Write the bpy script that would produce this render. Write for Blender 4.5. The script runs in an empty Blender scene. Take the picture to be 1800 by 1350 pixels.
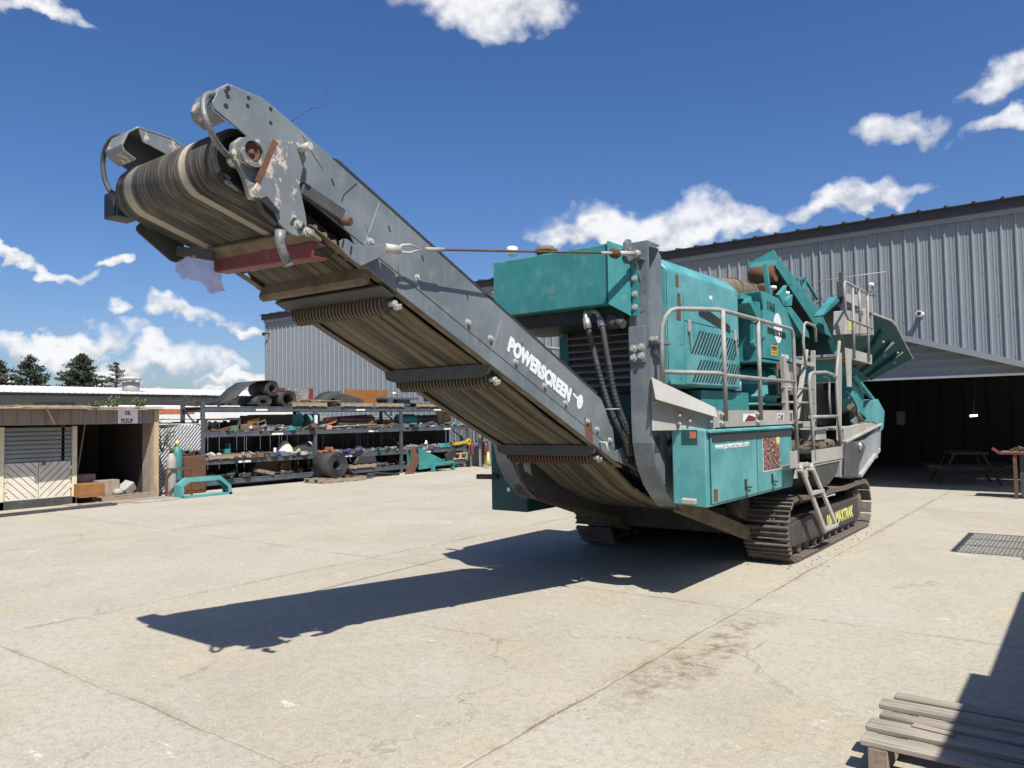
import bpy, bmesh, math, random
from mathutils import Vector, Matrix
R = math.radians
rnd = random.Random(11)
S = bpy.context.scene
COL = S.collection
# ---------------------------------------------------------------- camera (metres; +y runs along the crusher, +z up)
CAM = [(2.688071, -8.667805, 1.65), (0.797732, 0.602786, -0.016482), (0.040757, -0.026628, 0.998814), (0.601633, -0.797458, -0.04581)]
cam = bpy.data.objects.new('camera', bpy.data.cameras.new('camera'))
cam.data.sensor_fit = 'HORIZONTAL'; cam.data.sensor_width = 36.0; cam.data.lens = 27.04
cam.data.clip_start = 0.05; cam.data.clip_end = 3000
c0, cr, cu, cb = (Vector(a) for a in CAM)
cam.matrix_world = Matrix(((cr.x, cu.x, cb.x, c0.x), (cr.y, cu.y, cb.y, c0.y), (cr.z, cu.z, cb.z, c0.z), (0, 0, 0, 1)))
COL.objects.link(cam); S.camera = cam
# ---------------------------------------------------------------- sun, sky, exposure
SUN_EL, SUN_AZ = R(56.4), R(122.7)        # azimuth from +y towards +x
sl = bpy.data.lights.new('sun', 'SUN'); sl.energy = 5.0; sl.angle = R(0.53); sl.color = (1.0, 0.955, 0.88)
so = bpy.data.objects.new('sun', sl); COL.objects.link(so)
sdir = Vector((math.sin(SUN_AZ) * math.cos(SUN_EL), math.cos(SUN_AZ) * math.cos(SUN_EL), math.sin(SUN_EL)))
so.rotation_euler = sdir.to_track_quat('Z', 'Y').to_euler()
S.view_settings.view_transform = 'Standard'; S.view_settings.look = 'None'
S.view_settings.exposure = 0.46; S.view_settings.gamma = 1.0; S.view_settings.use_curve_mapping = False
W = bpy.data.worlds.new('World'); S.world = W; W.use_nodes = True
wn, wl = W.node_tree.nodes, W.node_tree.links
wn.clear()
def wnode(t, **k):
    n = wn.new(t)
    for a, b in k.items(): setattr(n, a, b)
    return n
def wmath(op, a, b=None, clamp=False):
    n = wnode('ShaderNodeMath', operation=op, use_clamp=clamp)
    for i, s in enumerate((a, b)):
        if s is None: continue
        if isinstance(s, (int, float)): n.inputs[i].default_value = s
        else: wl.new(s, n.inputs[i])
    return n.outputs[0]
sky = wnode('ShaderNodeTexSky', sky_type='NISHITA', sun_disc=False)
sky.sun_elevation = SUN_EL; sky.sun_rotation = SUN_AZ
sky.altitude = 200; sky.air_density = 1.0; sky.dust_density = 1.5; sky.ozone_density = 2.5
gam = wnode('ShaderNodeGamma'); gam.inputs[1].default_value = 1.0
hsv = wnode('ShaderNodeHueSaturation'); hsv.inputs['Saturation'].default_value = 1.22; hsv.inputs['Value'].default_value = 1.0
tint = wnode('ShaderNodeMix', data_type='RGBA', blend_type='MULTIPLY'); tint.inputs[0].default_value = 1.0; tint.inputs[7].default_value = (0.92, 0.96, 1.17, 1)
wl.new(sky.outputs[0], gam.inputs[0]); wl.new(gam.outputs[0], hsv.inputs['Color'])
bg_sky = wnode('ShaderNodeBackground'); bg_sky.inputs[1].default_value = 0.076
wl.new(hsv.outputs[0], tint.inputs[6]); wl.new(tint.outputs[2], bg_sky.inputs[0])
CLOUDS = [(-0.5456, 0.6909, 0.4743, 0.1233, 0.0566), (-0.4297, 0.8709, 0.2385, 0.1676, 0.0414), (-0.4991, 0.8347, 0.2328, 0.0867, 0.026), (-0.2128, 0.9462, 0.2437, 0.0826, 0.0291), (-0.1534, 0.9324, 0.3273, 0.0535, 0.0315), (-0.0727, 0.9493, 0.3058, 0.0573, 0.0217), (-0.0548, 0.9358, 0.3481, 0.0559, 0.0271), (-0.8409, 0.3252, 0.4325, 0.061, 0.0163), (-0.9195, 0.3799, 0.1006, 0.1051, 0.0229), (-0.8539, 0.5053, 0.1248, 0.0682, 0.0184), (-0.9103, 0.3766, 0.172, 0.0354, 0.0114), (-0.9261, 0.3332, 0.1771, 0.032, 0.0123), (-0.8909, 0.4156, 0.183, 0.0246, 0.0091), (-0.8738, 0.4809, 0.0721, 0.1012, 0.0256), (-0.9293, 0.3637, 0.0647, 0.0567, 0.0113), (-0.832, 0.5525, 0.0508, 0.0558, 0.014), (-0.8987, 0.4197, 0.1275, 0.0222, 0.0111), (-0.8882, 0.4578, 0.0384, 0.1533, 0.008), (-0.822, 0.5578, 0.1149, 0.0279, 0.0098)]
tc = wnode('ShaderNodeTexCoord')
DIRV = tc.outputs['Generated']
def wwarp(vec, scale, amp, detail, off):
    mp = wnode('ShaderNodeVectorMath', operation='MULTIPLY_ADD'); wl.new(DIRV, mp.inputs[0]); mp.inputs[1].default_value = (scale,) * 3; mp.inputs[2].default_value = off
    n = wnode('ShaderNodeTexNoise'); n.inputs['Scale'].default_value = 1.0; n.inputs['Detail'].default_value = detail; n.inputs['Roughness'].default_value = 0.6
    wl.new(mp.outputs[0], n.inputs['Vector'])
    s_ = wnode('ShaderNodeVectorMath', operation='MULTIPLY_ADD'); wl.new(n.outputs['Color'], s_.inputs[0]); s_.inputs[1].default_value = (amp,) * 3; s_.inputs[2].default_value = (-amp / 2,) * 3
    a_ = wnode('ShaderNodeVectorMath', operation='ADD'); wl.new(vec, a_.inputs[0]); wl.new(s_.outputs[0], a_.inputs[1]); return a_.outputs[0]
DIRW = wwarp(wwarp(DIRV, 9.0, 0.13, 3, (1.2, 4.1, 2.2)), 34.0, 0.034, 6, (6.0, 1.0, 3.0))
acc = None; acv = None
for (dx, dy, dz, hw, hh) in CLOUDS:
    c = Vector((dx, dy, dz)); rt = c.cross(Vector((0, 0, 1))).normalized(); upv = rt.cross(c).normalized()
    sub = wnode('ShaderNodeVectorMath', operation='SUBTRACT'); wl.new(DIRW, sub.inputs[0]); sub.inputs[1].default_value = c
    d1 = wnode('ShaderNodeVectorMath', operation='DOT_PRODUCT'); wl.new(sub.outputs[0], d1.inputs[0]); d1.inputs[1].default_value = rt / hw
    d2 = wnode('ShaderNodeVectorMath', operation='DOT_PRODUCT'); wl.new(sub.outputs[0], d2.inputs[0]); d2.inputs[1].default_value = upv / hh
    v2 = wmath('MULTIPLY', d2.outputs['Value'], d2.outputs['Value'])
    low = wmath('LESS_THAN', d2.outputs['Value'], 0.0)                       # flat bases: fall off faster below
    v2 = wmath('MULTIPLY', v2, wmath('ADD', wmath('MULTIPLY', low, 1.2), 1.0))
    rr_ = wmath('ADD', wmath('MULTIPLY', d1.outputs['Value'], d1.outputs['Value']), v2)
    m = wmath('SUBTRACT', 1.0, rr_, clamp=True)
    hgt = wmath('MULTIPLY', wmath('GREATER_THAN', m, 0.01), wmath('ADD', wmath('MULTIPLY', d2.outputs['Value'], 0.5), 0.5, clamp=True))
    acc = m if acc is None else wmath('MAXIMUM', acc, m)
    acv = hgt if acv is None else wmath('MAXIMUM', acv, hgt)
def wnoise(scale, detail, rough, off=(0, 0, 0), dist=0.0):
    mp = wnode('ShaderNodeVectorMath', operation='MULTIPLY_ADD'); wl.new(DIRV, mp.inputs[0])
    mp.inputs[1].default_value = (scale, scale, scale * 1.25); mp.inputs[2].default_value = off
    n = wnode('ShaderNodeTexNoise'); n.inputs['Scale'].default_value = 1.0; n.inputs['Detail'].default_value = detail
    n.inputs['Roughness'].default_value = rough; n.inputs['Distortion'].default_value = dist
    wl.new(mp.outputs[0], n.inputs['Vector']); return n.outputs[0]
nz = wnoise(15, 12, 0.54, (3.1, 1.7, 4.4), 0.1)
nlow = wnoise(6.5, 4, 0.55, (7.3, 2.2, 1.4), 0.6)
den = wmath('ADD', wmath('ADD', wmath('MULTIPLY', acc, 1.7), wmath('MULTIPLY', wmath('SUBTRACT', nlow, 0.50), 2.0)), wmath('MULTIPLY', wmath('SUBTRACT', nz, 0.54), 3.4))
den = wmath('SUBTRACT', den, wmath('MULTIPLY', wmath('LESS_THAN', acc, 0.001), 5.0))
den = wmath('MULTIPLY', den, wmath('MULTIPLY', acc, 7.0, clamp=True))
ramp = wnode('ShaderNodeMapRange', interpolation_type='SMOOTHSTEP')
ramp.inputs['From Min'].default_value = 0.05; ramp.inputs['From Max'].default_value = 1.5
wl.new(den, ramp.inputs['Value'])
nz2 = wnoise(15, 9, 0.54, (3.1, 1.7, 4.22))
shade = wnode('ShaderNodeMapRange'); shade.inputs['From Min'].default_value = 0.22; shade.inputs['From Max'].default_value = 0.62
shade.inputs['To Min'].default_value = 0.0; shade.inputs['To Max'].default_value = 1.0
wl.new(wmath('ADD', acv, wmath('MULTIPLY', wmath('SUBTRACT', nz, nz2), 2.2)), shade.inputs['Value'])
cmix = wnode('ShaderNodeMix', data_type='RGBA')
cmix.inputs[6].default_value = (0.56, 0.60, 0.68, 1); cmix.inputs[7].default_value = (0.98, 0.98, 1.0, 1)
wl.new(shade.outputs[0], cmix.inputs[0])
bg_cl = wnode('ShaderNodeBackground'); bg_cl.inputs[1].default_value = 0.72; wl.new(cmix.outputs[2], bg_cl.inputs[0])
mixs = wnode('ShaderNodeMixShader'); wl.new(wmath('MULTIPLY', ramp.outputs[0], 0.96), mixs.inputs[0])
wl.new(bg_sky.outputs[0], mixs.inputs[1]); wl.new(bg_cl.outputs[0], mixs.inputs[2])
wo = wnode('ShaderNodeOutputWorld'); wl.new(mixs.outputs[0], wo.inputs[0])
# ---------------------------------------------------------------- materials
class NT:
    def __init__(s, name):
        s.m = bpy.data.materials.new(name); s.m.use_nodes = True
        s.n, s.l = s.m.node_tree.nodes, s.m.node_tree.links
        s.p = s.n['Principled BSDF']
        s.tc = s.n.new('ShaderNodeTexCoord').outputs['Object']
    def put(s, sock, v):
        if isinstance(v, (int, float)): sock.default_value = v
        elif isinstance(v, tuple): sock.default_value = (*v, 1.0)[:4] if len(v) == 3 and sock.type == 'RGBA' else v
        else: s.l.new(v, sock)
    def vec(s, sc, off=(0, 0, 0)):
        n = s.n.new('ShaderNodeVectorMath'); n.operation = 'MULTIPLY_ADD'
        s.l.new(s.tc, n.inputs[0]); n.inputs[1].default_value = sc if isinstance(sc, tuple) else (sc, sc, sc); n.inputs[2].default_value = off
        return n.outputs[0]
    def noise(s, sc, detail=6, rough=0.6, off=(0, 0, 0), dist=0.0):
        n = s.n.new('ShaderNodeTexNoise'); n.inputs['Scale'].default_value = 1.0
        n.inputs['Detail'].default_value = detail; n.inputs['Roughness'].default_value = rough; n.inputs['Distortion'].default_value = dist
        s.l.new(s.vec(sc, off), n.inputs['Vector']); return n.outputs[0]
    def rng(s, v, a, b, c=0.0, d=1.0, smooth=True):
        n = s.n.new('ShaderNodeMapRange')
        if smooth: n.interpolation_type = 'SMOOTHSTEP'
        for i, x in zip(('From Min', 'From Max', 'To Min', 'To Max'), (a, b, c, d)): n.inputs[i].default_value = x
        s.l.new(v, n.inputs['Value']); return n.outputs[0]
    def math(s, op, a, b=None, clamp=False):
        n = s.n.new('ShaderNodeMath'); n.operation = op; n.use_clamp = clamp
        s.put(n.inputs[0], a)
        if b is not None: s.put(n.inputs[1], b)
        return n.outputs[0]
    def mix(s, f, a, b):
        n = s.n.new('ShaderNodeMix'); n.data_type = 'RGBA'
        s.put(n.inputs[0], f); s.put(n.inputs[6], a); s.put(n.inputs[7], b)
        return n.outputs[2]
    def bump(s, h, dist=0.004, strength=0.6):
        n = s.n.new('ShaderNodeBump'); n.inputs['Strength'].default_value = strength; n.inputs['Distance'].default_value = dist
        s.l.new(h, n.inputs['Height']); s.l.new(n.outputs[0], s.p.inputs['Normal'])
    def fin(s, col, rough=0.6, metal=0.0, spec=None):
        s.put(s.p.inputs['Base Color'], col); s.put(s.p.inputs['Roughness'], rough); s.put(s.p.inputs['Metallic'], metal)
        if spec is not None: s.p.inputs['Specular IOR Level'].default_value = spec
        return s.m
def worn(name, col, alt, dust=(0.34, 0.31, 0.25), dust_amt=0.35, chip=None, chip_t=0.66, sc=2.2, rough=0.5, metal=0.0, bump=0.0015, streak=0.35, grain=0.12, rustrun=0.0):
    t = NT(name)
    big = t.rng(t.noise(sc, 5, 0.55), 0.35, 0.68)
    c = t.mix(big, col, alt)
    st = t.rng(t.noise((sc * 9, sc * 9, sc * 0.55), 5, 0.65, (5, 2, 1)), 0.52, 0.78)          # rain streaks run down
    c = t.mix(t.math('MULTIPLY', st, streak), c, tuple(min(1, a * 1.55 + 0.02) for a in col))
    du = t.rng(t.noise(sc * 3.1, 9, 0.7, (1, 7, 3)), 0.5, 0.8)
    c = t.mix(t.math('MULTIPLY', du, dust_amt), c, dust)
    fine = t.noise(sc * 60, 3, 0.7)
    c = t.mix(t.math('MULTIPLY', t.rng(fine, 0.35, 0.65), grain), c, tuple(a * 0.45 for a in col))
    if rustrun:
        rr_ = t.rng(t.noise((sc * 13, sc * 13, sc * 0.9), 6, 0.7, (2, 8, 4)), 0.66, 0.76)
        c = t.mix(t.math('MULTIPLY', rr_, rustrun), c, (0.17, 0.10, 0.06))
    if chip:
        ch = t.rng(t.noise(sc * 6.5, 10, 0.72, (9, 9, 2)), chip_t, chip_t + 0.035)
        c = t.mix(ch, c, chip)
    if bump: t.bump(t.noise(sc * 5, 6, 0.6), bump * 4, 0.35)
    rg = t.rng(du, 0, 1, rough, min(1, rough + 0.3))
    return t.fin(c, rg, metal)
def plain(name, col, rough=0.6, metal=0.0, var=0.25, sc=14):
    t = NT(name)
    c = t.mix(t.rng(t.noise(sc, 6, 0.65), 0.3, 0.7), tuple(a * (1 - var) for a in col), tuple(min(1, a * (1 + var)) for a in col))
    return t.fin(c, rough, metal)
def wood(name, a, b, axis=1, sc=1.0, dark=(0.05, 0.04, 0.03)):
    t = NT(name)
    v = [38 * sc] * 3; v[axis] = 1.6 * sc
    g = t.noise(tuple(v), 7, 0.65, (3, 1, 2), 0.4)
    c = t.mix(t.rng(g, 0.3, 0.7), a, b)
    v2 = [9 * sc] * 3; v2[axis] = 0.9
    c = t.mix(t.math('MULTIPLY', t.rng(t.noise(tuple(v2), 6, 0.7), 0.5, 0.75), 0.55), c, dark)
    c = t.mix(t.math('MULTIPLY', t.rng(t.noise(2.3, 4, 0.6, (8, 1, 1)), 0.4, 0.7), 0.4), c, tuple(min(1, x * 1.35) for x in a))
    t.bump(g, 0.004, 0.5)
    return t.fin(c, 0.85)
M = {}
M['grey'] = worn('grey_machine_paint', (0.118, 0.142, 0.157), (0.185, 0.205, 0.215), dust_amt=0.4, chip=(0.30, 0.25, 0.20), chip_t=0.695, streak=0.5, rustrun=0.25)
M['grey_worn'] = worn('chipped_grey_paint', (0.135, 0.155, 0.165), (0.19, 0.20, 0.20), dust=(0.46, 0.40, 0.33), dust_amt=0.55, chip=(0.47, 0.39, 0.32), chip_t=0.545, sc=1.6)
M['chassis_grey'] = worn('pale_chassis_paint', (0.22, 0.24, 0.255), (0.28, 0.30, 0.31), dust_amt=0.45, chip=(0.2, 0.13, 0.09), chip_t=0.69)
M['pin_grey'] = worn('dark_grey_pin_plate', (0.055, 0.062, 0.066), (0.075, 0.082, 0.086), dust_amt=0.25)
M['teal_mid'] = worn('teal_steel_paint', (0.030, 0.20, 0.20), (0.055, 0.255, 0.255), dust=(0.27, 0.35, 0.33), dust_amt=0.4, chip=(0.016, 0.12, 0.118), chip_t=0.68, streak=0.5, rustrun=0.4)
M['teal'] = worn('teal_paint', (0.026, 0.19, 0.185), (0.046, 0.24, 0.232), dust=(0.28, 0.36, 0.335), dust_amt=0.45, chip=(0.016, 0.12, 0.118), chip_t=0.69, streak=0.5, rustrun=0.35)
M['teal_faded'] = worn('sun_faded_teal_paint', (0.055, 0.25, 0.258), (0.115, 0.335, 0.34), dust=(0.33, 0.40, 0.385), dust_amt=0.55, chip=(0.022, 0.15, 0.15), chip_t=0.665, streak=0.6, rustrun=0.5)
M['teal_dark'] = worn('dark_teal_steel', (0.004, 0.052, 0.053), (0.007, 0.068, 0.068), dust=(0.05, 0.10, 0.095), dust_amt=0.18, streak=0.2)  # teal with the hopper's unlit tone put into its colour
M['galv'] = worn('galvanised_steel', (0.36, 0.35, 0.31), (0.45, 0.44, 0.40), dust_amt=0.35, chip=(0.20, 0.15, 0.10), chip_t=0.70, rough=0.55, metal=0.15)
M['plate'] = worn('dusty_grey_steel_plate', (0.30, 0.29, 0.265), (0.38, 0.365, 0.33), dust_amt=0.4, rough=0.7)
M['rail'] = worn('rail_tube_steel', (0.24, 0.235, 0.215), (0.33, 0.32, 0.29), dust_amt=0.4, chip=(0.19, 0.14, 0.10), chip_t=0.66, sc=5, rough=0.6)
M['track'] = worn('rusty_track_steel', (0.088, 0.072, 0.062), (0.150, 0.122, 0.102), dust=(0.30, 0.25, 0.19), dust_amt=0.6, sc=5, rough=0.75)
M['frame_dark'] = worn('dark_undercarriage_steel', (0.035, 0.032, 0.032), (0.06, 0.05, 0.046), dust=(0.20, 0.13, 0.09), dust_amt=0.5, sc=3, rough=0.75)
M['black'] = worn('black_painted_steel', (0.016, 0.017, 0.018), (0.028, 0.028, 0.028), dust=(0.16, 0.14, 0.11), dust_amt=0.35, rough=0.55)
M['charcoal'] = worn('charcoal_dusty_plate', (0.045, 0.047, 0.048), (0.065, 0.066, 0.066), dust=(0.22, 0.20, 0.17), dust_amt=0.4, rough=0.65, sc=4)
M['hose'] = plain('black_hose_rubber', (0.035, 0.035, 0.037), 0.55, 0, 0.4, 60)
M['armour'] = plain('grey_armoured_hose', (0.17, 0.17, 0.165), 0.5, 0.2, 0.35, 90)
M['chrome'] = plain('steel_fitting', (0.55, 0.54, 0.50), 0.35, 0.7, 0.2, 30)
M['rust'] = worn('rust', (0.10, 0.050, 0.027), (0.15, 0.072, 0.034), dust=(0.10, 0.05, 0.035), dust_amt=0.5, sc=6, rough=0.9)
M['oxide_red'] = worn('red_oxide_paint', (0.13, 0.025, 0.026), (0.17, 0.035, 0.034), dust=(0.33, 0.26, 0.2), dust_amt=0.3, sc=5)
M['dirt'] = worn('dirt_caked_steel', (0.165, 0.128, 0.085), (0.10, 0.078, 0.054), dust=(0.29, 0.235, 0.155), dust_amt=0.6, sc=9, rough=0.95)
M['white'] = plain('white_paint', (0.72, 0.72, 0.70), 0.5, 0, 0.06, 12)
M['letter_white'] = plain('white_lettering', (0.68, 0.69, 0.68), 0.5, 0, 0.12, 40)
M['letter_black'] = plain('black_lettering', (0.02, 0.02, 0.022), 0.5)
M['yellow'] = plain('yellow_paint', (0.48, 0.34, 0.04), 0.5, 0, 0.15, 30)
M['letter_yellow'] = plain('yellow_lettering', (0.60, 0.56, 0.18), 0.5, 0, 0.2, 40)
M['pink'] = plain('pink_sticker', (0.62, 0.46, 0.50), 0.5)
M['rubber'] = worn('worn_belt_rubber', (0.030, 0.030, 0.029), (0.05, 0.049, 0.046), dust=(0.17, 0.16, 0.13), dust_amt=0.5, sc=3, rough=0.8)
M['clad'] = worn('grey_wall_cladding', (0.205, 0.225, 0.24), (0.22, 0.242, 0.255), dust_amt=0.06, sc=0.5, rough=0.5, streak=0.08, grain=0.04, bump=0)
M['trim'] = plain('dark_brown_roof_trim', (0.035, 0.030, 0.031), 0.5)
M['soffit'] = plain('blue_grey_flashing', (0.16, 0.175, 0.195), 0.5, 0, 0.05, 3)
M['interior'] = worn('shaded_interior_cladding', (0.014, 0.017, 0.016), (0.018, 0.021, 0.019), dust_amt=0.02, sc=0.6, rough=0.7)  # near-black colour puts the bay's deep shade into the cladding
M['rack'] = worn('dark_blue_grey_rack_paint', (0.060, 0.072, 0.086), (0.085, 0.10, 0.115), dust=(0.24, 0.23, 0.2), dust_amt=0.35, chip=(0.16, 0.10, 0.06), chip_t=0.69, sc=3)
M['paper'] = plain('white_paper_label', (0.66, 0.66, 0.63), 0.7, 0, 0.15, 50)
M['ply'] = wood('weathered_brown_siding', (0.20, 0.155, 0.125), (0.25, 0.20, 0.165), 2, 0.7)
M['grey_wood'] = wood('grey_weathered_wood', (0.33, 0.28, 0.22), (0.24, 0.20, 0.16), 2)
M['pallet'] = wood('weathered_pallet_boards', (0.36, 0.315, 0.26), (0.17, 0.145, 0.117), 0)
M['pallet_y'] = wood('pallet_boards_lengthwise', (0.30, 0.24, 0.17), (0.20, 0.155, 0.11), 1)
M['dark_boards'] = wood('shade_darkened_boards', (0.035, 0.027, 0.022), (0.052, 0.040, 0.032), 2, 0.7)  # boards coloured dark to stand for shade in the shed and work bay
M['osb'] = wood('orange_brown_board', (0.30, 0.14, 0.04), (0.20, 0.085, 0.025), 1, 1.4)
M['cream'] = plain('cream_painted_wood', (0.62, 0.58, 0.40), 0.7, 0, 0.10, 6)
M['pale_door'] = plain('pale_painted_door_boards', (0.63, 0.58, 0.48), 0.7, 0, 0.08, 7)
M['shutter'] = worn('grey_roller_shutter', (0.20, 0.215, 0.215), (0.25, 0.265, 0.26), dust_amt=0.2, sc=1.5)
M['bare_wood'] = wood('bare_timber', (0.42, 0.33, 0.21), (0.34, 0.25, 0.15), 2)
M['orange'] = plain('orange_paint', (0.48, 0.15, 0.06), 0.5)
M['salmon'] = plain('faded_red_orange_tube', (0.42, 0.13, 0.085), 0.5)
M['blue'] = plain('blue_plastic', (0.025, 0.05, 0.33), 0.4)
M['purple'] = plain('purple_webbing', (0.055, 0.035, 0.16), 0.8)
M['roof_white'] = plain('white_metal_roof', (0.74, 0.75, 0.76), 0.5, 0, 0.04, 1)
M['bark'] = plain('tree_bark', (0.07, 0.055, 0.045), 0.9)
M['leaf'] = plain('conifer_foliage', (0.040, 0.055, 0.030), 0.8, 0, 0.45, 0.9)
M['leaf_brown'] = plain('sparse_conifer_foliage', (0.085, 0.080, 0.055), 0.8, 0, 0.4, 0.9)
M['weed'] = plain('weed_leaves', (0.10, 0.125, 0.045), 0.7, 0, 0.3, 30)
# conveyor belt: dust and rubber in long stripes along the belt
t = NT('dusty_conveyor_belt')
s1 = t.noise((58, 0.55, 0.55), 6, 0.72, (2, 0, 0))
s2 = t.noise((13, 0.35, 0.35), 5, 0.6, (7, 1, 0))
v = t.math('ADD', t.math('MULTIPLY', s1, 0.55), t.math('MULTIPLY', s2, 0.6))
c = t.mix(t.rng(v, 0.46, 0.74), (0.018, 0.017, 0.014), (0.20, 0.165, 0.105))
c = t.mix(t.math('MULTIPLY', t.rng(t.noise((7, 0.5, 0.5), 4, 0.6, (1, 3, 2)), 0.52, 0.7), 0.55), c, (0.24, 0.195, 0.12))
c = t.mix(t.math('MULTIPLY', t.rng(t.noise((6, 5, 5), 8, 0.7), 0.45, 0.75), 0.35), c, (0.12, 0.10, 0.07))
c = t.mix(t.math('MULTIPLY', t.rng(t.noise((90, 14, 14), 4, 0.7), 0.55, 0.75), 0.35), c, (0.02, 0.02, 0.018))
t.bump(s1, 0.004, 0.5)
M['belt'] = t.fin(c, 0.85)
# head of the belt: black ribbed rubber with pale polished bands
t = NT('head_belt_rubber')
s1 = t.noise((70, 1.6, 1.6), 8, 0.8, (2, 0, 0)); s2 = t.noise((11, 3, 3), 7, 0.7, (4.3, 1, 0))
c = t.mix(t.rng(t.math('ADD', t.math('MULTIPLY', s1, 0.7), t.math('MULTIPLY', s2, 0.35)), 0.46, 0.70), (0.018, 0.017, 0.016), (0.19, 0.165, 0.12))
c = t.mix(t.math('MULTIPLY', t.rng(t.noise((30, 9, 9), 7, 0.75, (1, 1, 5)), 0.55, 0.75), 0.4), c, (0.012, 0.012, 0.012))
xs = t.n.new('ShaderNodeSeparateXYZ'); t.l.new(t.tc, xs.inputs[0])
def band(x0, w):
    return t.rng(t.math('ABSOLUTE', t.math('SUBTRACT', xs.outputs[0], x0)), w * 0.6, w, 1, 0)
bands = t.math('MAXIMUM', t.math('MULTIPLY', band(-0.385, 0.05), 1.0), t.math('MULTIPLY', band(0.20, 0.04), 0.9))
c = t.mix(t.math('MULTIPLY', bands, t.rng(s1, 0.25, 0.6, 0.55, 1.0)), c, (0.40, 0.35, 0.27))
t.bump(s1, 0.004, 0.45)
M['belt_head'] = t.fin(c, 0.8)
# ground concrete
t = NT('yard_concrete')
sx = t.n.new('ShaderNodeSeparateXYZ'); t.l.new(t.tc, sx.inputs[0])
gx, gy = sx.outputs[0], sx.outputs[1]
wob = t.math('MULTIPLY', t.math('SUBTRACT', t.noise(1.3, 6, 0.7), 0.5), 0.10)
c = t.mix(t.rng(t.noise(0.35, 6, 0.6), 0.3, 0.7), (0.375, 0.332, 0.242), (0.46, 0.415, 0.31))
c = t.mix(t.math('MULTIPLY', t.rng(t.noise((0.9, 0.6, 1), 8, 0.7, (3, 1, 0), 0.6), 0.45, 0.70), 0.65), c, (0.32, 0.295, 0.24))
c = t.mix(t.math('MULTIPLY', t.rng(t.noise((2.4, 1.3, 1), 9, 0.75, (8, 2, 0), 1.0), 0.50, 0.70), 0.6), c, (0.46, 0.43, 0.365))
c = t.mix(t.math('MULTIPLY', t.rng(t.noise(1.1, 9, 0.75, (0, 5, 0)), 0.50, 0.72), 0.6), c, (0.42, 0.345, 0.215))
c = t.mix(t.math('MULTIPLY', t.rng(t.noise(5, 10, 0.8, (4, 4, 0)), 0.50, 0.72), 0.55), c, (0.27, 0.245, 0.195))
c = t.mix(t.math('MULTIPLY', t.rng(t.noise((14, 9, 1), 7, 0.8, (1, 4, 0), 1.2), 0.56, 0.72), 0.55), c, (0.52, 0.49, 0.43))
c = t.mix(t.math('MULTIPLY', t.rng(t.noise(110, 4, 0.85), 0.35, 0.65), 0.42), c, (0.20, 0.18, 0.145))
c = t.mix(t.math('MULTIPLY', t.rng(t.noise(30, 6, 0.75), 0.54, 0.70), 0.55), c, (0.185, 0.16, 0.125))
# slabs differ in tone: greyer and yellower pours
def cell(coord, period, off): return t.math('FLOOR', t.math('DIVIDE', t.math('ADD', coord, off), period))
cmb = t.n.new('ShaderNodeCombineXYZ'); t.l.new(cell(gx, 4.6, -0.22), cmb.inputs[0]); t.l.new(cell(gy, 4.1, 2.2), cmb.inputs[1])
wn_ = t.n.new('ShaderNodeTexWhiteNoise'); t.l.new(cmb.outputs[0], wn_.inputs['Vector'])
tone = t.math('ADD', t.math('MULTIPLY', wn_.outputs['Value'], 0.16), t.math('ADD', t.math('MULTIPLY', t.noise(0.55, 9, 0.7, (3, 9, 0)), 1.1), 0.14))
c = t.mix(t.math('MULTIPLY', t.rng(tone, 0.62, 0.92), 0.6), c, (0.40, 0.378, 0.325))
c = t.mix(t.math('MULTIPLY', t.rng(tone, 0.72, 0.45), 0.55), c, (0.475, 0.405, 0.262))
# broom and drag scratches, two directions
for sc_, off_, amt in (((3.2, 85, 1), (1, 2, 0), 0.40), ((70, 2.6, 1), (6, 2, 0), 0.28)):
    zone = t.rng(t.noise(0.8, 5, 0.6, (off_[1], off_[0], 0)), 0.48, 0.66)
    c = t.mix(t.math('MULTIPLY', t.math('MULTIPLY', t.rng(t.noise(sc_, 5, 0.7, off_, 0.3), 0.55, 0.72), zone), amt), c, (0.60, 0.57, 0.50))
# brown dirt washed along the joint in front of the right hand track
ax = t.math('ADD', t.math('SUBTRACT', gx, 0.42), t.math('MULTIPLY', t.math('SUBTRACT', t.noise(1.1, 5, 0.6, (7, 7, 0)), 0.5), 0.9))
dm = t.math('MULTIPLY', t.rng(t.math('ABSOLUTE', ax), 0.03, 0.22, 1, 0), t.math('MULTIPLY', t.rng(gy, -5.3, -4.2), t.rng(gy, -1.9, -2.9)))
dn_ = t.rng(t.noise(7, 9, 0.75, (2, 5, 0)), 0.42, 0.62)
c = t.mix(t.math('MULTIPLY', t.math('MULTIPLY', dm, dn_), 0.95), c, (0.165, 0.118, 0.062))
c = t.mix(t.math('MULTIPLY', t.rng(t.noise(16, 8, 0.8, (2, 2, 7)), 0.46, 0.62), 0.5), c, (0.235, 0.21, 0.165))
c = t.mix(t.math('MULTIPLY', t.rng(t.noise(58, 5, 0.8, (1, 6, 7)), 0.52, 0.66), 0.6), c, (0.58, 0.55, 0.48))
c = t.mix(t.math('MULTIPLY', t.rng(t.noise(70, 4, 0.8, (5, 6, 2)), 0.56, 0.68), 0.7), c, (0.16, 0.14, 0.11))
c = t.mix(t.math('MULTIPLY', t.math('MULTIPLY', t.rng(t.noise((1.6, 3.4, 1), 7, 0.75, (4, 7, 2)), 0.60, 0.68), t.rng(t.noise(22, 6, 0.8, (3, 3, 1)), 0.40, 0.58)), 0.7), c, (0.66, 0.64, 0.58))
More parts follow.
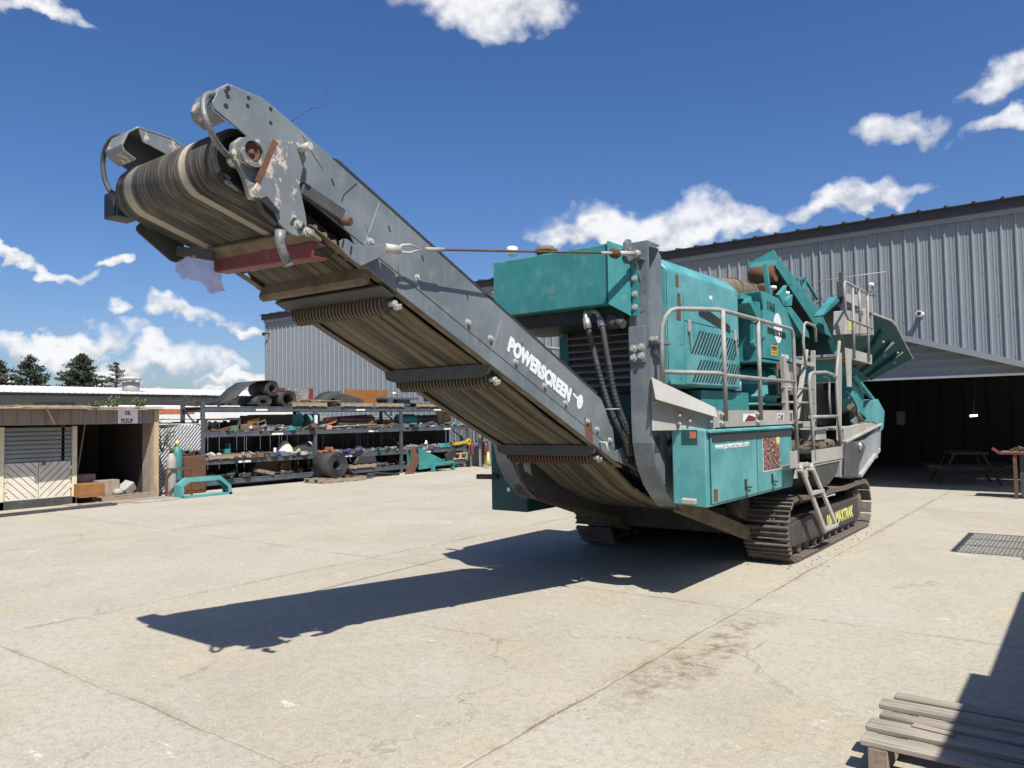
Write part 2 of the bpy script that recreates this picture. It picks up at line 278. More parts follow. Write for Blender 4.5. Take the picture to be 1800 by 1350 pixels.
# oil drips and dark specks
c = t.mix(t.math('MULTIPLY', t.rng(t.noise(3.6, 4, 0.6, (9, 2, 0)), 0.70, 0.76), 0.45), c, (0.14, 0.125, 0.10))
c = t.mix(t.math('MULTIPLY', t.rng(t.noise(17, 3, 0.6, (5, 1, 0)), 0.73, 0.77), 0.7), c, (0.13, 0.11, 0.08))
def lines(coord, period, off, w):
    a = t.math('ADD', t.math('ADD', coord, off), wob)
    fr = t.math('PINGPONG', a, period / 2)
    return t.rng(fr, 0.0, w, 1, 0)
near = t.rng(t.noise(0.9, 5, 0.7, (2, 2, 0)), 0.38, 0.62)
jl = t.math('MAXIMUM', t.math('MULTIPLY', lines(gx, 4.6, -0.22, 0.018), 1.5), lines(gy, 4.1, 2.2, 0.013))
halo = t.math('MAXIMUM', lines(gx, 4.6, -0.22, 0.085), lines(gy, 4.1, 2.2, 0.075))
vd = t.n.new('ShaderNodeTexVoronoi'); vd.feature = 'DISTANCE_TO_EDGE'; vd.inputs['Scale'].default_value = 0.42
vv = t.n.new('ShaderNodeVectorMath'); vv.operation = 'MULTIPLY_ADD'
nn = t.n.new('ShaderNodeTexNoise'); nn.inputs['Scale'].default_value = 1.6; nn.inputs['Detail'].default_value = 8; nn.inputs['Roughness'].default_value = 0.65
t.l.new(t.tc, nn.inputs['Vector']); t.l.new(nn.outputs['Color'], vv.inputs[0]); vv.inputs[1].default_value = (1.1, 1.1, 0); t.l.new(t.tc, vv.inputs[2])
t.l.new(vv.outputs[0], vd.inputs['Vector'])
crack = t.math('MULTIPLY', t.rng(vd.outputs['Distance'], 0.0, 0.006, 1, 0), t.rng(t.noise(0.5, 4, 0.6, (6, 1, 0)), 0.50, 0.62))
c = t.mix(t.math('MULTIPLY', t.math('MULTIPLY', halo, t.math('MULTIPLY', near, t.rng(t.noise(13, 8, 0.8, (8, 8, 1)), 0.44, 0.60))), 0.75), c, (0.235, 0.18, 0.11))
c = t.mix(t.math('MULTIPLY', jl, t.rng(near, 0, 1, 0.0, 0.48)), c, (0.16, 0.12, 0.08))
c = t.mix(t.math('MULTIPLY', crack, 0.36), c, (0.17, 0.13, 0.09))
hh = t.math('SUBTRACT', t.math('ADD', t.math('MULTIPLY', t.noise(9, 8, 0.7), 0.6), t.math('MULTIPLY', t.noise(90, 3, 0.7), 0.15)), t.math('MAXIMUM', jl, crack))
t.bump(hh, 0.010, 0.55)
M['concrete'] = t.fin(c, 0.9)
# ---------------------------------------------------------------- mesh building
class MB:
    def __init__(s): s.v, s.f, s.s = [], [], []
    def add(s, vs, fs, smooth=False):
        o = len(s.v); s.v += [tuple(p) for p in vs]
        for f in fs: s.f.append([o + i for i in f]); s.s.append(smooth)
        return s
    def box(s, x0, x1, y0, y1, z0, z1):
        vs = [(x, y, z) for z in (z0, z1) for y in (y0, y1) for x in (x0, x1)]
        return s.add(vs, [(0, 2, 3, 1), (4, 5, 7, 6), (0, 1, 5, 4), (2, 6, 7, 3), (0, 4, 6, 2), (1, 3, 7, 5)])
    def obox(s, c, size, rot=(0, 0, 0)):
        from mathutils import Euler
        m = Euler(rot).to_matrix(); c = Vector(c)
        vs = [c + m @ Vector((sx * size[0] / 2, sy * size[1] / 2, sz * size[2] / 2)) for sz in (-1, 1) for sy in (-1, 1) for sx in (-1, 1)]
        return s.add(vs, [(0, 2, 3, 1), (4, 5, 7, 6), (0, 1, 5, 4), (2, 6, 7, 3), (0, 4, 6, 2), (1, 3, 7, 5)])
    def bar(s, a, b, w, h, up=(0, 0, 1)):
        a, b = Vector(a), Vector(b); d = (b - a).normalized(); up = Vector(up)
        if abs(d.dot(up)) > 0.98: up = Vector((0, 1, 0))
        r = d.cross(up).normalized(); u = r.cross(d)
        vs = [p + r * i * w / 2 + u * j * h / 2 for p in (a, b) for j in (-1, 1) for i in (-1, 1)]
        return s.add(vs, [(0, 1, 3, 2), (4, 6, 7, 5), (0, 4, 5, 1), (2, 3, 7, 6), (0, 2, 6, 4), (1, 5, 7, 3)])
    def prism(s, poly, axis, a0, a1):
        def P(p, a): return {'x': (a, p[0], p[1]), 'y': (p[0], a, p[1]), 'z': (p[0], p[1], a)}[axis]
        n = len(poly); vs = [P(p, a0) for p in poly] + [P(p, a1) for p in poly]
        return s.add(vs, [list(range(n))[::-1], list(range(n, 2 * n))] + [(i, (i + 1) % n, n + (i + 1) % n, n + i) for i in range(n)])
    def strip(s, pts, axis, a0, a1, th, smooth=False):
        """a bent plate: the polyline pts in the plane across axis, th thick, extruded from a0 to a1"""
        n = len(pts); L, Rr = [], []
        for i, p in enumerate(pts):
            a = Vector(pts[max(0, i - 1)]); b = Vector(pts[min(n - 1, i + 1)]); d = (b - a).normalized()
            nn = Vector((-d.y, d.x)) * th / 2; p = Vector(p); L.append(p + nn); Rr.append(p - nn)
        def Q(p, a): return {'x': (a, p[0], p[1]), 'y': (p[0], a, p[1]), 'z': (p[0], p[1], a)}[axis]
        vs = [Q(p, a) for a in (a0, a1) for p in L + Rr]; m2 = 2 * n
        big = []; flat = []
        for i in range(n - 1):
            big += [(i, i + 1, m2 + i + 1, m2 + i), (n + i, m2 + n + i, m2 + n + i + 1, n + i + 1)]
            flat += [(i, n + i, n + i + 1, i + 1), (m2 + i, m2 + i + 1, m2 + n + i + 1, m2 + n + i)]
        flat += [(0, m2, m2 + n, n), (n - 1, 2 * n - 1, m2 + 2 * n - 1, m2 + n - 1)]
        s.add(vs, big, smooth); o = len(s.v) - len(vs)
        for f in flat: s.f.append([o + k for k in f]); s.s.append(False)
        return s
    def tube(s, pts, r, n=10, caps=True):
        pts = [Vector(p) for p in pts]; rings = []
        up = Vector((0, 0, 1)); prev = None
        for i, p in enumerate(pts):
            a, b = pts[max(0, i - 1)], pts[min(len(pts) - 1, i + 1)]; d = (b - a).normalized()
            if prev is None:
                ref = Vector((0, 0, 1)) if abs(d.z) < 0.9 else Vector((1, 0, 0)); x = d.cross(ref).normalized()
            else: x = (prev - d * prev.dot(d)).normalized()
            prev = x; y = d.cross(x); rad = r[i] if isinstance(r, (list, tuple)) else r
            rings.append([p + (x * math.cos(t) + y * math.sin(t)) * rad for t in [2 * math.pi * k / n for k in range(n)]])
        o = len(s.v); s.v += [tuple(p) for rg in rings for p in rg]
        for i in range(len(pts) - 1):
            for k in range(n):
                s.f.append([o + i * n + k, o + i * n + (k + 1) % n, o + (i + 1) * n + (k + 1) % n, o + (i + 1) * n + k]); s.s.append(True)
        if caps:
            s.f.append([o + k for k in range(n)][::-1]); s.s.append(False)
            e = o + (len(pts) - 1) * n; s.f.append([e + k for k in range(n)]); s.s.append(False)
        return s
    def cyl(s, a, b, r, n=16, r2=None): return s.tube([a, b], [r, r if r2 is None else r2], n)
    def ring(s, a, b, ro, ri, n=24):
        a, b = Vector(a), Vector(b); d = (b - a).normalized()
        ref = Vector((0, 0, 1)) if abs(d.z) < 0.9 else Vector((1, 0, 0)); x = d.cross(ref).normalized(); y = d.cross(x)
        vs = [p + (x * math.cos(t) + y * math.sin(t)) * rad for p in (a, b) for rad in (ro, ri) for t in [2 * math.pi * k / n for k in range(n)]]
        fs = []
        for k in range(n):
            j = (k + 1) % n
            fs += [(k, j, 2 * n + j, 2 * n + k), (n + k, 3 * n + k, 3 * n + j, n + j), (k, n + k, n + j, j), (2 * n + k, 2 * n + j, 3 * n + j, 3 * n + k)]
        return s.add(vs, fs)
    def lathe(s, prof, c, n=28, axis='z'):
        vs = []
        for r, h in prof:
            for k in range(n):
                t = 2 * math.pi * k / n; a, b = r * math.cos(t), r * math.sin(t)
                vs.append({'z': (c[0] + a, c[1] + b, c[2] + h), 'x': (c[0] + h, c[1] + a, c[2] + b), 'y': (c[0] + a, c[1] + h, c[2] + b)}[axis])
        fs = [(i * n + k, i * n + (k + 1) % n, (i + 1) * n + (k + 1) % n, (i + 1) * n + k) for i in range(len(prof) - 1) for k in range(n)]
        s.add(vs, fs, True); o = len(s.v) - len(vs)
        s.f.append([o + k for k in range(n)]); s.s.append(False)
        s.f.append([o + (len(prof) - 1) * n + k for k in range(n)]); s.s.append(False)
        return s
def wloc(o):
    p = Vector((0, 0, 0))
    while o is not None: p += o.location; o = o.parent
    return p
def mesh_of(name, mb, mat, bevel=0.0, off=Vector((0, 0, 0)), seg=1):
    me = bpy.data.meshes.new(name)
    me.from_pydata([tuple(Vector(p) - off) for p in mb.v], [], mb.f)
    for p, sm in zip(me.polygons, mb.s): p.use_smooth = sm
    bm = bmesh.new(); bm.from_mesh(me)
    bmesh.ops.recalc_face_normals(bm, faces=bm.faces)
    if bevel:
        bmesh.ops.remove_doubles(bm, verts=bm.verts, dist=1e-5)
        ed = [e for e in bm.edges if len(e.link_faces) == 2 and e.calc_face_angle(0) > 0.5 and not (e.link_faces[0].smooth and e.link_faces[1].smooth)]
        try: bmesh.ops.bevel(bm, geom=ed, offset=bevel, segments=seg, affect='EDGES', profile=0.7, clamp_overlap=True)
        except Exception: pass
    bm.to_mesh(me); bm.free()
    me.materials.append(M[mat] if isinstance(mat, str) else mat)
    return me
def obj(name, mb, mat, parent=None, bevel=0.0, local=False, label=None):
    off = Vector((0, 0, 0)) if local or parent is None else wloc(parent)
    o = bpy.data.objects.new(name, mesh_of(name, mb, mat, bevel, off)); COL.objects.link(o)
    if parent is not None: o.parent = parent
    if label: o['label'] = label
    return o
def tag(o, label=None, cat=None, group=None, kind=None):
    if label: o['label'] = label
    if cat: o['category'] = cat
    if group: o['group'] = group
    if kind: o['kind'] = kind
    return o
def thing(name, loc, label, cat, group=None, rz=0.0):
    o = bpy.data.objects.new(name, None); COL.objects.link(o); o.location = loc; o.rotation_euler.z = rz
    o.empty_display_size = 0.2
    return tag(o, label, cat, group)
def solo(name, mb, mat, loc, label, cat, group=None, rz=0.0, bevel=0.0):
    """a thing of one mesh, built in local coordinates"""
    o = obj(name, mb, mat, None, bevel); o.location = loc; o.rotation_euler.z = rz
    return tag(o, label, cat, group)
def copy_of(o, loc, parent=None, rz=None):
    c = o.copy(); COL.objects.link(c)
    if parent is not None: c.parent = parent
    c.location = loc
    if rz is not None: c.rotation_euler.z = rz
    return c
def copy_tree(o, loc, label=None, rz=None):
    r = o.copy(); COL.objects.link(r); r.location = loc
    if rz is not None: r.rotation_euler.z = rz
    if label: r['label'] = label
    for ch in list(o.children):
        c = ch.copy(); COL.objects.link(c); c.parent = r
        for g in list(ch.children):
            d = g.copy(); COL.objects.link(d); d.parent = c
    return r
def smooth(pts, n=8):
    P_ = [Vector(p) for p in pts]; out = []
    for i in range(len(P_) - 1):
        a, b, c, d = P_[max(0, i - 1)], P_[i], P_[i + 1], P_[min(len(P_) - 1, i + 2)]
        for k in range(n):
            t = k / n; out.append(0.5 * ((2 * b) + (c - a) * t + (2 * a - 5 * b + 4 * c - d) * t * t + (3 * b - 3 * c + d - a) * t ** 3))
    return out + [P_[-1]]
def text(name, body, size, origin, xdir, ydir, mat, parent, sx=1.0, bold=0.0, depth=0.0015, spacing=1.0, fit=None):
    """lettering as a mesh: origin = left end of the baseline, xdir/ydir = world directions of reading and of up"""
    cu_ = bpy.data.curves.new(name, 'FONT'); cu_.body = body; cu_.size = size; cu_.offset = bold; cu_.extrude = depth; cu_.space_character = spacing
    cu_.resolution_u = 3
    tmp = bpy.data.objects.new('tmp_text', cu_); COL.objects.link(tmp)
    bpy.context.view_layer.update()
    me = bpy.data.meshes.new_from_object(tmp.evaluated_get(bpy.context.evaluated_depsgraph_get()))
    bpy.data.objects.remove(tmp); me.name = name
    xd, yd = Vector(xdir), Vector(ydir); zd = xd.cross(yd).normalized(); o0 = Vector(origin) - (wloc(parent) if parent else Vector((0, 0, 0)))
    if fit: xs_ = [v.co.x for v in me.vertices]; x0_ = min(xs_); sx = fit / (max(xs_) - x0_); o0 = o0 - xd * x0_ * sx
    for v in me.vertices:
        c = v.co.copy(); v.co = o0 + xd * c.x * sx + yd * c.y + zd * c.z
    me.materials.clear(); me.materials.append(M[mat])
    o = bpy.data.objects.new(name, me); COL.objects.link(o)
    if parent: o.parent = parent
    return o

# ================================================================ SETTING
g = MB(); g.add([(-400, -400, 0), (400, -400, 0), (400, 400, 0), (-400, 400, 0)], [(0, 1, 2, 3)])
tag(obj('ground', g, 'concrete'), kind='structure')

# ---- warehouse: ribbed grey wall along x at y = 12.6
YW, ZE = 12.6, 6.6
WX0, WX1 = -27.42, 14.0
wh = thing('warehouse', (WX0, YW, 0), 'long grey metal warehouse with ribbed walls and dark roof edge behind the crusher', 'building')
def ribbed(x0, x1, z0, z1, y, pitch=0.292, d=0.042, skip=None):
    m = MB(); prof = []; x = x0
    while x < x1 - 0.01:
        for dx, dy in ((0, 0), (0.022, d), (0.05, d), (0.072, 0), (0.142, 0), (0.148, 0.008), (0.162, 0.008), (0.168, 0), (0.21, 0), (0.216, 0.008), (0.23, 0.008), (0.236, 0)):
            prof.append((min(x + dx, x1), y - dy))
        x += pitch
    prof.append((x1, y))
    n = len(prof); vs = [(p[0], p[1], z0) for p in prof] + [(p[0], p[1], z1) for p in prof]
    return m.add(vs, [(i, i + 1, n + i + 1, n + i) for i in range(n - 1)])
wall = ribbed(WX0, -3.0, 0, ZE - 0.25, YW)
wall.add(ribbed(-3.0, 8.0, 2.6, ZE - 0.25, YW).v, [[i for i in f] for f in ribbed(-3.0, 8.0, 2.6, ZE - 0.25, YW).f])
r3 = ribbed(8.0, WX1, 0, ZE - 0.25, YW); wall.add(r3.v, r3.f)
obj('wall', wall, 'clad', wh)
sd = MB(); k = 0; yy = YW
while yy < 34: 
    sd.box(WX0 - 0.001, WX0 + 0.05, yy, yy + 0.292, 0, ZE - 0.05); sd.box(WX0 - 0.032, WX0, yy + 0.02, yy + 0.07, 0, ZE - 0.05); yy += 0.292
obj('side_wall', sd, 'clad', wh)
tr = MB().box(WX0 - 0.06, WX1, YW - 0.10, YW + 0.02, ZE - 0.36, ZE - 0.235)
obj('eave_flashing', tr, 'clad', wh)
fa = MB().box(WX0 - 0.14, WX1, YW - 0.17, YW + 0.05, ZE - 0.233, ZE - 0.02)
obj('fascia', fa, 'trim', wh)
rf = MB(); rf.add([(WX0 - 0.2, YW - 0.24, ZE), (WX1, YW - 0.24, ZE), (WX1, 24, ZE + 1.6), (WX0 - 0.2, 24, ZE + 1.6), (WX0 - 0.2, YW - 0.24, ZE - 0.03), (WX1, YW - 0.24, ZE - 0.03), (WX1, 24, ZE + 1.57), (WX0 - 0.2, 24, ZE + 1.57)],
       [(0, 1, 2, 3), (4, 7, 6, 5), (0, 4, 5, 1), (1, 5, 6, 2), (2, 6, 7, 3), (3, 7, 4, 0)])
x = WX0
while x < WX1 - 0.1:
    rf.bar((x, YW - 0.26, ZE + 0.015), (x, 24, ZE + 1.615), 0.06, 0.04); x += 0.292 * 2
obj('roof', rf, 'trim', wh)
obj('corner_trim', MB().box(WX0 - 0.045, WX0 + 0.06, YW - 0.045, YW + 0.06, 0, ZE - 0.36), 'clad', wh)
sw = MB(); x = WX0 + 0.11
while x < WX1:
    for z in (1.2, 2.9, 3.9, 4.95, 5.9):
        if not (-3 < x < 8 and z < 2.8): sw.box(x - 0.011, x + 0.011, YW - 0.009, YW + 0.002, z - 0.011, z + 0.011); sw.box(x + 0.089, x + 0.111, YW - 0.009, YW + 0.002, z - 0.011, z + 0.011)
    x += 0.292
o = obj('screw_rows', sw, 'charcoal', wh); o['kind'] = 'stuff'
# dark work bay behind the opening
bay = MB()
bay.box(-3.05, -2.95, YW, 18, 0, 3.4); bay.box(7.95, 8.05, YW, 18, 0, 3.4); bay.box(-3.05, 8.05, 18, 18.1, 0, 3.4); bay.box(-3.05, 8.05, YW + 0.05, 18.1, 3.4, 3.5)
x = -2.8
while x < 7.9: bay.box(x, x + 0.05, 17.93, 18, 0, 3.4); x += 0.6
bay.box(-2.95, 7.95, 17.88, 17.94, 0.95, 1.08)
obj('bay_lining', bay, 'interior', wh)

# ---- lean-to shelter in front of the opening, gable facing the yard
lt = thing('lean_to_shelter', (-0.4, 9.4, 0), 'open fronted metal shelter with sloping roof edge built against the warehouse, dark inside', 'shelter')
PK = (-0.62, 3.28); SL = 0.324
def rake(x): return PK[1] - SL * abs(x - PK[0])
gb = MB()
def course(z0, z1, dy):
    a = PK[0] - (PK[1] - z0) / SL; b = PK[0] + (PK[1] - z0) / SL; c = PK[0] - (PK[1] - z1) / SL; d = PK[0] + (PK[1] - z1) / SL
    gb.prism([(max(a, -3), z0), (min(b, 2.9), z0), (min(d, 2.9), z1), (max(c, -3), z1)], 'y', 9.44 - dy, 9.50)
z = 2.40
while z < 3.12:
    course(z, z + 0.03, 0.03); course(z + 0.03, z + 0.085, 0.012); course(z + 0.085, z + 0.16, 0.0); z += 0.16
obj('gable_panel', gb, 'clad', lt)
obj('header_trim', MB().box(-3, 2.75, 9.40, 9.50, 2.355, 2.398), 'white', lt)
for s, nm in ((1, 1), (-1, -1)):
    x1 = PK[0] + s * 3.6
    rp = MB(); z1 = rake(x1)
    rp.prism([(PK[0], PK[1]), (x1, z1), (x1, z1 - 0.04), (PK[0], PK[1] - 0.04)], 'y', 9.16, YW)
    rp.prism([(PK[0], PK[1] + 0.045), (x1, z1 + 0.045), (x1, z1 + 0.002), (PK[0], PK[1] + 0.002)], 'y', 9.12, YW)
    obj('roof_panel', rp, 'soffit', lt)
    obj('rake_trim', MB().prism([(PK[0], PK[1] + 0.06), (x1, z1 + 0.06), (x1, z1 - 0.06), (PK[0], PK[1] - 0.06)], 'y', 9.08, 9.117), 'clad', lt)
lw = MB().box(-3.1, -3.0, 9.42, YW, 0, 2.5)
obj('side_wall', lw, 'clad', lt)
obj('corner_post', MB().box(2.75, 2.87, 9.42, 9.54, 0, 2.355), 'black', lt)

# ---- fittings on the warehouse wall
def wall_lamp(x, z, label):
    r = thing('wall_lamp', (x, YW - 0.035, z), label, 'wall lamp', 'white lamps on the warehouse wall')
    obj('lamp_arm', MB().tube([(0, 0, -0.05), (0, -0.1, -0.04), (0, -0.2, 0.0)], 0.02, 8), 'soffit', r, local=True)
    obj('lamp_head', MB().lathe([(0.02, -0.05), (0.07, -0.03), (0.075, 0.02), (0.05, 0.05), (0.0, 0.055)], (0, -0.22, 0.0), 16), 'white', r, local=True)
    return r
wall_lamp(-1.69, 4.91, 'small white dome lamp on the grey wall above the control cabinet of the crusher')
wall_lamp(-18.89, 2.72, 'small white dome lamp on the grey wall just right of the orange brown board')
r = thing('security_camera', (-0.61, YW - 0.035, 4.07), 'white bullet security camera pointing out from the grey wall above the shelter roof', 'camera', None)
obj('housing', MB().tube([(0, 0.0, 0.0), (0, -0.06, 0), (-0.01, -0.28, 0.0)], [0.075, 0.062, 0.075], 18), 'white', r, local=True)
obj('lens', MB().cyl((-0.01, -0.278, 0), (-0.01, -0.286, 0), 0.05, 16), 'black', r, local=True)
obj('conduit', MB(), 'galv') if False else None
cd = MB().tube([(-3.3, YW - 0.2, 5.14), (-2.4, YW - 0.2, 5.19), (-1.35, YW - 0.2, 5.21)], 0.011, 6)
tag(obj('overhead_wire', cd, 'galv'), 'thin pale wire strung along the warehouse wall above the rear platform', 'wire')
br = MB().bar((-27.16, YW - 0.02, 5.72), (-27.16, YW - 0.35, 5.75), 0.05, 0.05).bar((-27.16, YW - 0.33, 5.76), (-27.16, YW - 0.33, 5.62), 0.1, 0.1)
tag(obj('floodlight', br, 'black'), 'small dark floodlight bracket near the left end of the warehouse wall', 'floodlight')

# ---- things in the dark bay
pt = thing('picnic_table', (0.25, 11.9, 0), 'wooden picnic table standing in the dark bay under the lit lamp', 'picnic table')
m = MB()
for i in range(5): m.box(-0.75 + 0, 0.75, -0.36 + i * 0.146, -0.36 + i * 0.146 + 0.138, 0.70, 0.74)
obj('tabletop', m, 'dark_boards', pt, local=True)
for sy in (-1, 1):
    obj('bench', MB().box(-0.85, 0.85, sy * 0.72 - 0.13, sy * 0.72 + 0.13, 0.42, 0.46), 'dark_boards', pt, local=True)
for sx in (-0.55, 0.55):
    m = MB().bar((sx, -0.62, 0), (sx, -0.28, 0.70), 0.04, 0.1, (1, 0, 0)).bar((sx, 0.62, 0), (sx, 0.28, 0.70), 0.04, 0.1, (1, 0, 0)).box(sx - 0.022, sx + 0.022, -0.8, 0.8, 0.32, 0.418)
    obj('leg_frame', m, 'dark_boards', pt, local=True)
pt.rotation_euler.z = R(106)
hl = thing('hanging_lamp', (0.45, 12.2, 1.55), 'small lit work lamp glowing in the dark bay above the picnic table', 'lamp')
obj('lamp_arm', MB().tube([(0, 0, 0.03), (0.0, 0.3, 0.5), (0.05, 0.5, 1.3), (0.05, 0.5, 1.9)], 0.012, 8), 'black', hl, local=True)
em = NT('lit_lamp'); em.p.inputs['Emission Color'].default_value = (1, 0.93, 0.8, 1); em.p.inputs['Emission Strength'].default_value = 6; M['lit'] = em.fin((0.9, 0.85, 0.75), 0.5)
obj('lamp_tube', MB().tube([(-0.07, -0.02, 0.0), (0.07, 0.02, 0.012)], 0.022, 10), 'lit', hl, local=True)
wb = thing('workbench', (1.5, 8.9, 0), 'narrow bench with a red edged top before the shelter, at the right edge', 'workbench')
obj('bench_top', MB().box(-0.27, 0.9, -0.3, 0.35, 0.84, 0.875), 'dirt', wb, local=True)
obj('edge_rail', MB().bar((-0.28, -0.31, 0.85), (0.9, -0.31, 0.85), 0.02, 0.04).bar((-0.27, -0.3, 0.86), (-0.38, -0.34, 0.95), 0.03, 0.05), 'oxide_red', wb, local=True)
obj('leg', MB().box(-0.06, 0.0, -0.3, -0.24, 0, 0.84), 'rust', wb, local=True)
obj('leg', MB().box(0.8, 0.86, -0.3, -0.24, 0, 0.84), 'rust', wb, local=True)
obj('cabinet', MB().box(0.04, 0.78, -0.2, 0.3, 0.03, 0.82), 'charcoal', wb, local=True)
m = MB()
for i in range(9): m.obox((rnd.uniform(-0.1, 0.5), rnd.uniform(-0.2, 0.1), 0.90 + rnd.uniform(0, 0.03)), (rnd.uniform(.05, .2), .04, .04), (rnd.random(), rnd.random(), rnd.random() * 3))
tag(obj('scrap_tools', m, 'rust'), 'small rusty tools heaped on the red edged bench', 'tools', kind='stuff').location = (1.5, 8.9, 0)
bx = MB().box(-0.09, 0.09, -0.05, 0.05, 0, 0.34); solo('switch_box', bx, 'charcoal', (-1.15, 12.5, 1.35), 'small pale electrical box on the dark wall right of the crusher hopper', 'switch box')  # pale box given a charcoal colour to stand for the bay's shade

# ---- long low building far left, with white roof
lb = thing('low_building', (-40, 8, 0), 'long low grey building with a white metal roof behind the shed', 'building')
m = MB(); y = -60.0
obj('wall', MB().box(-52, -42.2, -60, 24, 0, 3.5), 'clad', lb)
obj('fascia', MB().box(-40.1, -40.0, -60, 24, 3.25, 3.40), 'charcoal', lb)
obj('eave_soffit', MB().box(-42.3, -40.1, -60, 24, 3.36, 3.395), 'soffit', lb)
m = MB().add([(-39.9, -60, 3.46), (-39.9, 24, 3.46), (-46, 24, 4.0), (-46, -60, 4.0), (-39.9, -60, 3.40), (-39.9, 24, 3.40), (-46, 24, 3.9), (-46, -60, 3.9), (-52, -60, 3.4), (-52, 24, 3.4)],
        [(0, 1, 2, 3), (4, 7, 6, 5), (0, 4, 5, 1), (3, 2, 9, 8), (1, 5, 6, 2), (0, 3, 7, 4)])
y = -20.0
while y < 24: m.bar((-39.88, y, 3.475), (-46, y, 4.015), 0.06, 0.05); y += 0.3
obj('roof', m, 'roof_white', lb)
vt = obj('roof_vent', MB().lathe([(0.46, 0), (0.46, 0.62)], (-41.2, 13.3, 3.5), 24).lathe([(0.72, 0.80), (0.70, 0.84), (0.1, 1.06), (0.0, 1.08)], (-41.2, 13.3, 3.5), 24), 'galv', lb)
m = MB()
for k in range(8):
    a = k * math.pi / 4; m.bar((-41.2 + .44 * math.cos(a), 13.3 + .44 * math.sin(a), 4.1), (-41.2 + .58 * math.cos(a), 13.3 + .58 * math.sin(a), 4.34), .03, .03)
obj('vent_strut', m, 'galv', vt)
lb2 = thing('storage_shed', (-24, 2, 0), 'low shed with a corrugated white roof edge seen just over the wooden shed', 'shed')
obj('wall', MB().box(-29, -24.3, -12, 6.9, 0, 2.2), 'soffit', lb2)
m = MB().add([(-24, -12, 2.30), (-24, 6.9, 2.30), (-29, 6.9, 2.38), (-29, -12, 2.38), (-24, -12, 2.26), (-24, 6.9, 2.26), (-29, 6.9, 2.3), (-29, -12, 2.3)], [(0, 1, 2, 3), (4, 7, 6, 5), (0, 4, 5, 1), (1, 5, 6, 2), (0, 3, 7, 4), (3, 2, 6, 7)])
y = -12.0
while y < 6.9: m.bar((-23.98, y, 2.31), (-29, y, 2.39), 0.07, 0.035); y += 0.16
obj('roof', m, 'roof_white', lb2)
bt = thing('box_trailer', (-20.6, 5, 0), 'white box trailer with an orange stripe parked behind the slatted fence', 'trailer')
obj('body', MB().box(-21.9, -20, 2.3, 8.6, 0.75, 2.25), 'white', bt, bevel=0.03)
obj('stripe', MB().box(-20.0, -19.99, 3.2, 4.7, 1.99, 2.14), 'orange', bt)
obj('skirt', MB().box(-21.8, -20.02, 2.6, 8.3, 0.5, 0.745), 'charcoal', bt)
for yy in (3.2, 7.6): obj('wheel', MB().cyl((-20.05, yy, 0.42), (-20.3, yy, 0.42), 0.42, 20), 'hose', bt)

# ---- conifers beyond the low building
def conifer(x, y, h, w, dens, mat, label, bare=0.0, seed=1, skew=0.0):
    rr = random.Random(seed)
    t = thing('conifer_tree', (x, y, 0), label, 'tree', 'conifers beyond the low building')
    obj('trunk', MB().tube([(0, 0, 0), (0.1, 0, h * 0.5), (0, 0.05, h * 0.97)], [0.28, 0.17, 0.03], 8), 'bark', t, local=True)
    m = MB(); br_ = MB(); nb = int(95 * dens)
    for i in range(nb):
        u = (i + rr.random()) / nb; z = h * (0.40 + 0.59 * u)
        L = w * (1.0 - u) ** 0.8 * rr.choice([0.6, 0.8, 0.95, 1.0, 1.12]) * rr.uniform(0.85, 1.1) + 0.10
        a = rr.uniform(0, 2 * math.pi); dx, dy = math.cos(a), math.sin(a); dz = rr.uniform(-0.12, 0.22) + 0.30 * u
        br_.tube([(0, 0, z), (dx * L * 0.6, dy * L * 0.6, z + dz * L * 0.4), (dx * L, dy * L, z + dz * L)], [0.05, 0.03, 0.012], 4)
        nt = int(L * (34 if not bare else 16)) + 8
        for k in range(nt):
            f = rr.uniform(0.12 if not bare else 0.3, 1.04) ** 0.8
            sp = 0.17 * (1.2 - 0.5 * f) * (1 if not bare else 0.6)
            c = Vector((dx * L * f + rr.gauss(0, sp), dy * L * f + rr.gauss(0, sp), z + dz * L * f + rr.gauss(0.02, sp * 0.55)))
            n = Vector((rr.gauss(0, 1), rr.gauss(0, 1), rr.gauss(0.5, 1))).normalized(); e = n.orthogonal().normalized(); e.rotate(Matrix.Rotation(rr.uniform(0, 6.3), 3, n)); g2 = n.cross(e)
            s = rr.uniform(0.08, 0.19) * (0.8 if bare else 1)
            m.add([c - e * s, c - g2 * s * 0.42, c + e * s * rr.uniform(0.7, 1.2), c + g2 * s * 0.42], [(0, 1, 2, 3)])
    obj('branches', br_, 'bark', t, local=True)
    obj('crown', m, mat, t, local=True)
conifer(-75, 18.5, 7.6, 2.0, 1.0, 'leaf', 'slim dark conifer at the left edge of the picture', seed=3)
conifer(-75.5, 21.1, 8.2, 3.0, 0.9, 'leaf', 'open crowned conifer between the slim edge tree and the dense one', seed=5)
conifer(-75, 25.4, 8.6, 3.1, 1.9, 'leaf', 'dense dark conifer, fullest of the trees behind the low building', seed=7)
conifer(-74, 28.2, 7.9, 2.9, 0.8, 'leaf_brown', 'thin brownish conifer with bare looking branches beside the roof vent', bare=1, seed=9)

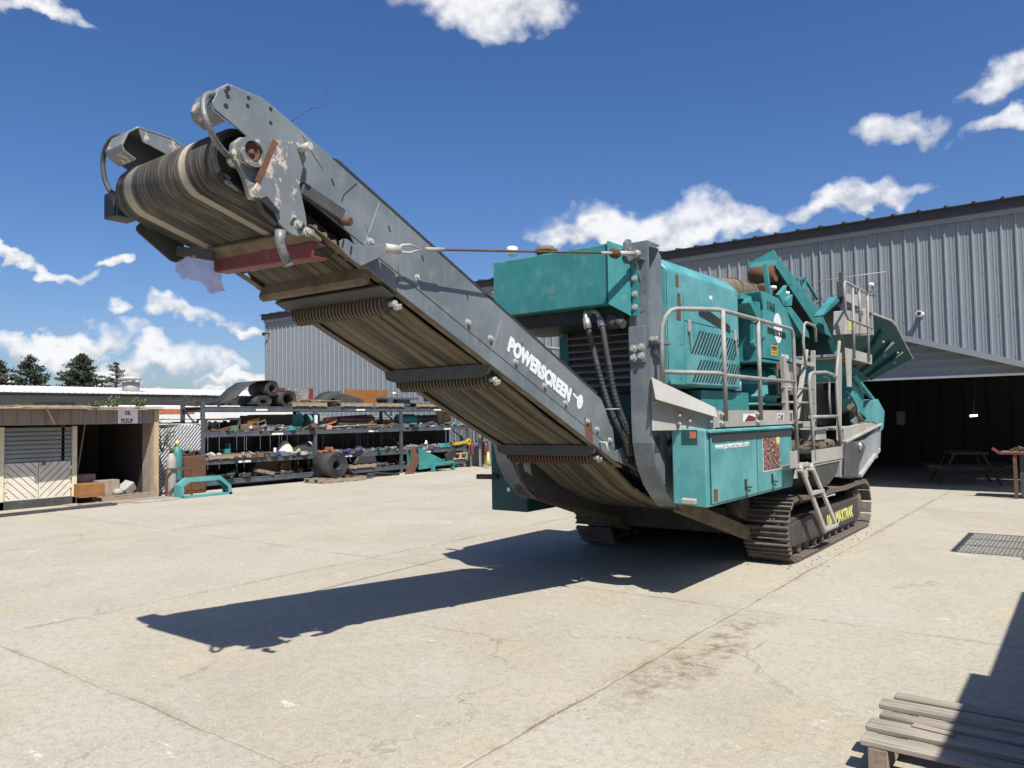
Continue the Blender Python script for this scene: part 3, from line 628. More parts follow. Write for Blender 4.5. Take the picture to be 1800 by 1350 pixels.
# ================================================================ THE CRUSHER
CX = -1.36
cr_ = thing('mobile_crusher', (CX, 0.0, 0), 'huge teal and grey tracked crusher with a long raised conveyor, on the concrete yard', 'crusher')
def P(name, mb, mat, parent=None, bevel=0.003, label=None): return obj(name, mb, mat, parent or cr_, bevel, label=label)
_bolt = {}
def bolts(parent, pts, d, mat='galv', r=0.017, h=0.022):
    """hex bolts as sub-parts: pts on a surface, d = outward axis 'x','-x','y','-y'"""
    key = (d, mat, r)
    if key not in _bolt:
        ax = {'x': (1, 0, 0), '-x': (-1, 0, 0), 'y': (0, 1, 0), '-y': (0, -1, 0)}[d]; ax = Vector(ax)
        m = MB().cyl(ax * -0.004, ax * 0.005, r * 1.5, 12); m.cyl(ax * 0.005, ax * h, r, 6)
        _bolt[key] = mesh_of('bolt', m, mat)
    for p in pts:
        o = bpy.data.objects.new('bolt', _bolt[key]); COL.objects.link(o); o.parent = parent; o.location = Vector(p) - wloc(parent)
def zb(y): return 0.141 - 0.445 * y           # underside line of the discharge conveyor
def zs(y): return 0.211 - 0.455 * y           # seam between upper and lower plates
def zu(y): return 0.575 - 0.4555 * y          # top edge of the side plates
XN, XF = -0.80, -1.92
# ---- discharge conveyor: side plates
tip = [(-6.427, 3.40), (-6.485, 3.353), (-6.52, 3.271), (-6.507, 3.245), (-6.31, 3.155), (-6.12, 3.02), (-5.95, zs(-5.95)),
       (-2.50, zs(-2.50)), (-2.528, 1.537), (-2.72, 1.81), (-2.76, zu(-2.76)), (-5.3, zu(-5.3)), (-6.051, 3.325), (-6.219, 3.392)]
for x0, s in ((XN, 1), (XF, -1)):
    sp = P('conveyor_side_plate', MB().prism(tip, 'x', x0 - s * 0.012, x0), 'grey')
    m = MB().prism([(-5.62, zs(-5.62) - 0.004), (-2.50, zs(-2.50) - 0.004), (-2.34, 1.38), (-2.30, 1.204), (-2.52, zb(-2.52)), (-5.50, zb(-5.50))], 'x', x0 - s * 0.012, x0 - s * 0.001)
    lp = P('lower_side_strip', m, 'grey')
    # inward bottom flange, dusty from below
    y0, y1 = -5.9, -2.35
    P('bottom_flange', MB().prism([(y0, zb(y0)), (y1, zb(y1)), (y1, zb(y1) + 0.01), (y0, zb(y0) + 0.01)], 'x', x0 - s * 0.07, x0 - s * 0.0125), 'dirt')
    # end flange and roof of the tip
    P('tip_flange', MB().strip([(-6.44, 3.205), (-6.507, 3.238), (-6.52, 3.271), (-6.485, 3.353), (-6.427, 3.40), (-6.219, 3.392), (-6.051, 3.325), (-5.6, 3.122)], 'x', x0 - s * 0.20, x0 - s * 0.006, 0.013), 'grey_worn')
    P('inner_lip', MB().prism([(-6.427, 3.392), (-6.219, 3.384), (-6.051, 3.317), (-5.6, 3.114), (-5.6, 3.03), (-6.06, 3.235), (-6.40, 3.32)], 'x', x0 - s * 0.20, x0 - s * 0.192), 'grey_worn')
    P('top_skirt', MB().prism([(-5.75, zu(-5.75) + 0.002), (-2.8, zu(-2.8) + 0.002), (-2.78, zu(-2.78) + 0.03), (-5.7, zu(-5.7) + 0.028)], 'x', x0 - s * 0.03, x0 - s * 0.004), 'hose')
    ys = [-5.46, -4.55, -4.0, -3.62, -3.32, -2.98, -2.82, -2.60]
    if s > 0:
        bolts(sp, [(x0, y, zs(y) + 0.055) for y in ys] + [(x0, y, zs(y) + 0.075) for y in (-5.05, -4.3)], 'x')
        hl_ = []
        for (yy, zz, rr0) in [(-6.43, 3.377, 0.012), (-6.441, 3.356, 0.012), (-6.432, 3.334, 0.012), (-6.443, 3.28, 0.014), (-6.31, 3.366, 0.012), (-6.315, 3.322, 0.011), (-6.174, 3.35, 0.012), (-6.174, 3.273, 0.011)]:
            P('bolt_hole', MB().cyl((x0 - 0.004, yy, zz), (x0 + 0.0012, yy, zz), rr0, 12), 'black', sp, 0)
        for (yy, zz) in ((-5.3, 2.86), (-5.0, 2.72), (-4.55, 2.52), (-3.9, 2.22), (-3.55, 2.02), (-3.18, 1.88), (-5.75, 3.05)):
            P('slot_hole', MB().obox((x0 - 0.001, yy, zz), (0.004, 0.012, 0.04), (0.4, 0, 0)), 'black', sp, 0)
        st = MB().prism([(-3.02, 1.655), (-2.90, 1.605), (-2.885, 1.44), (-3.005, 1.495)], 'x', x0 + 0.0005, x0 + 0.0025); P('warning_sticker', st, 'rust', sp, 0)
    else:
        bolts(sp, [(x0, y, zs(y) + 0.055) for y in ys], '-x')
# lettering on the near plate, reading down the slope
dn = Vector((0, 1, -0.455)).normalized(); upn = Vector((0, 0.455, 1)).normalized()
LP = [(-4.101, 2.174), (-3.26, 1.808), (-3.19, 1.799)]
text('lettering', 'POWERSCREEN', 0.150, (XN + 0.003, LP[0][0], LP[0][1]), dn, upn, 'letter_white', cr_, bold=0.010, spacing=1.08, fit=(LP[1][0] - LP[0][0]) / dn.y)
em_ = MB(); c0_ = Vector((XN + 0.002, -2.995 - 0.06, 0)); c0_.z = zs(c0_.y) + 0.165
def el(m, c, a, b, dx, dy, n=24, w=0.002):
    vs = [c + dx * a * math.cos(t) + dy * b * math.sin(t) for t in [2 * math.pi * k / n for k in range(n)]]
    nx = dx.cross(dy) * w
    m.add([v for v in vs] + [v + nx for v in vs], [list(range(n))[::-1], list(range(n, 2 * n))] + [(i, (i + 1) % n, n + (i + 1) % n, n + i) for i in range(n)])
ec = Vector((XN + 0.001, LP[2][0] + 0.10, LP[2][1] - 0.01))
el(em_, ec, 0.045, 0.065, dn, upn); em_.bar(ec + dn * -0.12 + upn * 0.02, ec + upn * 0.005, 0.002, 0.02, (0, 0.455, 1))
P('emblem', em_, 'letter_white', None, 0)
# old scratches and drips on the near plate
for pts_, mt_, w_ in (([(-5.383, 3.008), (-5.44, 2.876), (-5.506, 2.729)], 'plate', 0.005), ([(-5.965, 3.265), (-5.9, 3.185), (-5.823, 3.106)], 'black', 0.004), ([(-5.567, 3.085), (-5.664, 2.996), (-5.686, 2.948)], 'black', 0.007), ([(-4.165, 2.384), (-4.223, 2.268), (-4.279, 2.159)], 'plate', 0.004), ([(-5.225, 2.626), (-5.22, 2.572), (-5.231, 2.516)], 'charcoal', 0.006), ([(-5.5, 2.847), (-5.46, 2.767), (-5.465, 2.738)], 'charcoal', 0.003)):
    m_ = MB()
    for i in range(2): m_.bar((XN + 0.0006, *pts_[i]), (XN + 0.0006, *pts_[i + 1]), 0.0012, w_, (0, 0, 1))
    P('scratch_mark', m_, mt_, None, 0)
# cross bracing under the deck (dark, inside)
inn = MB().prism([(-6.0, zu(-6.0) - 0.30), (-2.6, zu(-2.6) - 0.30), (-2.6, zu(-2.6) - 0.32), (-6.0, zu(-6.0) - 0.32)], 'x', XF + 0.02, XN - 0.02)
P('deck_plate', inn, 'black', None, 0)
# ---- belt loop
YD, ZD, RD = -6.31, 3.045, 0.160
XB0, XB1 = -1.885, -0.875
sl_ = -0.445; ang = math.atan(sl_)
path = []
nrm = Vector((0.445, 1)).normalized()                              # up-normal of the slope in (y, z)
top0 = Vector((YD, ZD)) + nrm * RD
ytop = [-1.2, -3.0, -5.0]
for y in ytop: path.append((y, top0.y - 0.4555 * (y - top0.x)))
a_top = math.atan2(nrm.y, nrm.x)
a_end = a_top + math.pi * 0.97
for k in range(25):
    a = a_top + (a_end - a_top) * k / 24; path.append((YD + RD * math.cos(a), ZD + RD * math.sin(a)))
head = path[2:]; 
ys_ = -5.62; head.append((ys_, zb(ys_) + 0.035))
P('head_belt', MB().strip(head, 'x', XB0, XB1, 0.018, True), 'belt_head', None, 0)
ret = [(-5.62, zb(-5.62) + 0.035)] + [(y, zb(y) + 0.035 - 0.02 * math.sin((y + 5.62) * 2.05) ** 2) for y in [-5.2, -4.8, -4.25, -3.8, -3.4, -2.75, -2.3]] + [(-1.9, 0.96), (-1.5, 0.80), (-1.1, 0.69), (-0.7, 0.62), (0.2, 0.58)]
P('return_belt', MB().strip(ret, 'x', XB0 + 0.06, XB1 - 0.065, 0.014, True), 'belt', None, 0)
P('carrying_belt', MB().strip(path[:3], 'x', XB0 + 0.05, XB1 - 0.05, 0.015), 'rubber', None, 0)
# head drum and its bearings
dr = P('head_drum', MB().ring((XB0 + 0.01, YD, ZD), (XB1 - 0.01, YD, ZD), RD - 0.01, RD - 0.03, 32).cyl((XB1 - 0.06, YD, ZD), (XB1 - 0.075, YD, ZD), RD - 0.03, 32).cyl((XB0 + 0.06, YD, ZD), (XB0 + 0.075, YD, ZD), RD - 0.03, 32), 'black', None, 0)
P('shaft', MB().cyl((XN - 0.05, YD, ZD + 0.015), (XF - 0.03, YD, ZD + 0.015), 0.045, 16), 'chrome', dr, 0)
bh = P('bearing_housing', MB().prism([(YD - 0.09 + 0.0, ZD + 0.0), (YD - 0.085, ZD + 0.06), (YD - 0.04, ZD + 0.105), (YD + 0.03, ZD + 0.105), (YD + 0.2, ZD - 0.02), (YD + 0.14, ZD - 0.2), (YD + 0.02, ZD - 0.21), (YD - 0.02, ZD - 0.1)], 'x', XN - 0.05, XN - 0.005), 'grey_worn', None, 0.008)
bb = Vector((XN + 0.0, YD + 0.01, ZD + 0.03))
P('bearing_cap', MB().ring(bb - Vector((0.05, 0, 0)), bb + Vector((0.035, 0, 0)), 0.082, 0.056, 28), 'grey_worn', bh, 0)
P('shaft_end', MB().lathe([(0.055, -0.05), (0.055, 0.012), (0.04, 0.02), (0.038, 0.008), (0.018, 0.008), (0.016, 0.018), (0, 0.018)], bb, 24, 'x'), 'rust', bh, 0)
# near chipped bracket plate and its far twin
nbp = [(-6.199, 3.157), (-6.147, 3.168), (-6.014, 3.193), (-5.979, 3.187), (-5.981, 3.14), (-6.012, 3.058), (-6.026, 3.003), (-6.036, 2.945), (-6.019, 2.881), (-5.999, 2.806), (-5.989, 2.752), (-5.991, 2.726), (-5.938, 2.722), (-5.931, 2.695), (-5.969, 2.679), (-6.0, 2.685), (-6.047, 2.667), (-6.084, 2.669), (-6.13, 2.686), (-6.165, 2.712), (-6.184, 2.752), (-6.225, 2.787), (-6.274, 2.819), (-6.311, 2.838), (-6.329, 2.849), (-6.323, 2.869), (-6.299, 2.915), (-6.249, 3.024)]
bp = P('scraper_bracket', MB().prism(nbp, 'x', -0.745, -0.732), 'grey_worn', None, 0.002)
P('bracket_edge_bar', MB().bar((-0.735, *(-6.193, 3.154)), (-0.735, *(-6.301, 2.903)), 0.03, 0.010, (1, 0, 0)), 'rust', bp, 0)
P('bracket_angle', MB().prism([(-6.297, 2.818), (-6.257, 2.838), (-6.173, 2.767), (-6.198, 2.755)], 'x', -0.73, -0.715).prism([(-6.283, 2.825), (-6.184, 2.762), (-6.165, 2.712), (-6.25, 2.765)], 'x', -0.79, -0.748), 'black', bp, 0)
P('pivot_tube', MB().cyl((-0.74, *(-6.032, 3.151)), (-0.655, *(-6.025, 3.156)), 0.022, 14), 'galv', bp, 0)
bolts(bp, [(-0.732, *p) for p in [(-6.051, 2.73), (-5.987, 2.703)]], 'x')
P('adjuster_slot', MB().obox((-0.7315, *(-6.082, 2.741)), (0.003, 0.02, 0.05), (-0.6, 0, 0)), 'black', bp, 0)
P('adjuster_slot', MB().obox((-0.7315, *(-6.021, 2.72)), (0.003, 0.02, 0.045), (-0.6, 0, 0)), 'black', bp, 0)
fbp = [(-6.301, 2.984), (-6.294, 2.897), (-6.316, 2.871), (-6.317, 2.849), (-6.304, 2.833), (-6.101, 2.695), (-6.068, 2.686), (-6.027, 2.697), (-5.999, 2.724), (-6.008, 2.802), (-6.038, 2.908), (-6.26, 2.958)]
fb = P('scraper_bracket', MB().prism(fbp, 'x', -1.965, -1.95), 'charcoal', None, 0.002)
P('bracket_pad', MB().prism([(-6.256, 2.936), (-6.211, 2.913), (-6.236, 2.873), (-6.275, 2.897)], 'x', -1.95, -1.945), 'plate', fb, 0)
# drive motor on the far side
gm = P('gear_motor', MB().cyl((XF - 0.02, YD, ZD - 0.02), (XF - 0.16, YD, ZD - 0.02), 0.075, 20).box(XF - 0.30, XF - 0.17, YD - 0.08, YD + 0.07, ZD - 0.1, ZD + 0.06), 'black', None, 0.006)
P('motor_flange', MB().box(XF - 0.165, XF - 0.145, YD - 0.07, YD + 0.07, ZD - 0.10, ZD + 0.10), 'teal_dark', gm)
# scraper cross beam, red channel, snub beam
y_s, z_s = -5.98, 2.66
P('scraper_blade', MB().bar((XN - 0.0, -5.88, 2.715), (-1.76, -5.92, 2.735), 0.11, 0.025, (0, 0.5, 1)), 'dirt')
rc0, rc1 = Vector((-0.839, -5.86, 2.639)), Vector((-1.817, -5.88, 2.679))
P('red_channel', MB().bar(rc0, rc1, 0.012, 0.085).bar(rc0 + Vector((0, 0.05, 0.04)), rc1 + Vector((0, 0.05, 0.04)), 0.1, 0.012).bar(rc0 + Vector((0, 0.05, -0.04)), rc1 + Vector((0, 0.05, -0.04)), 0.1, 0.012), 'oxide_red', None, 0.002)
P('cross_arm', MB().bar((-1.93, -6.065, 2.758), (-1.7, -5.953, 2.71), 0.03, 0.06), 'charcoal', None, 0.003)
P('snub_beam', MB().bar((XN - 0.02, -5.46, zb(-5.46) - 0.025), (XF + 0.03, -5.46, zb(-5.46) - 0.02), 0.12, 0.07, (0, 1, -0.445)), 'dirt', None, 0.02)
P('snub_beam', MB().bar((XN - 0.02, -5.30, zb(-5.30) - 0.03), (XF + 0.03, -5.30, zb(-5.30) - 0.025), 0.13, 0.02, (0, 0.445, 1)), 'charcoal', None, 0.004)
# return rollers with rubber discs, two behind dark guard plates
def roller(y, guard=True, gy=0.0):
    zc = zb(y) - 0.062
    rl = P('return_roller', MB().cyl((XN - 0.10, y, zc), (XF + 0.10, y, zc), 0.036, 14), 'charcoal', None, 0)
    n = 26
    dm = mesh_of('roller_disc', MB().ring((-0.006, 0, 0), (0.006, 0, 0), 0.066, 0.034, 22), M['rust'] if y > -3.2 else M['dirt'])
    for k in range(n):
        o = bpy.data.objects.new('roller_disc', dm); COL.objects.link(o); o.parent = rl
        xx = XN - 0.13 - (abs(XF - XN) - 0.26) * k / (n - 1); o.location = Vector((xx, y, zc)) - wloc(rl); o.rotation_euler = (0, R(0), R(10))
    if guard:
        yg = y - 0.085
        P('roller_guard', MB().prism([(XN - 0.005, zb(yg) + 0.012), (XF - 0.0, zb(yg) + 0.012), (XF + 0.02, zb(yg) - 0.06), (XF + 0.10, zb(yg) - 0.085), (XN - 0.10, zb(yg) - 0.085), (XN - 0.02, zb(yg) - 0.055)], 'y', yg - 0.006, yg + 0.006), 'charcoal', None, 0.003)
    for x0, s in ((XN, 1), (XF, -1)):
        b_ = P('roller_bracket', MB().prism([(y - 0.07, zb(y) + 0.03), (y + 0.09, zb(y) - 0.04), (y + 0.05, zc - 0.04), (y - 0.04, zc - 0.03)], 'x', x0 - s * 0.10, x0 - s * 0.09), 'charcoal', None, 0.002)
        if s > 0: P('bolt_nut', MB().cyl((x0 - 0.09, y, zc), (x0 - 0.03, y, zc), 0.02, 8).obox((x0 - 0.045, y + 0.03, zc - 0.02), (0.03, 0.05, 0.03), (0.4, 0.3, 0)), 'galv', b_, 0)
roller(-5.22, False); roller(-4.20); roller(-2.74)
# top idler ends seen between plates and slope lip at the head
P('edge_angle', MB().bar((XN + 0.02, *(-5.992, 2.954)), (XN + 0.02, *(-5.696, 2.858)), 0.04, 0.075, (0, 0.445, 1)), 'charcoal', None, 0.004)
P('red_knob', MB().cyl((XN + 0.02, *(-5.704, 2.826)), (XN + 0.08, *(-5.685, 2.815)), 0.025, 12), 'rust', None, 0)
m = MB()
for k in range(5):
    y = -5.86 + k * 0.07; m.cyl((XN - 0.09, y, zs(y) - 0.11), (XN - 0.02, y, zs(y) - 0.11), 0.016, 8)
P('idler_end', m, 'dirt', None, 0)
P('inner_frame', MB().prism([(-6.1, zs(-6.1) - 0.02), (-5.3, zs(-5.3) - 0.03), (-5.3, zb(-5.3) + 0.02), (-5.9, zb(-5.9) + 0.02)], 'x', XN - 0.10, XN - 0.09), 'black', None, 0)
# small clip bolt and bracket for the hold-up cable
P('clip_bolt', MB().tube([(XN + 0.0, -2.78, 1.435), (XN + 0.07, -2.78, 1.43), (XN + 0.075, -2.76, 1.35)], 0.012, 8), 'galv')
cbp = [(-5.771, 2.686), (-5.745, 2.704), (-5.715, 2.706), (-5.669, 2.686), (-5.638, 2.682), (-5.453, 2.717), (-5.416, 2.714), (-5.412, 2.677), (-5.454, 2.646), (-5.608, 2.567), (-5.655, 2.581), (-5.723, 2.614), (-5.768, 2.648)]
cb_ = P('cable_bracket', MB().prism(cbp, 'x', -0.725, -0.712).prism(cbp[4:7] + [(cbp[6][0], cbp[6][1] - 0.02), (cbp[4][0], cbp[4][1] - 0.02)], 'x', -0.80, -0.726), 'grey', None, 0.002)
P('adjuster_slot', MB().obox((-0.711, *(-5.752, 2.676)), (0.003, 0.012, 0.05), (-0.2, 0, 0)), 'black', cb_, 0)
P('adjuster_slot', MB().obox((-0.711, *(-5.692, 2.645)), (0.003, 0.012, 0.05), (-0.2, 0, 0)), 'black', cb_, 0)
A = Vector((-0.7, -5.361, 2.709)); B = Vector((-0.508, -2.52, 3.113))
A1 = A + (B - A) * 0.13
hb = P('holding_cable', MB().tube([A1, A + (B - A) * 0.80], 0.0085, 8), 'rust', None, 0)
P('holding_cable', MB().tube([(XF - 0.07, -5.0, 2.62), (-2.2, -2.5, 2.48)], 0.0085, 8), 'rust', None, 0)
P('thimble', MB().tube([A + Vector((0, 0.02, 0)), A + (B - A) * 0.025 + Vector((0, 0, 0.022)), A + (B - A) * 0.045 + Vector((0, 0, 0.026)), A + (B - A) * 0.08, A + (B - A) * 0.045 - Vector((0, 0, 0.026)), A + (B - A) * 0.025 - Vector((0, 0, 0.022)), A + Vector((0, 0.02, 0))], 0.009, 8).cyl(A - Vector((0.03, 0.05, 0)), A + Vector((0.0, 0.05, 0)), 0.03, 12), 'galv', hb, 0)
for f0_, f1_ in ((0.09, 0.15), (0.79, 0.855)): P('ferrule', MB().cyl(A + (B - A) * f0_, A + (B - A) * f1_, 0.014, 12), 'plate', hb, 0)
P('turnbuckle', MB().cyl(A + (B - A) * 0.88, A + (B - A) * 0.975, 0.022, 12).cyl(A + (B - A) * 0.975, B, 0.032, 10), 'galv', hb, 0)
P('shackle', MB().lathe([(0.02, -0.05), (0.045, -0.03), (0.045, 0.03), (0.02, 0.05)], A + (B - A) * 0.865, 12, 'y'), 'rust', hb, 0)
# hoses at the head
P('armoured_hose', MB().tube(smooth([(-0.819, -6.5, 3.331), (-0.782, -6.57, 3.282), (-0.746, -6.6, 3.209), (-0.723, -6.6, 3.142), (-0.735, -6.56, 3.081), (-0.797, -6.48, 3.057), (-0.85, -6.4, 3.048), (-0.866, -6.33, 3.068)], 9), [0.0175 if k % 2 else 0.0135 for k in range(64)], 10), 'armour', None, 0)
P('hose_fitting', MB().cyl((-0.854, -6.38, 3.052), (-0.869, -6.31, 3.082), 0.019, 10), 'plate', None, 0)
P('drive_hose', MB().tube(smooth([(-1.85, -6.447, 3.375), (-1.97, -6.452, 3.39), (-2.05, -6.456, 3.351), (-2.1, -6.453, 3.282), (-2.1, -6.446, 3.189), (-2.08, -6.434, 3.119), (-2.02, -6.425, 3.062), (-1.96, -6.375, 3.062)], 9), [0.0165 if k % 2 else 0.0135 for k in range(64)], 10), 'charcoal', None, 0)
P('hanging_pipe_stub', MB().tube([(-0.72, -6.171, 2.671), (-0.72, -6.177, 2.615), (-0.72, -6.158, 2.564), (-0.72, -6.123, 2.499)], [0.03, 0.026, 0.024, 0.024], 12).ring((-0.72, -6.126, 2.504), (-0.72, -6.119, 2.49), 0.026, 0.016, 12), 'armour', None, 0)
P('loose_wire', MB().tube([(-0.85, -6.002, 3.344), (-0.85, -5.931, 3.412), (-0.85, -5.859, 3.468), (-0.85, -5.809, 3.487), (-0.85, -5.767, 3.538), (-0.85, -5.75, 3.605), (-0.85, -5.754, 3.645)], 0.0022, 5), 'hose', None, 0)
# torn mesh cloth hanging below the far bracket
out_ = [(-6.086, 2.696), (-5.986, 2.726), (-5.891, 2.705), (-5.842, 2.668), (-5.825, 2.558), (-5.801, 2.516), (-5.854, 2.51), (-5.906, 2.481), (-5.946, 2.491), (-5.962, 2.533), (-5.993, 2.558), (-6.039, 2.552), (-6.07, 2.569), (-6.1, 2.551), (-6.13, 2.589), (-6.152, 2.593), (-6.156, 2.642)]
def inside(p, poly):
    c = False; n = len(poly)
    for i in range(n):
        a, b = poly[i], poly[(i + 1) % n]
        if (a[1] > p[1]) != (b[1] > p[1]) and p[0] < (b[0] - a[0]) * (p[1] - a[1]) / (b[1] - a[1]) + a[0]: c = not c
    return c
m = MB(); ys0, ys1 = min(p[0] for p in out_), max(p[0] for p in out_); zs0, zs1 = min(p[1] for p in out_), max(p[1] for p in out_); d_ = 0.0100
i = 0; y = ys0
while y < ys1:
    z = zs0
    while z < zs1:
        if inside((y, z), out_):
            xx = -1.80 + 0.02 * math.sin(y * 23) * (zs1 - z) / 0.3
            m.obox((xx, y, z), (0.0015, 0.0022, d_ * 1.45), (0.785, 0, 0)); m.obox((xx, y, z), (0.0015, 0.0022, d_ * 1.45), (-0.785, 0, 0))
        z += d_
    y += d_
P('torn_mesh', m, 'pink', None, 0)
# ---- curved posts (chassis ears) left and right of the conveyor
cv = [(-2.45, 3.22), (-2.45, 1.62), (-2.44, 1.42), (-2.38, 1.22), (-2.26, 1.04), (-2.08, 0.88), (-1.97, 0.81)]
for xa, xb, s in ((-0.65, -0.455, 1), (-2.265, -2.07, -1)):
    TZ = 0.0 if s > 0 else -0.75
    post = P('curved_post', MB().strip([(cv[0][0], cv[0][1] + TZ)] + cv[1:], 'x', xa, xb, 0.014), 'grey', None, 0)
    sidep = [(-2.43, 3.22 + TZ), (-2.43, 1.62), (-2.42, 1.42), (-2.36, 1.22), (-2.24, 1.05), (-2.06, 0.89), (-1.86, 0.78), (-1.80, 0.92), (-2.0, 1.10), (-2.13, 1.35), (-2.17, 1.62), (-2.17, 3.14 + TZ), (-2.30, 3.24 + TZ)]
    xo = xb if s > 0 else xa
    P('post_web', MB().prism(sidep, 'x', xo - 0.007 * s - 0.006, xo - 0.007 * s + 0.006), 'grey', post, 0.002)
    if s < 0: continue
    P('post_cap', MB().box(xa, xb, -2.44, -2.18, 3.205, 3.222) if s < 0 else MB().prism([(-2.45, 3.215), (-2.45, 3.24), (-2.2, 3.24), (-2.2, 3.225)], 'x', xa + 0.02, xb), 'grey', post, 0)
    ex = xa + 0.02
    P('cable_lug', MB().prism([(-2.50, 3.03), (-2.58, 3.10), (-2.58, 3.22), (-2.53, 3.26), (-2.47, 3.26), (-2.457, 3.0)], 'x', ex, ex + 0.03).ring((ex + 0.03, -2.525, 3.19), (ex + 0.034, -2.525, 3.19), 0.035, 0.02, 16).prism([(-2.46, 3.06), (-2.54, 3.08), (-2.457, 2.87)], 'x', ex + 0.09, ex + 0.105).box(ex, xb - 0.02, -2.52, -2.458, 3.06, 3.08), 'grey', post, 0.002)
    if s > 0:
        P('web_opening', MB().prism([(-2.415, 3.19), (-2.215, 3.20), (-2.415, 2.98)], 'x', xb - 0.0005, xb + 0.0012), 'black', post, 0)
        P('splice_plate', MB().box(xa, xb - 0.03, -2.478, -2.458, 2.14, 2.47).box(xb + 0.002, xb + 0.10, -2.45, -2.22, 2.30, 2.33), 'grey', post, 0.004)
        bolts(post, [(xa + 0.05, -2.478, 2.27), (xa + 0.05, -2.478, 2.19), (xa + 0.125, -2.478, 2.28), (xa + 0.125, -2.478, 2.20)], '-y', r=0.024, h=0.03)
        bolts(post, [(xb + 0.03, -2.46, 2.345), (xb + 0.07, -2.46, 2.345)], '-y', r=0.016)
        bolts(post, [(xb + 0.01, -2.3, 2.22), (xb + 0.01, -2.36, 2.24)], 'x', r=0.022)
        hm = []
        for dx_, zz in ((0.03, 2.59), (0.075, 2.59), (0.12, 2.595), (0.15, 2.6), (0.16, 2.9), (0.16, 2.78), (0.1, 3.0)): P('bolt_hole', MB().cyl((xa + dx_, -2.456, zz), (xa + dx_, -2.4585, zz), 0.007, 10), 'black', post, 0)
        P('data_plate', MB().box(xb + 0.001, xb + 0.0025, -2.40, -2.30, 1.33, 1.48), 'charcoal', post, 0)
# ---- hydraulic / water tank across the front
tk = [(-2.03, 3.215), (-2.03, 2.66), (-0.73, 2.66), (-0.73, 3.21)]
tank = P('tank', MB().prism(tk, 'y', -2.70, -1.75), 'teal', None, 0.012)
TX = [(-0.711, 3.221), (-0.737, 2.666)]
sid = MB().add([(-0.726, -2.70, 2.66), (-0.60, -2.50, 2.555), (-0.60, -1.75, 2.555), (-0.726, -1.75, 2.66), (-0.726, -2.70, 3.24), (-0.60, -2.50, 3.10), (-0.60, -1.75, 3.10), (-0.726, -1.75, 3.24)], [(0, 1, 5, 4), (1, 2, 6, 5), (2, 3, 7, 6), (3, 0, 4, 7), (4, 5, 6, 7), (0, 3, 2, 1)])
P('tank_end', sid, 'teal', tank, 0.006)
P('tank_flange', MB().box(-0.598, -0.53, -2.50, -2.485, 2.56, 3.06), 'teal', tank, 0.002)
bolts(tank, [(-0.565, -2.50, 2.64), (-0.565, -2.50, 2.76), (-0.565, -2.50, 2.90)], '-y', r=0.02)
P('weld_seam', MB().box(-0.734, -0.727, -2.706, -2.70, 2.66, 3.215), 'teal_dark', tank, 0)
P('filler_cap', MB().lathe([(0.09, 0), (0.09, 0.03), (0.11, 0.035), (0.11, 0.06), (0.08, 0.065), (0.08, 0.085), (0, 0.09)], (-1.451, -2.6, 3.215), 20), 'dirt', tank, 0)
P('beacon', MB().cyl((-1.86, -2.6, 3.2), (-1.86, -2.6, 3.28), 0.015, 10).lathe([(0.055, 0), (0.055, 0.075), (0.04, 0.085), (0, 0.088)], (-1.86, -2.6, 3.28), 18), 'white', tank, 0)
P('hatch_lid', MB().lathe([(0.14, 0), (0.14, 0.012), (0, 0.014)], (-1.15, -2.5, 3.215), 26), 'black', tank, 0)
P('exhaust_coil', MB().tube([(-0.72 + 0.10 * math.cos(t / 3), -2.1 + 0.10 * math.sin(t / 3), 3.10 + t * 0.004) for t in range(0, 36)], 0.02, 8), 'hose', tank, 0)
P('side_tube', MB().cyl((-2.05, -2.3, 2.98), (-2.35, -2.3, 2.98), 0.03, 12), 'galv', tank, 0)
P('tank_support', MB().box(-2.05, -0.66, -2.55, -1.8, 2.53, 2.655), 'black', tank, 0)
# pipes and wrapped hoses from the tank down into the chassis
hz = [(-1.002, -2.62, 2.565), (-1.007, -2.62, 2.608), (-0.97, -2.62, 2.636), (-0.979, -2.62, 2.537), (-0.951, -2.62, 2.403), (-0.908, -2.62, 2.218), (-0.855, -2.6, 1.93), (-0.8, -2.55, 1.723), (-0.745, -2.5, 1.567), (-0.716, -2.45, 1.462), (-0.711, -2.38, 1.33)]
def hosepath(pts): return [Vector(p) for p in pts]
h1 = [(-1.001, -2.5, 2.598), (-1.001, -2.62, 2.628), (-0.984, -2.66, 2.56), (-0.962, -2.66, 2.464), (-0.941, -2.64, 2.349), (-0.904, -2.62, 2.139), (-0.855, -2.6, 1.93), (-0.801, -2.58, 1.733), (-0.757, -2.52, 1.578), (-0.739, -2.44, 1.462), (-0.734, -2.36, 1.303)]
h2 = [(-1.012, -2.55, 2.647), (-0.922, -2.58, 2.625), (-0.869, -2.6, 2.555), (-0.836, -2.62, 2.472), (-0.815, -2.62, 2.341), (-0.791, -2.6, 2.134), (-0.766, -2.58, 1.928), (-0.735, -2.55, 1.763), (-0.708, -2.48, 1.592), (-0.72, -2.4, 1.461), (-0.722, -2.34, 1.302)]
ha = P('hydraulic_hose', MB().tube(smooth(h1[3:], 5), 0.025, 12), 'charcoal', None, 0)
P('pipe_bend', MB().tube(smooth(h1[:4], 5), 0.024, 12).cyl(h1[2], h1[3], 0.036, 10), 'chrome', ha, 0)
hb2 = P('hydraulic_hose', MB().tube(smooth(h2[3:], 5), 0.025, 12), 'charcoal', None, 0)
P('pipe_bend', MB().tube(smooth(h2[:4], 5), 0.024, 12).cyl(h2[2], h2[3], 0.036, 10), 'chrome', hb2, 0)
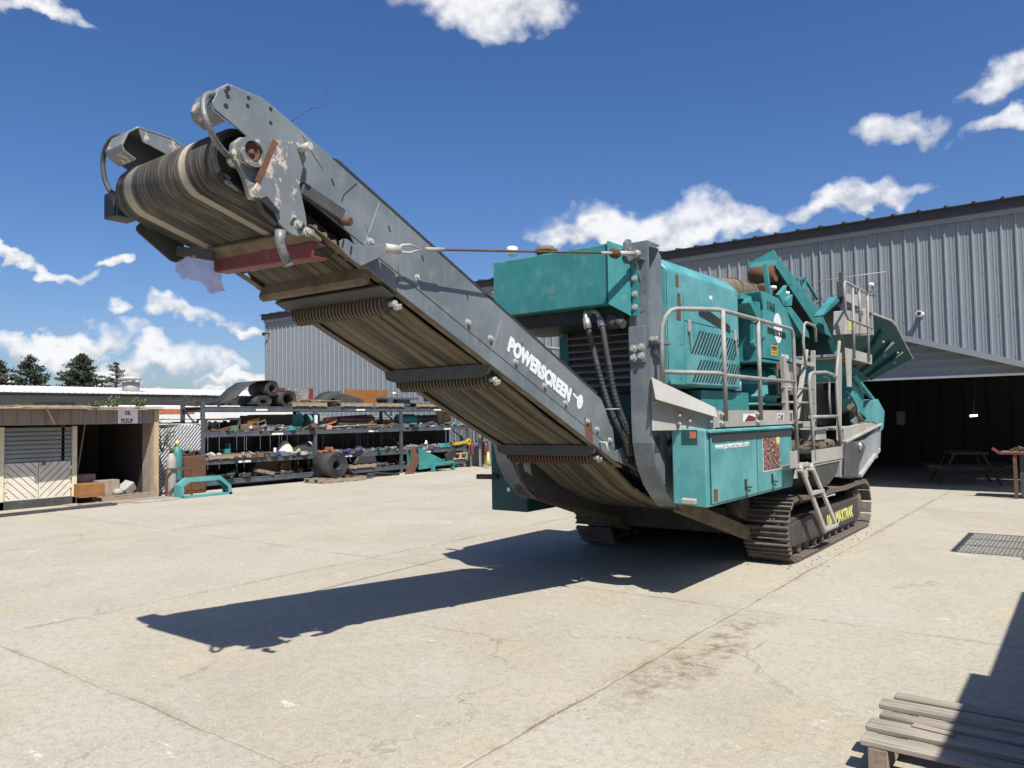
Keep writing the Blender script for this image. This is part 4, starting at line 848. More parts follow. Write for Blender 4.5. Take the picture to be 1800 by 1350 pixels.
def wrap(parent, pts, n):
    m = MB(); pts = [Vector(p) for p in pts]; L = [(pts[i + 1] - pts[i]).length for i in range(len(pts) - 1)]; T = sum(L)
    for k in range(n):
        s = T * (k + 0.5) / n; i = 0
        while i < len(L) - 1 and s > L[i]: s -= L[i]; i += 1
        d = (pts[i + 1] - pts[i]).normalized(); c = pts[i] + d * s
        m.ring(c - d * 0.006, c + d * 0.006, 0.0285, 0.0235, 12)
    P('hose_wrap', m, 'armour' if False else 'black', parent, 0)
wrap(ha, h1[5:], 26); wrap(hb2, h2[5:], 26)
P('cable_tie', MB().ring(h1[7] + Vector((0.025, 0, -0.006)) if False else Vector(h1[7]) + Vector((0.02, 0.0, -0.01)), Vector(h1[7]) + Vector((0.02, 0.0, 0.0)), 0.075, 0.07, 16), 'galv', ha, 0)
P('thin_line', MB().tube([(-0.864, -2.45, 2.648), (-0.84, -2.5, 2.456), (-0.884, -2.5, 2.144), (-0.759, -2.55, 1.748), (-0.66, -2.5, 1.464)], 0.008, 8), 'hose', None, 0)
P('tank_outlet', MB().cyl((-0.78, -2.55, 2.58), (-0.78, -2.55, 2.46), 0.06, 16).cyl((-0.70, -2.6, 2.5), (-0.62, -2.62, 2.48), 0.04, 12), 'charcoal', tank, 0)
# ---- power pack: engine canopy with radiator grille in front
YE0, YE1, XE = -1.88, 0.0, -0.55
canopy = [(-1.77, 1.86), (-0.55, 1.96), (-0.55, 3.09), (-0.68, 3.22), (-1.7, 3.26), (-1.77, 3.1)]
ec_ = P('engine_canopy', MB().prism(canopy, 'y', YE0, YE1), 'teal_faded', None, 0.012)
P('corner_strip', MB().box(XE + 0.001, XE + 0.008, YE0 + 0.0, -1.53, 1.965, 3.07), 'teal_faded', ec_, 0.002)
for (z0, z1, w, dx) in ((2.93, 3.05, 0.07, 0.0), (2.74, 2.87, 0.07, 0.03), (2.60, 2.73, 0.10, 0.0)): P('warning_sticker', MB().box(XE + 0.009, XE + 0.011, -1.69 + dx, -1.69 + dx + w, z0, z1), 'rust', ec_, 0)
P('canopy_door', MB().box(XE + 0.001, XE + 0.012, -1.50, -0.10, 1.975, 2.60).box(XE + 0.001, XE + 0.008, -1.50, -0.05, 2.61, 3.06), 'teal_faded', ec_, 0.003)
sm = MB()
for (y0, z0, n, zt) in ((-1.24, 2.285, 9, 0.25), (-0.50, 2.275, 6, 0.245), (-1.22, 2.0, 9, 0.235), (-0.50, 2.0, 6, 0.23)):
    for k in range(n):
        a = y0 + k * 0.078; sm.prism([(a - 0.14, z0), (a - 0.100, z0), (a - 0.100 + zt * 0.95, z0 + zt), (a - 0.14 + zt * 0.95, z0 + zt)], 'x', XE + 0.0125, XE + 0.0140)
P('louvre_slots', sm, 'black', ec_, 0)
P('recess_handle', MB().prism([(-1.15, 2.70), (-0.30, 2.57), (-0.30, 2.66), (-0.95, 2.78), (-1.15, 2.79)], 'x', XE + 0.0125, XE + 0.0135), 'black', ec_, 0)
P('canopy_badge', MB().box(XE + 0.0085, XE + 0.0105, -0.86, -0.78, 2.90, 2.94), 'letter_white', ec_, 0)
for y in (-1.42, -0.18):
    P('door_latch', MB().box(XE + 0.013, XE + 0.035, y - 0.025, y + 0.025, 2.50, 2.62).bar((XE + 0.03, y, 2.5), (XE + 0.03, y + 0.03, 2.34), 0.018, 0.012), 'galv', ec_, 0.003)
P('roof_clip', MB().prism([(-0.95, 3.24), (-0.6, 3.30), (-0.55, 3.24)], 'x', -0.95, -0.85), 'teal', ec_, 0)
for (y, z) in ((-1.62, 2.36), (-1.57, 2.36), (-1.64, 2.10), (-1.58, 2.1), (-1.62, 2.02), (-1.59, 2.82), (-1.56, 2.79), (-1.58, 2.76), (-1.62, 2.06)): P('rivet_hole', MB().cyl((XE + 0.008, y, z), (XE + 0.0095, y, z), 0.009, 8), 'black', ec_, 0)
# radiator grille facing the conveyor
gx0, gx1, gy = -1.77, -0.62, -1.90
rg = P('radiator_grille', MB().box(gx0, gx0 + 0.11, gy - 0.02, gy + 0.1, 1.5, 2.66).box(gx1 - 0.02, gx1, gy - 0.02, gy, 1.5, 2.66).box(gx0, gx1, gy - 0.02, gy + 0.02, 2.62, 2.66), 'teal', None, 0.003)
P('radiator_core', MB().box(gx0 + 0.11, gx1 - 0.02, gy + 0.015, gy + 0.03, 1.9, 2.62), 'black', rg, 0)
m = MB()
for k in range(9): z = 1.98 + k * 0.072; m.obox(((gx0 + gx1) / 2 + 0.05, gy - 0.02, z), (gx1 - gx0 - 0.14, 0.055, 0.008), (0.5, 0, 0))
P('louvre_blade', m, 'plate', rg, 0)
m = MB()
for k in range(9):
    for i in range(30): m.box(gx0 + 0.13 + i * 0.04, gx0 + 0.137 + i * 0.04, gy - 0.005, gy + 0.002, 1.99 + k * 0.072, 2.025 + k * 0.072)
P('lower_panel', MB().box(gx0 + 0.05, gx1, gy - 0.01, gy + 0.05, 1.2, 1.88), 'teal_dark', rg, 0)
P('hinge', MB().box(gx0 + 0.02, gx0 + 0.06, gy - 0.035, gy - 0.02, 2.5, 2.57), 'galv', rg, 0)
P('far_walkway', MB().box(-2.55, -2.0, -1.9, 0.5, 1.55, 1.62).tube([(-2.5, -1.9, 1.6), (-2.5, -1.9, 2.5), (-2.5, -0.2, 2.5), (-2.5, -0.2, 1.6)], 0.02, 8), 'rail', None, 0)
# ---- bent fender plate and walkway
XK = -0.03
fe = MB().add([(-0.447, -2.46, 1.53), (XK, -2.06, 1.53), (XK, -2.06, 1.72), (-0.447, -2.46, 2.0)], [(0, 1, 2, 3)]); 
fe.v += [(x + 0.008, y - 0.012, z) for x, y, z in fe.v[:4]]; fe.f += [[4, 5, 6, 7], [0, 1, 5, 4], [1, 2, 6, 5], [2, 3, 7, 6], [3, 0, 4, 7]]; fe.s += [False] * 5
fp_ = P('fender_plate', fe, 'plate', None, 0)
# its folded-out upper flap
a_, b_ = Vector((-0.435, -2.476, 2.0)), Vector((XK + 0.02, -2.085, 1.72)); o_ = Vector((0.075, -0.075, -0.21))
fl = MB().add([a_, b_, b_ + o_ * 0.42, a_ + o_ * 0.95], [(0, 1, 2, 3)]); n_ = Vector((0.008, -0.008, 0.004)); fl.v += [tuple(Vector(p) + n_) for p in fl.v[:4]]; fl.f += [[4, 5, 6, 7], [0, 1, 5, 4], [1, 2, 6, 5], [2, 3, 7, 6], [3, 0, 4, 7]]; fl.s += [False] * 5
P('folded_flap', fl, 'plate', fp_, 0.002)
def onplate(t, z): return Vector((-0.447 + 0.417 * t, -2.46 + 0.40 * t, z)) + Vector((0.012, -0.016, 0))
bm_ = mesh_of('bolt', MB().cyl((0, 0, 0), (0.012, -0.014, 0), 0.016, 8).cyl((0.012, -0.014, 0), (0.035, -0.04, 0), 0.010, 8), 'galv')
for t_, z_ in ((0.04, 1.86), (0.05, 1.78), (0.42, 1.66), (0.42, 1.59), (0.58, 1.61), (0.92, 1.60)):
    o = bpy.data.objects.new('bolt', bm_); COL.objects.link(o); o.parent = fp_; o.location = onplate(t_, z_) - wloc(fp_)
wk = P('walkway', MB().box(-0.56, XK - 0.01, -2.05, 0.62, 1.545, 1.565).box(-0.53, XK - 0.012, 0.62, 1.1, 1.5, 1.565), 'plate', None, 0.002)
kp = P('kick_plate', MB().box(XK - 0.008, XK, -2.06, 0.22, 1.545, 1.70), 'plate', wk, 0)
kt = MB().box(XK, XK + 0.002, -1.35, -0.98, 1.585, 1.665); P('torn_sticker', kt, 'letter_white', kp, 0)
P('torn_sticker', MB().prism([(-1.32, 1.59), (-1.0, 1.59), (-1.0, 1.63), (-1.2, 1.655)], 'x', XK + 0.002, XK + 0.003), 'oxide_red', kp, 0)
P('model_plate', MB().box(XK, XK + 0.002, -0.34, -0.13, 1.585, 1.665), 'letter_white', kp, 0)
text('lettering', 'C110', 0.088, (XK + 0.004, -0.325, 1.594), (0, 1, 0), (0, 0, 1), 'letter_black', kp, sx=0.86, bold=0.002)
P('warning_sticker', MB().box(XK, XK + 0.002, 0.10, 0.17, 1.58, 1.67), 'rust', kp, 0)
# ---- handrail
XH = 0.0
z_t, z_m = 2.62, 2.02
def arc(c, r, a0, a1, e1, e2, n=6): return [Vector(c) + Vector(e1) * r * math.cos(a0 + (a1 - a0) * k / n) + Vector(e2) * r * math.sin(a0 + (a1 - a0) * k / n) for k in range(n + 1)]
p1 = Vector((-0.36, -2.40, 0)); p2 = Vector((XH, -1.86, 0))
d12 = (p2 - p1).normalized()
r_ = 0.16
top = [(p1.x, p1.y, 1.9), (p1.x, p1.y, z_t - 0.25)] + [tuple(p1 + d12 * (r_ - r_ * math.cos(t)) + Vector((0, 0, z_t - 0.25 + (0.25) * math.sin(t)))) for t in (0.4, 0.8, 1.2, 1.57)] + [tuple(p1 + d12 * 0.4 + Vector((0, 0, z_t + 0.005))), (p2.x - 0.03, p2.y - 0.06, z_t + 0.005), (p2.x, p2.y + 0.08, z_t), (XH, 0.0, z_t)] + [(XH, 0.10 + 0.12 * math.sin(t), z_t - 0.12 + 0.12 * math.cos(t)) for t in (0.3, 0.7, 1.1, 1.57)] + [(XH, 0.22, 2.2), (XH, 0.22, 1.02)]
hr = P('handrail', MB().tube(top, 0.021, 12), 'rail', None, 0)
P('mid_rail', MB().tube([(p1.x, p1.y, z_m + 0.03), (p2.x - 0.03, p2.y - 0.05, z_m + 0.02), (p2.x, p2.y + 0.06, z_m), (XH, 0.22, z_m)], 0.02, 12), 'rail', hr, 0)
for y in (-1.86, -0.93):
    P('rail_post', MB().cyl((XH, y, 1.60), (XH, y, z_t), 0.021, 12), 'rail', hr, 0)
    bolts(hr, [(XK, y - 0.055, 1.665), (XK, y - 0.055, 1.585)], 'x', r=0.018, h=0.03)
# ---- teal tool cabinet
YC0, YC1, XC0, XC1 = -2.28, 0.10, -0.345, -0.028
cab = P('cabinet', MB().prism([(XC0, 0.875), (XC1, 0.85), (XC1, 1.525), (XC0, 1.555)], 'y', YC0, YC1), 'teal_faded', None, 0.008)
P('cabinet_door', MB().box(XC1 + 0.001, XC1 + 0.010, YC0 + 0.10, -1.03, 0.875, 1.50).box(XC1 + 0.001, XC1 + 0.009, -1.02, YC1 - 0.01, 0.875, 1.52), 'teal_faded', cab, 0.003)
P('top_ledge', MB().prism([(XC1 + 0.001, 1.512), (XC1 + 0.035, 1.502), (XC1 + 0.035, 1.516), (XC1 + 0.001, 1.532)], 'y', YC0 + 0.02, YC1), 'teal_faded', cab, 0.001)
P('door_seal', MB().box(XC1 + 0.011, XC1 + 0.020, YC0 + 0.12, YC1 - 0.01, 1.425, 1.480), 'hose', cab, 0)
for a_, b_, d_x in ((YC0 + 0.075, YC0 + 0.095, 0.003), (-1.035, -1.018, 0.011)): P('panel_gap', MB().box(XC1 + 0.001, XC1 + d_x, a_, b_, 0.87, 1.5), 'teal_dark', cab, 0)
text('lettering', 'www.powerscreen.com', 0.088, (XC1 + 0.0125, YC0 + 0.19, 1.350), (0, 1, 0), (0, 0, 1), 'letter_white', cab, sx=1.0, bold=0.0008)
for y in (-1.35, -0.58):
    P('lock_hole', MB().box(XC1 + 0.0105, XC1 + 0.0125, y - 0.045, y + 0.02, 0.93, 1.035).tube([(XC1 + 0.013, y, 0.96), (XC1 + 0.03, y + 0.03, 0.955), (XC1 + 0.03, y + 0.10, 0.95)], 0.008, 6).cyl((XC1 + 0.02, y, 0.95), (XC1 + 0.016, y - 0.02, 0.85), 0.006, 6), 'black', cab, 0)
P('rust_patch', MB().box(XC1 + 0.0105, XC1 + 0.012, YC0 + 0.13, YC0 + 0.22, 0.89, 1.0), 'rust', cab, 0)
P('worn_poster', MB().box(XC1 + 0.0105, XC1 + 0.012, -0.86, -0.32, 1.07, 1.44), 'letter_white', cab, 0)
pm = NT('peeling_poster')
s_ = pm.noise((40, 34, 26), 9, 0.75); c_ = pm.mix(pm.rng(s_, 0.48, 0.54), (0.02, 0.017, 0.016), (0.22, 0.05, 0.04)); c_ = pm.mix(pm.rng(pm.noise((26, 26, 34), 9, 0.85, (3, 3, 3)), 0.53, 0.57), c_, (0.60, 0.50, 0.42))
M['poster'] = pm.fin(c_, 0.7)
P('poster_print', MB().box(XC1 + 0.012, XC1 + 0.0135, -0.85, -0.33, 1.08, 1.43), 'poster', cab, 0)
P('poster_corner', MB().prism([(-0.42, 1.34), (-0.37, 1.33), (-0.34, 1.36), (-0.33, 1.41), (-0.40, 1.42), (-0.46, 1.39)], 'x', XC1 + 0.0137, XC1 + 0.0145), 'letter_yellow', cab, 0)
P('safety_sticker', MB().box(-0.25, -0.10, YC0 - 0.003, YC0 - 0.001, 1.42, 1.53).box(-0.25, -0.10, YC0 - 0.003, YC0 - 0.001, 1.40, 1.415), 'teal_dark', cab, 0)
P('safety_sticker', MB().box(-0.17, -0.11, YC0 - 0.005, YC0 - 0.0035, 1.455, 1.515), 'salmon', cab, 0)
P('front_lamp', MB().obox((-0.18, YC0 - 0.03, 0.905), (0.13, 0.05, 0.045), (0.1, 0.05, 0.1)), 'galv', cab, 0.006)
# ---- crusher head box with lettering
HB = [(0.12, 2.30), (1.98, 2.33), (1.95, 2.45), (1.25, 3.02), (0.95, 3.10), (0.12, 3.12)]
HBX = -0.44
hd = P('feed_box', MB().prism([(0.465, 3.137), (0.644, 3.147), (1.134, 3.129), (1.443, 2.993), (1.736, 2.753), (1.713, 2.336), (0.515, 2.336), (0.552, 2.926)], 'x', -1.9, HBX), 'teal_mid', None, 0.006)
P('front_panel', MB().box(-0.84, HBX - 0.01, 0.30, 0.46, 2.31, 3.0), 'teal', hd, 0)
P('bottom_lip', MB().box(-1.9, HBX + 0.02, 0.28, 1.68, 2.285, 2.315), 'teal_mid', hd, 0)
LB = [(0.751, 2.967), (0.655, 2.601), (1.034, 2.587), (0.77, 2.512), (1.145, 2.378), (1.028, 2.752)]
text('lettering', '1068', 0.165, (HBX + 0.004, 0.646, 2.942), (0, 1, -0.06), (0, 0, 1), 'letter_black', hd, sx=0.95)
eb = MB(); el(eb, Vector((HBX + 0.002, *(1.049, 2.739))), 0.16, 0.19, Vector((0, 1, 0)), Vector((0, 0, 1)))
P('emblem', eb, 'letter_white', hd, 0)
text('lettering', 'POWERSCREEN', 0.105, (HBX + 0.006, *(0.659, 2.65)), (0, 1, -0.03), (0, 0, 1), 'letter_black', hd, sx=0.93, bold=0.004)
yl = [(0.771, 2.519), (1.014, 2.385)]
P('caution_sticker', MB().box(HBX + 0.001, HBX + 0.003, yl[0][0], yl[1][0], yl[1][1], yl[0][1]), 'yellow', hd, 0)
m = MB()
for k in range(4): zz = yl[1][1] + 0.03 + k * 0.035; m.box(HBX + 0.0035, HBX + 0.0045, yl[0][0] + 0.03, yl[1][0] - 0.03, zz, zz + 0.008)
P('sticker_print', m, 'letter_black', hd, 0)
text('lettering', 'CAUTION', 0.05, (HBX + 0.005, yl[0][0] + 0.012, yl[0][1] - 0.055), (0, 1, 0), (0, 0, 1), 'letter_black', hd, sx=0.85)
pk = [(1.15, 2.422), (1.44, 2.365)]
P('pink_sticker', MB().box(HBX + 0.001, HBX + 0.003, pk[0][0], pk[1][0], pk[1][1], pk[0][1]), 'pink', hd, 0)
P('side_bracket', MB().prism([(0.05, 2.95), (0.30, 2.78), (0.36, 2.80), (0.36, 2.86), (0.08, 3.02)], 'x', -0.9, -0.43).box(-0.86, -0.5, 0.0, 0.32, 3.0, 3.06), 'teal_mid', None, 0.003)
P('side_lamp', MB().box(-0.50, -0.42, 0.27, 0.36, 2.74, 2.80).tube([(-0.41, 0.30, 2.77), (-0.38, 0.42, 2.73), (-0.36, 0.52, 2.70)], 0.008, 6), 'galv', None, 0.004)
P('side_lug', MB().box(-0.50, -0.455, 0.22, 0.30, 2.46, 2.72).ring((-0.50, 0.26, 2.50), (-0.45, 0.26, 2.50), 0.05, 0.02, 14), 'teal', None, 0.003)
P('flywheel', MB().lathe([(0.15, -0.05), (0.19, -0.04), (0.19, 0.04), (0.15, 0.05), (0.0, 0.05)], (-0.70, 0.12, 2.66), 28, 'x'), 'plate', None, 0)
# cone crusher bowl under the box
bw = P('crusher_bowl', MB().lathe([(0.50, 0), (0.50, 0.03), (0.46, 0.035), (0.46, 0.09), (0.51, 0.10), (0.51, 0.135), (0.465, 0.14), (0.455, 0.40), (0.43, 0.45), (0.38, 0.47), (0.0, 0.47)], (-0.95, 1.0, 1.77), 40), 'teal_mid', None, 0)
P('warning_sticker', MB().lathe([(0.463, 0.26), (0.466, 0.26), (0.466, 0.37), (0.463, 0.37)], (-0.95, 1.0, 1.77), 40), 'teal_faded', bw, 0)
P('bowl_hoop', MB().tube(arc((-0.95, 1.0, 2.18), 0.42, 0.2, math.pi - 0.2, (0, 1, 0), (0, 0, 0.55), 14), 0.022, 8), 'chrome', bw, 0)
P('bowl_stack', MB().cyl((-0.55, 1.65, 1.6), (-0.55, 1.65, 2.15), 0.05, 12).cyl((-0.48, 1.75, 1.6), (-0.48, 1.75, 2.05), 0.035, 10), 'dirt', None, 0)
# low teal boxes on the deck beside the bowl
P('deck_box', MB().box(-0.95, -0.62, -0.95, -0.14, 1.57, 1.93), 'teal', None, 0.006)
P('deck_box', MB().box(-1.0, -0.62, -0.13, 0.45, 1.57, 1.92), 'teal', None, 0.006)
P('filter', MB().cyl((-0.62, 0.05, 1.94), (-0.62, 0.05, 2.08), 0.035, 12).cyl((-0.62, 0.14, 1.94), (-0.62, 0.14, 2.05), 0.03, 12), 'chrome', None, 0)
P('deck_pipes', MB().tube([(-0.75, -1.7, 1.6), (-0.7, -1.2, 1.75), (-0.66, -0.96, 1.68)], 0.02, 8).tube([(-0.7, -1.5, 1.62), (-0.64, -1.0, 1.85)], 0.015, 8), 'hose', None, 0)
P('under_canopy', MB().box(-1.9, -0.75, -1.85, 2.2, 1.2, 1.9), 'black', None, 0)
# beige air duct on top
P('air_duct', MB().tube([(-0.95, -0.1, 3.12), (-0.95, 0.3, 3.20), (-0.92, 0.8, 3.24), (-0.90, 1.25, 3.24)], [0.14, 0.14, 0.15, 0.155], 20).ring((-0.92, 0.78, 3.24), (-0.92, 0.84, 3.24), 0.165, 0.14, 20).ring((-0.90, 1.2, 3.24), (-0.9, 1.26, 3.24), 0.168, 0.14, 20), 'dirt', None, 0)
P('duct_end', MB().lathe([(0.10, 0.0), (0.13, 0.05), (0.12, 0.16), (0.08, 0.2), (0.0, 0.2)], (-0.78, 1.45, 3.28), 18, 'y'), 'rust', None, 0)
P('work_lamp', MB().lathe([(0.02, -0.03), (0.05, 0), (0.045, 0.03), (0, 0.04)], (-0.70, 1.72, 3.36), 14).lathe([(0.02, -0.03), (0.05, 0), (0.045, 0.03), (0, 0.04)], (-0.60, 1.95, 3.30), 14), 'white', None, 0)
# ---- feed conveyor rising from the hopper to the feed box
XQ = -0.72; WQ = 0.42
bm1 = [(2.061, 3.819), (2.197, 3.818), (2.753, 3.653), (4.261, 3.254), (4.492, 3.027), (4.668, 2.915), (3.869, 2.975), (2.445, 3.501), (1.98, 3.674), (1.997, 3.716)]
fcv = P('feed_conveyor_beam', MB().prism(bm1, 'x', XQ - 0.02, XQ), 'teal_mid', None, 0.004)
P('feed_conveyor_beam', MB().prism(bm1, 'x', XQ - WQ, XQ - WQ + 0.02), 'teal', None, 0.004)
for (yy, zz) in [(2.2, 3.707), (2.886, 3.484), (3.087, 3.49), (3.231, 3.363), (3.055, 3.348), (3.689, 3.197), (2.548, 3.515), (4.2, 3.064)]: P('beam_slot', MB().obox((XQ + 0.001, yy, zz), (0.003, 0.045, 0.02), (-0.85, 0, 0)), 'black', fcv, 0)
tp = [Vector((XQ, *p)) for p in (bm1[0], bm1[9], bm1[8])]
t0_ = bm1[0]; t9 = bm1[9]
P('head_plate', MB().add([(XQ, t0_[0], t0_[1]), (XQ, t9[0], t9[1]), (XQ - WQ, t9[0], t9[1]), (XQ - WQ, t0_[0], t0_[1]), (XQ, t0_[0] + 0.01, t0_[1]), (XQ, t9[0] + 0.01, t9[1]), (XQ - WQ, t9[0] + 0.01, t9[1]), (XQ - WQ, t0_[0] + 0.01, t0_[1])], [(0, 1, 2, 3), (4, 7, 6, 5), (0, 4, 5, 1), (2, 6, 7, 3), (0, 3, 7, 4), (1, 5, 6, 2)]), 'teal_mid', fcv, 0.002)
AP = (-0.8, 2.093, 3.964)
P('head_gusset', MB().add([(XQ, t0_[0], t0_[1]), (XQ - WQ, t0_[0], t0_[1]), AP, (XQ, t0_[0] + 0.02, t0_[1]), (XQ - WQ, t0_[0] + 0.02, t0_[1]), (AP[0], AP[1] + 0.03, AP[2])], [(0, 1, 2), (3, 5, 4), (0, 3, 4, 1), (1, 4, 5, 2), (2, 5, 3, 0)]), 'teal', fcv, 0)
P('feed_belt', MB().strip([(bm1[8][0] + 0.15, bm1[8][1] + 0.02), (bm1[7][0] + 0.1, bm1[7][1] + 0.1), (bm1[6][0] + 0.1, bm1[6][1] + 0.12)], 'x', XQ - WQ + 0.03, XQ - 0.04, 0.02), 'rubber', fcv, 0)
P('head_roller', MB().cyl((XQ - WQ + 0.03, bm1[8][0] + 0.05, bm1[8][1] - 0.05), (XQ - 0.04, bm1[8][0] + 0.05, bm1[8][1] - 0.05), 0.12, 20), 'rust', fcv, 0)
P('support_leg', MB().bar((-0.62, 1.32, 3.12), (-0.66, 1.30, 3.62), 0.06, 0.04), 'teal_mid', None, 0.003)
sp2 = [(1.635, 3.254), (1.985, 3.427), (2.01, 3.413), (1.933, 3.195), (2.005, 3.229), (2.238, 3.327), (2.179, 3.169), (1.967, 3.129), (1.887, 3.137)]
P('support_gusset', MB().prism([(1.478, 3.23), (1.837, 3.406), (1.745, 3.164), (1.673, 3.109)], 'x', -0.60, -0.55).prism([(1.704, 3.177), (1.979, 3.291), (1.923, 3.129), (1.709, 3.097)], 'x', -0.60, -0.52), 'teal_mid', None, 0.003)
P('support_beam', MB().prism([(1.711, 3.087), (1.833, 3.096), (2.352, 2.929), (2.579, 2.823), (2.63, 2.736), (2.245, 2.76), (1.702, 3.005)], 'x', -0.62, -0.50), 'teal_mid', None, 0.004)
P('guard_frame', MB().bar((-1.0, 4.234, 3.882), (-1.0, 4.926, 3.618), 0.04, 0.05).bar((-1.0, 4.234, 3.882), (-1.0, 4.159, 3.675), 0.05, 0.05).bar((-1.0, 3.787, 3.801), (-1.0, 4.252, 3.89), 0.05, 0.05), 'teal_mid', None, 0.003)
# ---- hopper: flared dark wing plates at the rear
HXP = -0.05
hw = [(1.698, 2.913), (2.678, 3.252), (4.499, 3.236), (5.92, 3.255), (6.295, 3.2), (7.796, 2.695), (4.217, 2.157), (2.694, 2.387)]
HX = [-.35, -.05, .0, .0, .0, -.15, -.65, -.55]
hw3 = [Vector(p) for p in [(-0.35, 2.834, 3.051), (-0.05, 2.678, 3.252), (0.0, 4.258, 3.207), (-0.0, 5.654, 3.226), (0.0, 6.022, 3.171), (-0.15, 8.397, 2.733), (-0.65, 7.041, 2.269), (-0.55, 4.768, 2.522)]]
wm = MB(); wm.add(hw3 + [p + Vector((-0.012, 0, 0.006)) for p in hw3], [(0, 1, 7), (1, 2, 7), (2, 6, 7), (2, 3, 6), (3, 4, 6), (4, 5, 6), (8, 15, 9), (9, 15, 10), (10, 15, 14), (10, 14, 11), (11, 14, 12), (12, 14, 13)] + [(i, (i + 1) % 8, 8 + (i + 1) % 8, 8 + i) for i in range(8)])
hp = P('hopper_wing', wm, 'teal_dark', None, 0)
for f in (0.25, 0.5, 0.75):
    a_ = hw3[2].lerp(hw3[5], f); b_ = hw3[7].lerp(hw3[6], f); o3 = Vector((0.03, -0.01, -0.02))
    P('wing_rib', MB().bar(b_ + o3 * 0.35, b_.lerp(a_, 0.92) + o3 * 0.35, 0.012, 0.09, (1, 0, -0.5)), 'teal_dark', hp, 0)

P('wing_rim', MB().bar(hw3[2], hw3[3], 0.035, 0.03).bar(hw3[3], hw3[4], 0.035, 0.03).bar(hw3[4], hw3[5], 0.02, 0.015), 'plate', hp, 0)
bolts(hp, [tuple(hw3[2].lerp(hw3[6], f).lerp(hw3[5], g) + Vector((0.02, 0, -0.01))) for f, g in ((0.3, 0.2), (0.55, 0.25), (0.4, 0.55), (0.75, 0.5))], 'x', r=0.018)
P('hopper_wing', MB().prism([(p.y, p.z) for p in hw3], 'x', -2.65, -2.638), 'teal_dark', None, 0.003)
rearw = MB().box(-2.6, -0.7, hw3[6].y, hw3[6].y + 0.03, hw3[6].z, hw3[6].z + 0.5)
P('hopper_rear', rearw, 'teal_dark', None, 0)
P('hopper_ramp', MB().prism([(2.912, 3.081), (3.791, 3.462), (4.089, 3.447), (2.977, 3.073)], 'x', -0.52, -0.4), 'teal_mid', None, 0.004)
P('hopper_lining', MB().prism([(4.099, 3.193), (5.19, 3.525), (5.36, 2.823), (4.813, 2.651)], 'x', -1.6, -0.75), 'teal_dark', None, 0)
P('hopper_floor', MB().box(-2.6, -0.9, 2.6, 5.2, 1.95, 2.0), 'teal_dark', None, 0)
# ---- rear operator platform with rails and control cabinet
XP = 0.12
plo = [(2.046, 2.52), (3.553, 2.512), (3.53, 2.369), (2.331, 2.384), (2.29, 2.009), (2.063, 2.003), (2.035, 2.442)]
op = P('operator_platform', MB().prism(plo, 'x', XP - 0.012, XP), 'plate', None, 0.002)
y0_, y1_ = plo[0][0], plo[1][0]; zf = plo[2][1]
P('platform_floor', MB().box(-0.30, XP - 0.013, y0_, y1_, zf + 0.01, zf + 0.03), 'dirt', op, 0)
P('platform_edge', MB().box(-0.30, XP - 0.013, y1_ - 0.012, y1_, zf, plo[1][1]), 'plate', op, 0)
rp_ = [(2.39, 2.388), (2.451, 3.358), (2.055, 3.395), (1.995, 3.341), (2.02, 2.969), (2.142, 2.907), (3.514, 2.895), (3.309, 3.393), (3.531, 3.39), (3.241, 2.389), (2.795, 3.388), (2.811, 2.92), (3.251, 3.423)]
def V3(i, x=0.14): return (x, *rp_[i])
pr = P('platform_rail', MB().tube([V3(2), V3(8)], 0.018, 10).tube([V3(2), V3(3), V3(4), V3(5), V3(6)], 0.018, 10), 'rail', op, 0)
for i0, i1 in ((1, 0), (7, 9), (10, 11)): P('rail_post', MB().cyl(V3(i0), V3(i1), 0.018, 10), 'rail', pr, 0)
cc = [(2.669, 3.09), (3.862, 3.244), (3.833, 2.856), (2.593, 2.744), (3.113, 3.4), (4.277, 3.527), (4.203, 2.87)]
cbx = P('control_cabinet', MB().prism([cc[0], cc[1], cc[2], cc[3]], 'x', -0.18, 0.0), 'plate', op, 0.01)
P('cabinet_shroud', MB().prism([(cc[4][0], cc[4][1]), (cc[5][0], cc[5][1]), (cc[6][0], cc[6][1]), (cc[6][0] - 0.25, cc[6][1])], 'x', -0.24, -0.20).box(-0.24, 0.0, cc[5][0] - 0.02, cc[5][0] + 0.02, cc[6][1], cc[5][1]), 'plate', cbx, 0.004)
P('yellow_sticker', MB().box(0.001, 0.003, cc[3][0] + 0.15, cc[3][0] + 0.5, cc[3][1] + 0.08, cc[3][1] + 0.2), 'letter_yellow', cbx, 0)
P('control_tower', MB().box(-0.1, -0.05, cc[0][0] + 0.05, cc[0][0] + 0.10, cc[0][1], cc[0][1] + 0.55).box(-0.12, -0.04, cc[0][0] + 0.0, cc[0][0] + 0.1, cc[0][1] + 0.2, cc[0][1] + 0.42), 'charcoal', cbx, 0.003)
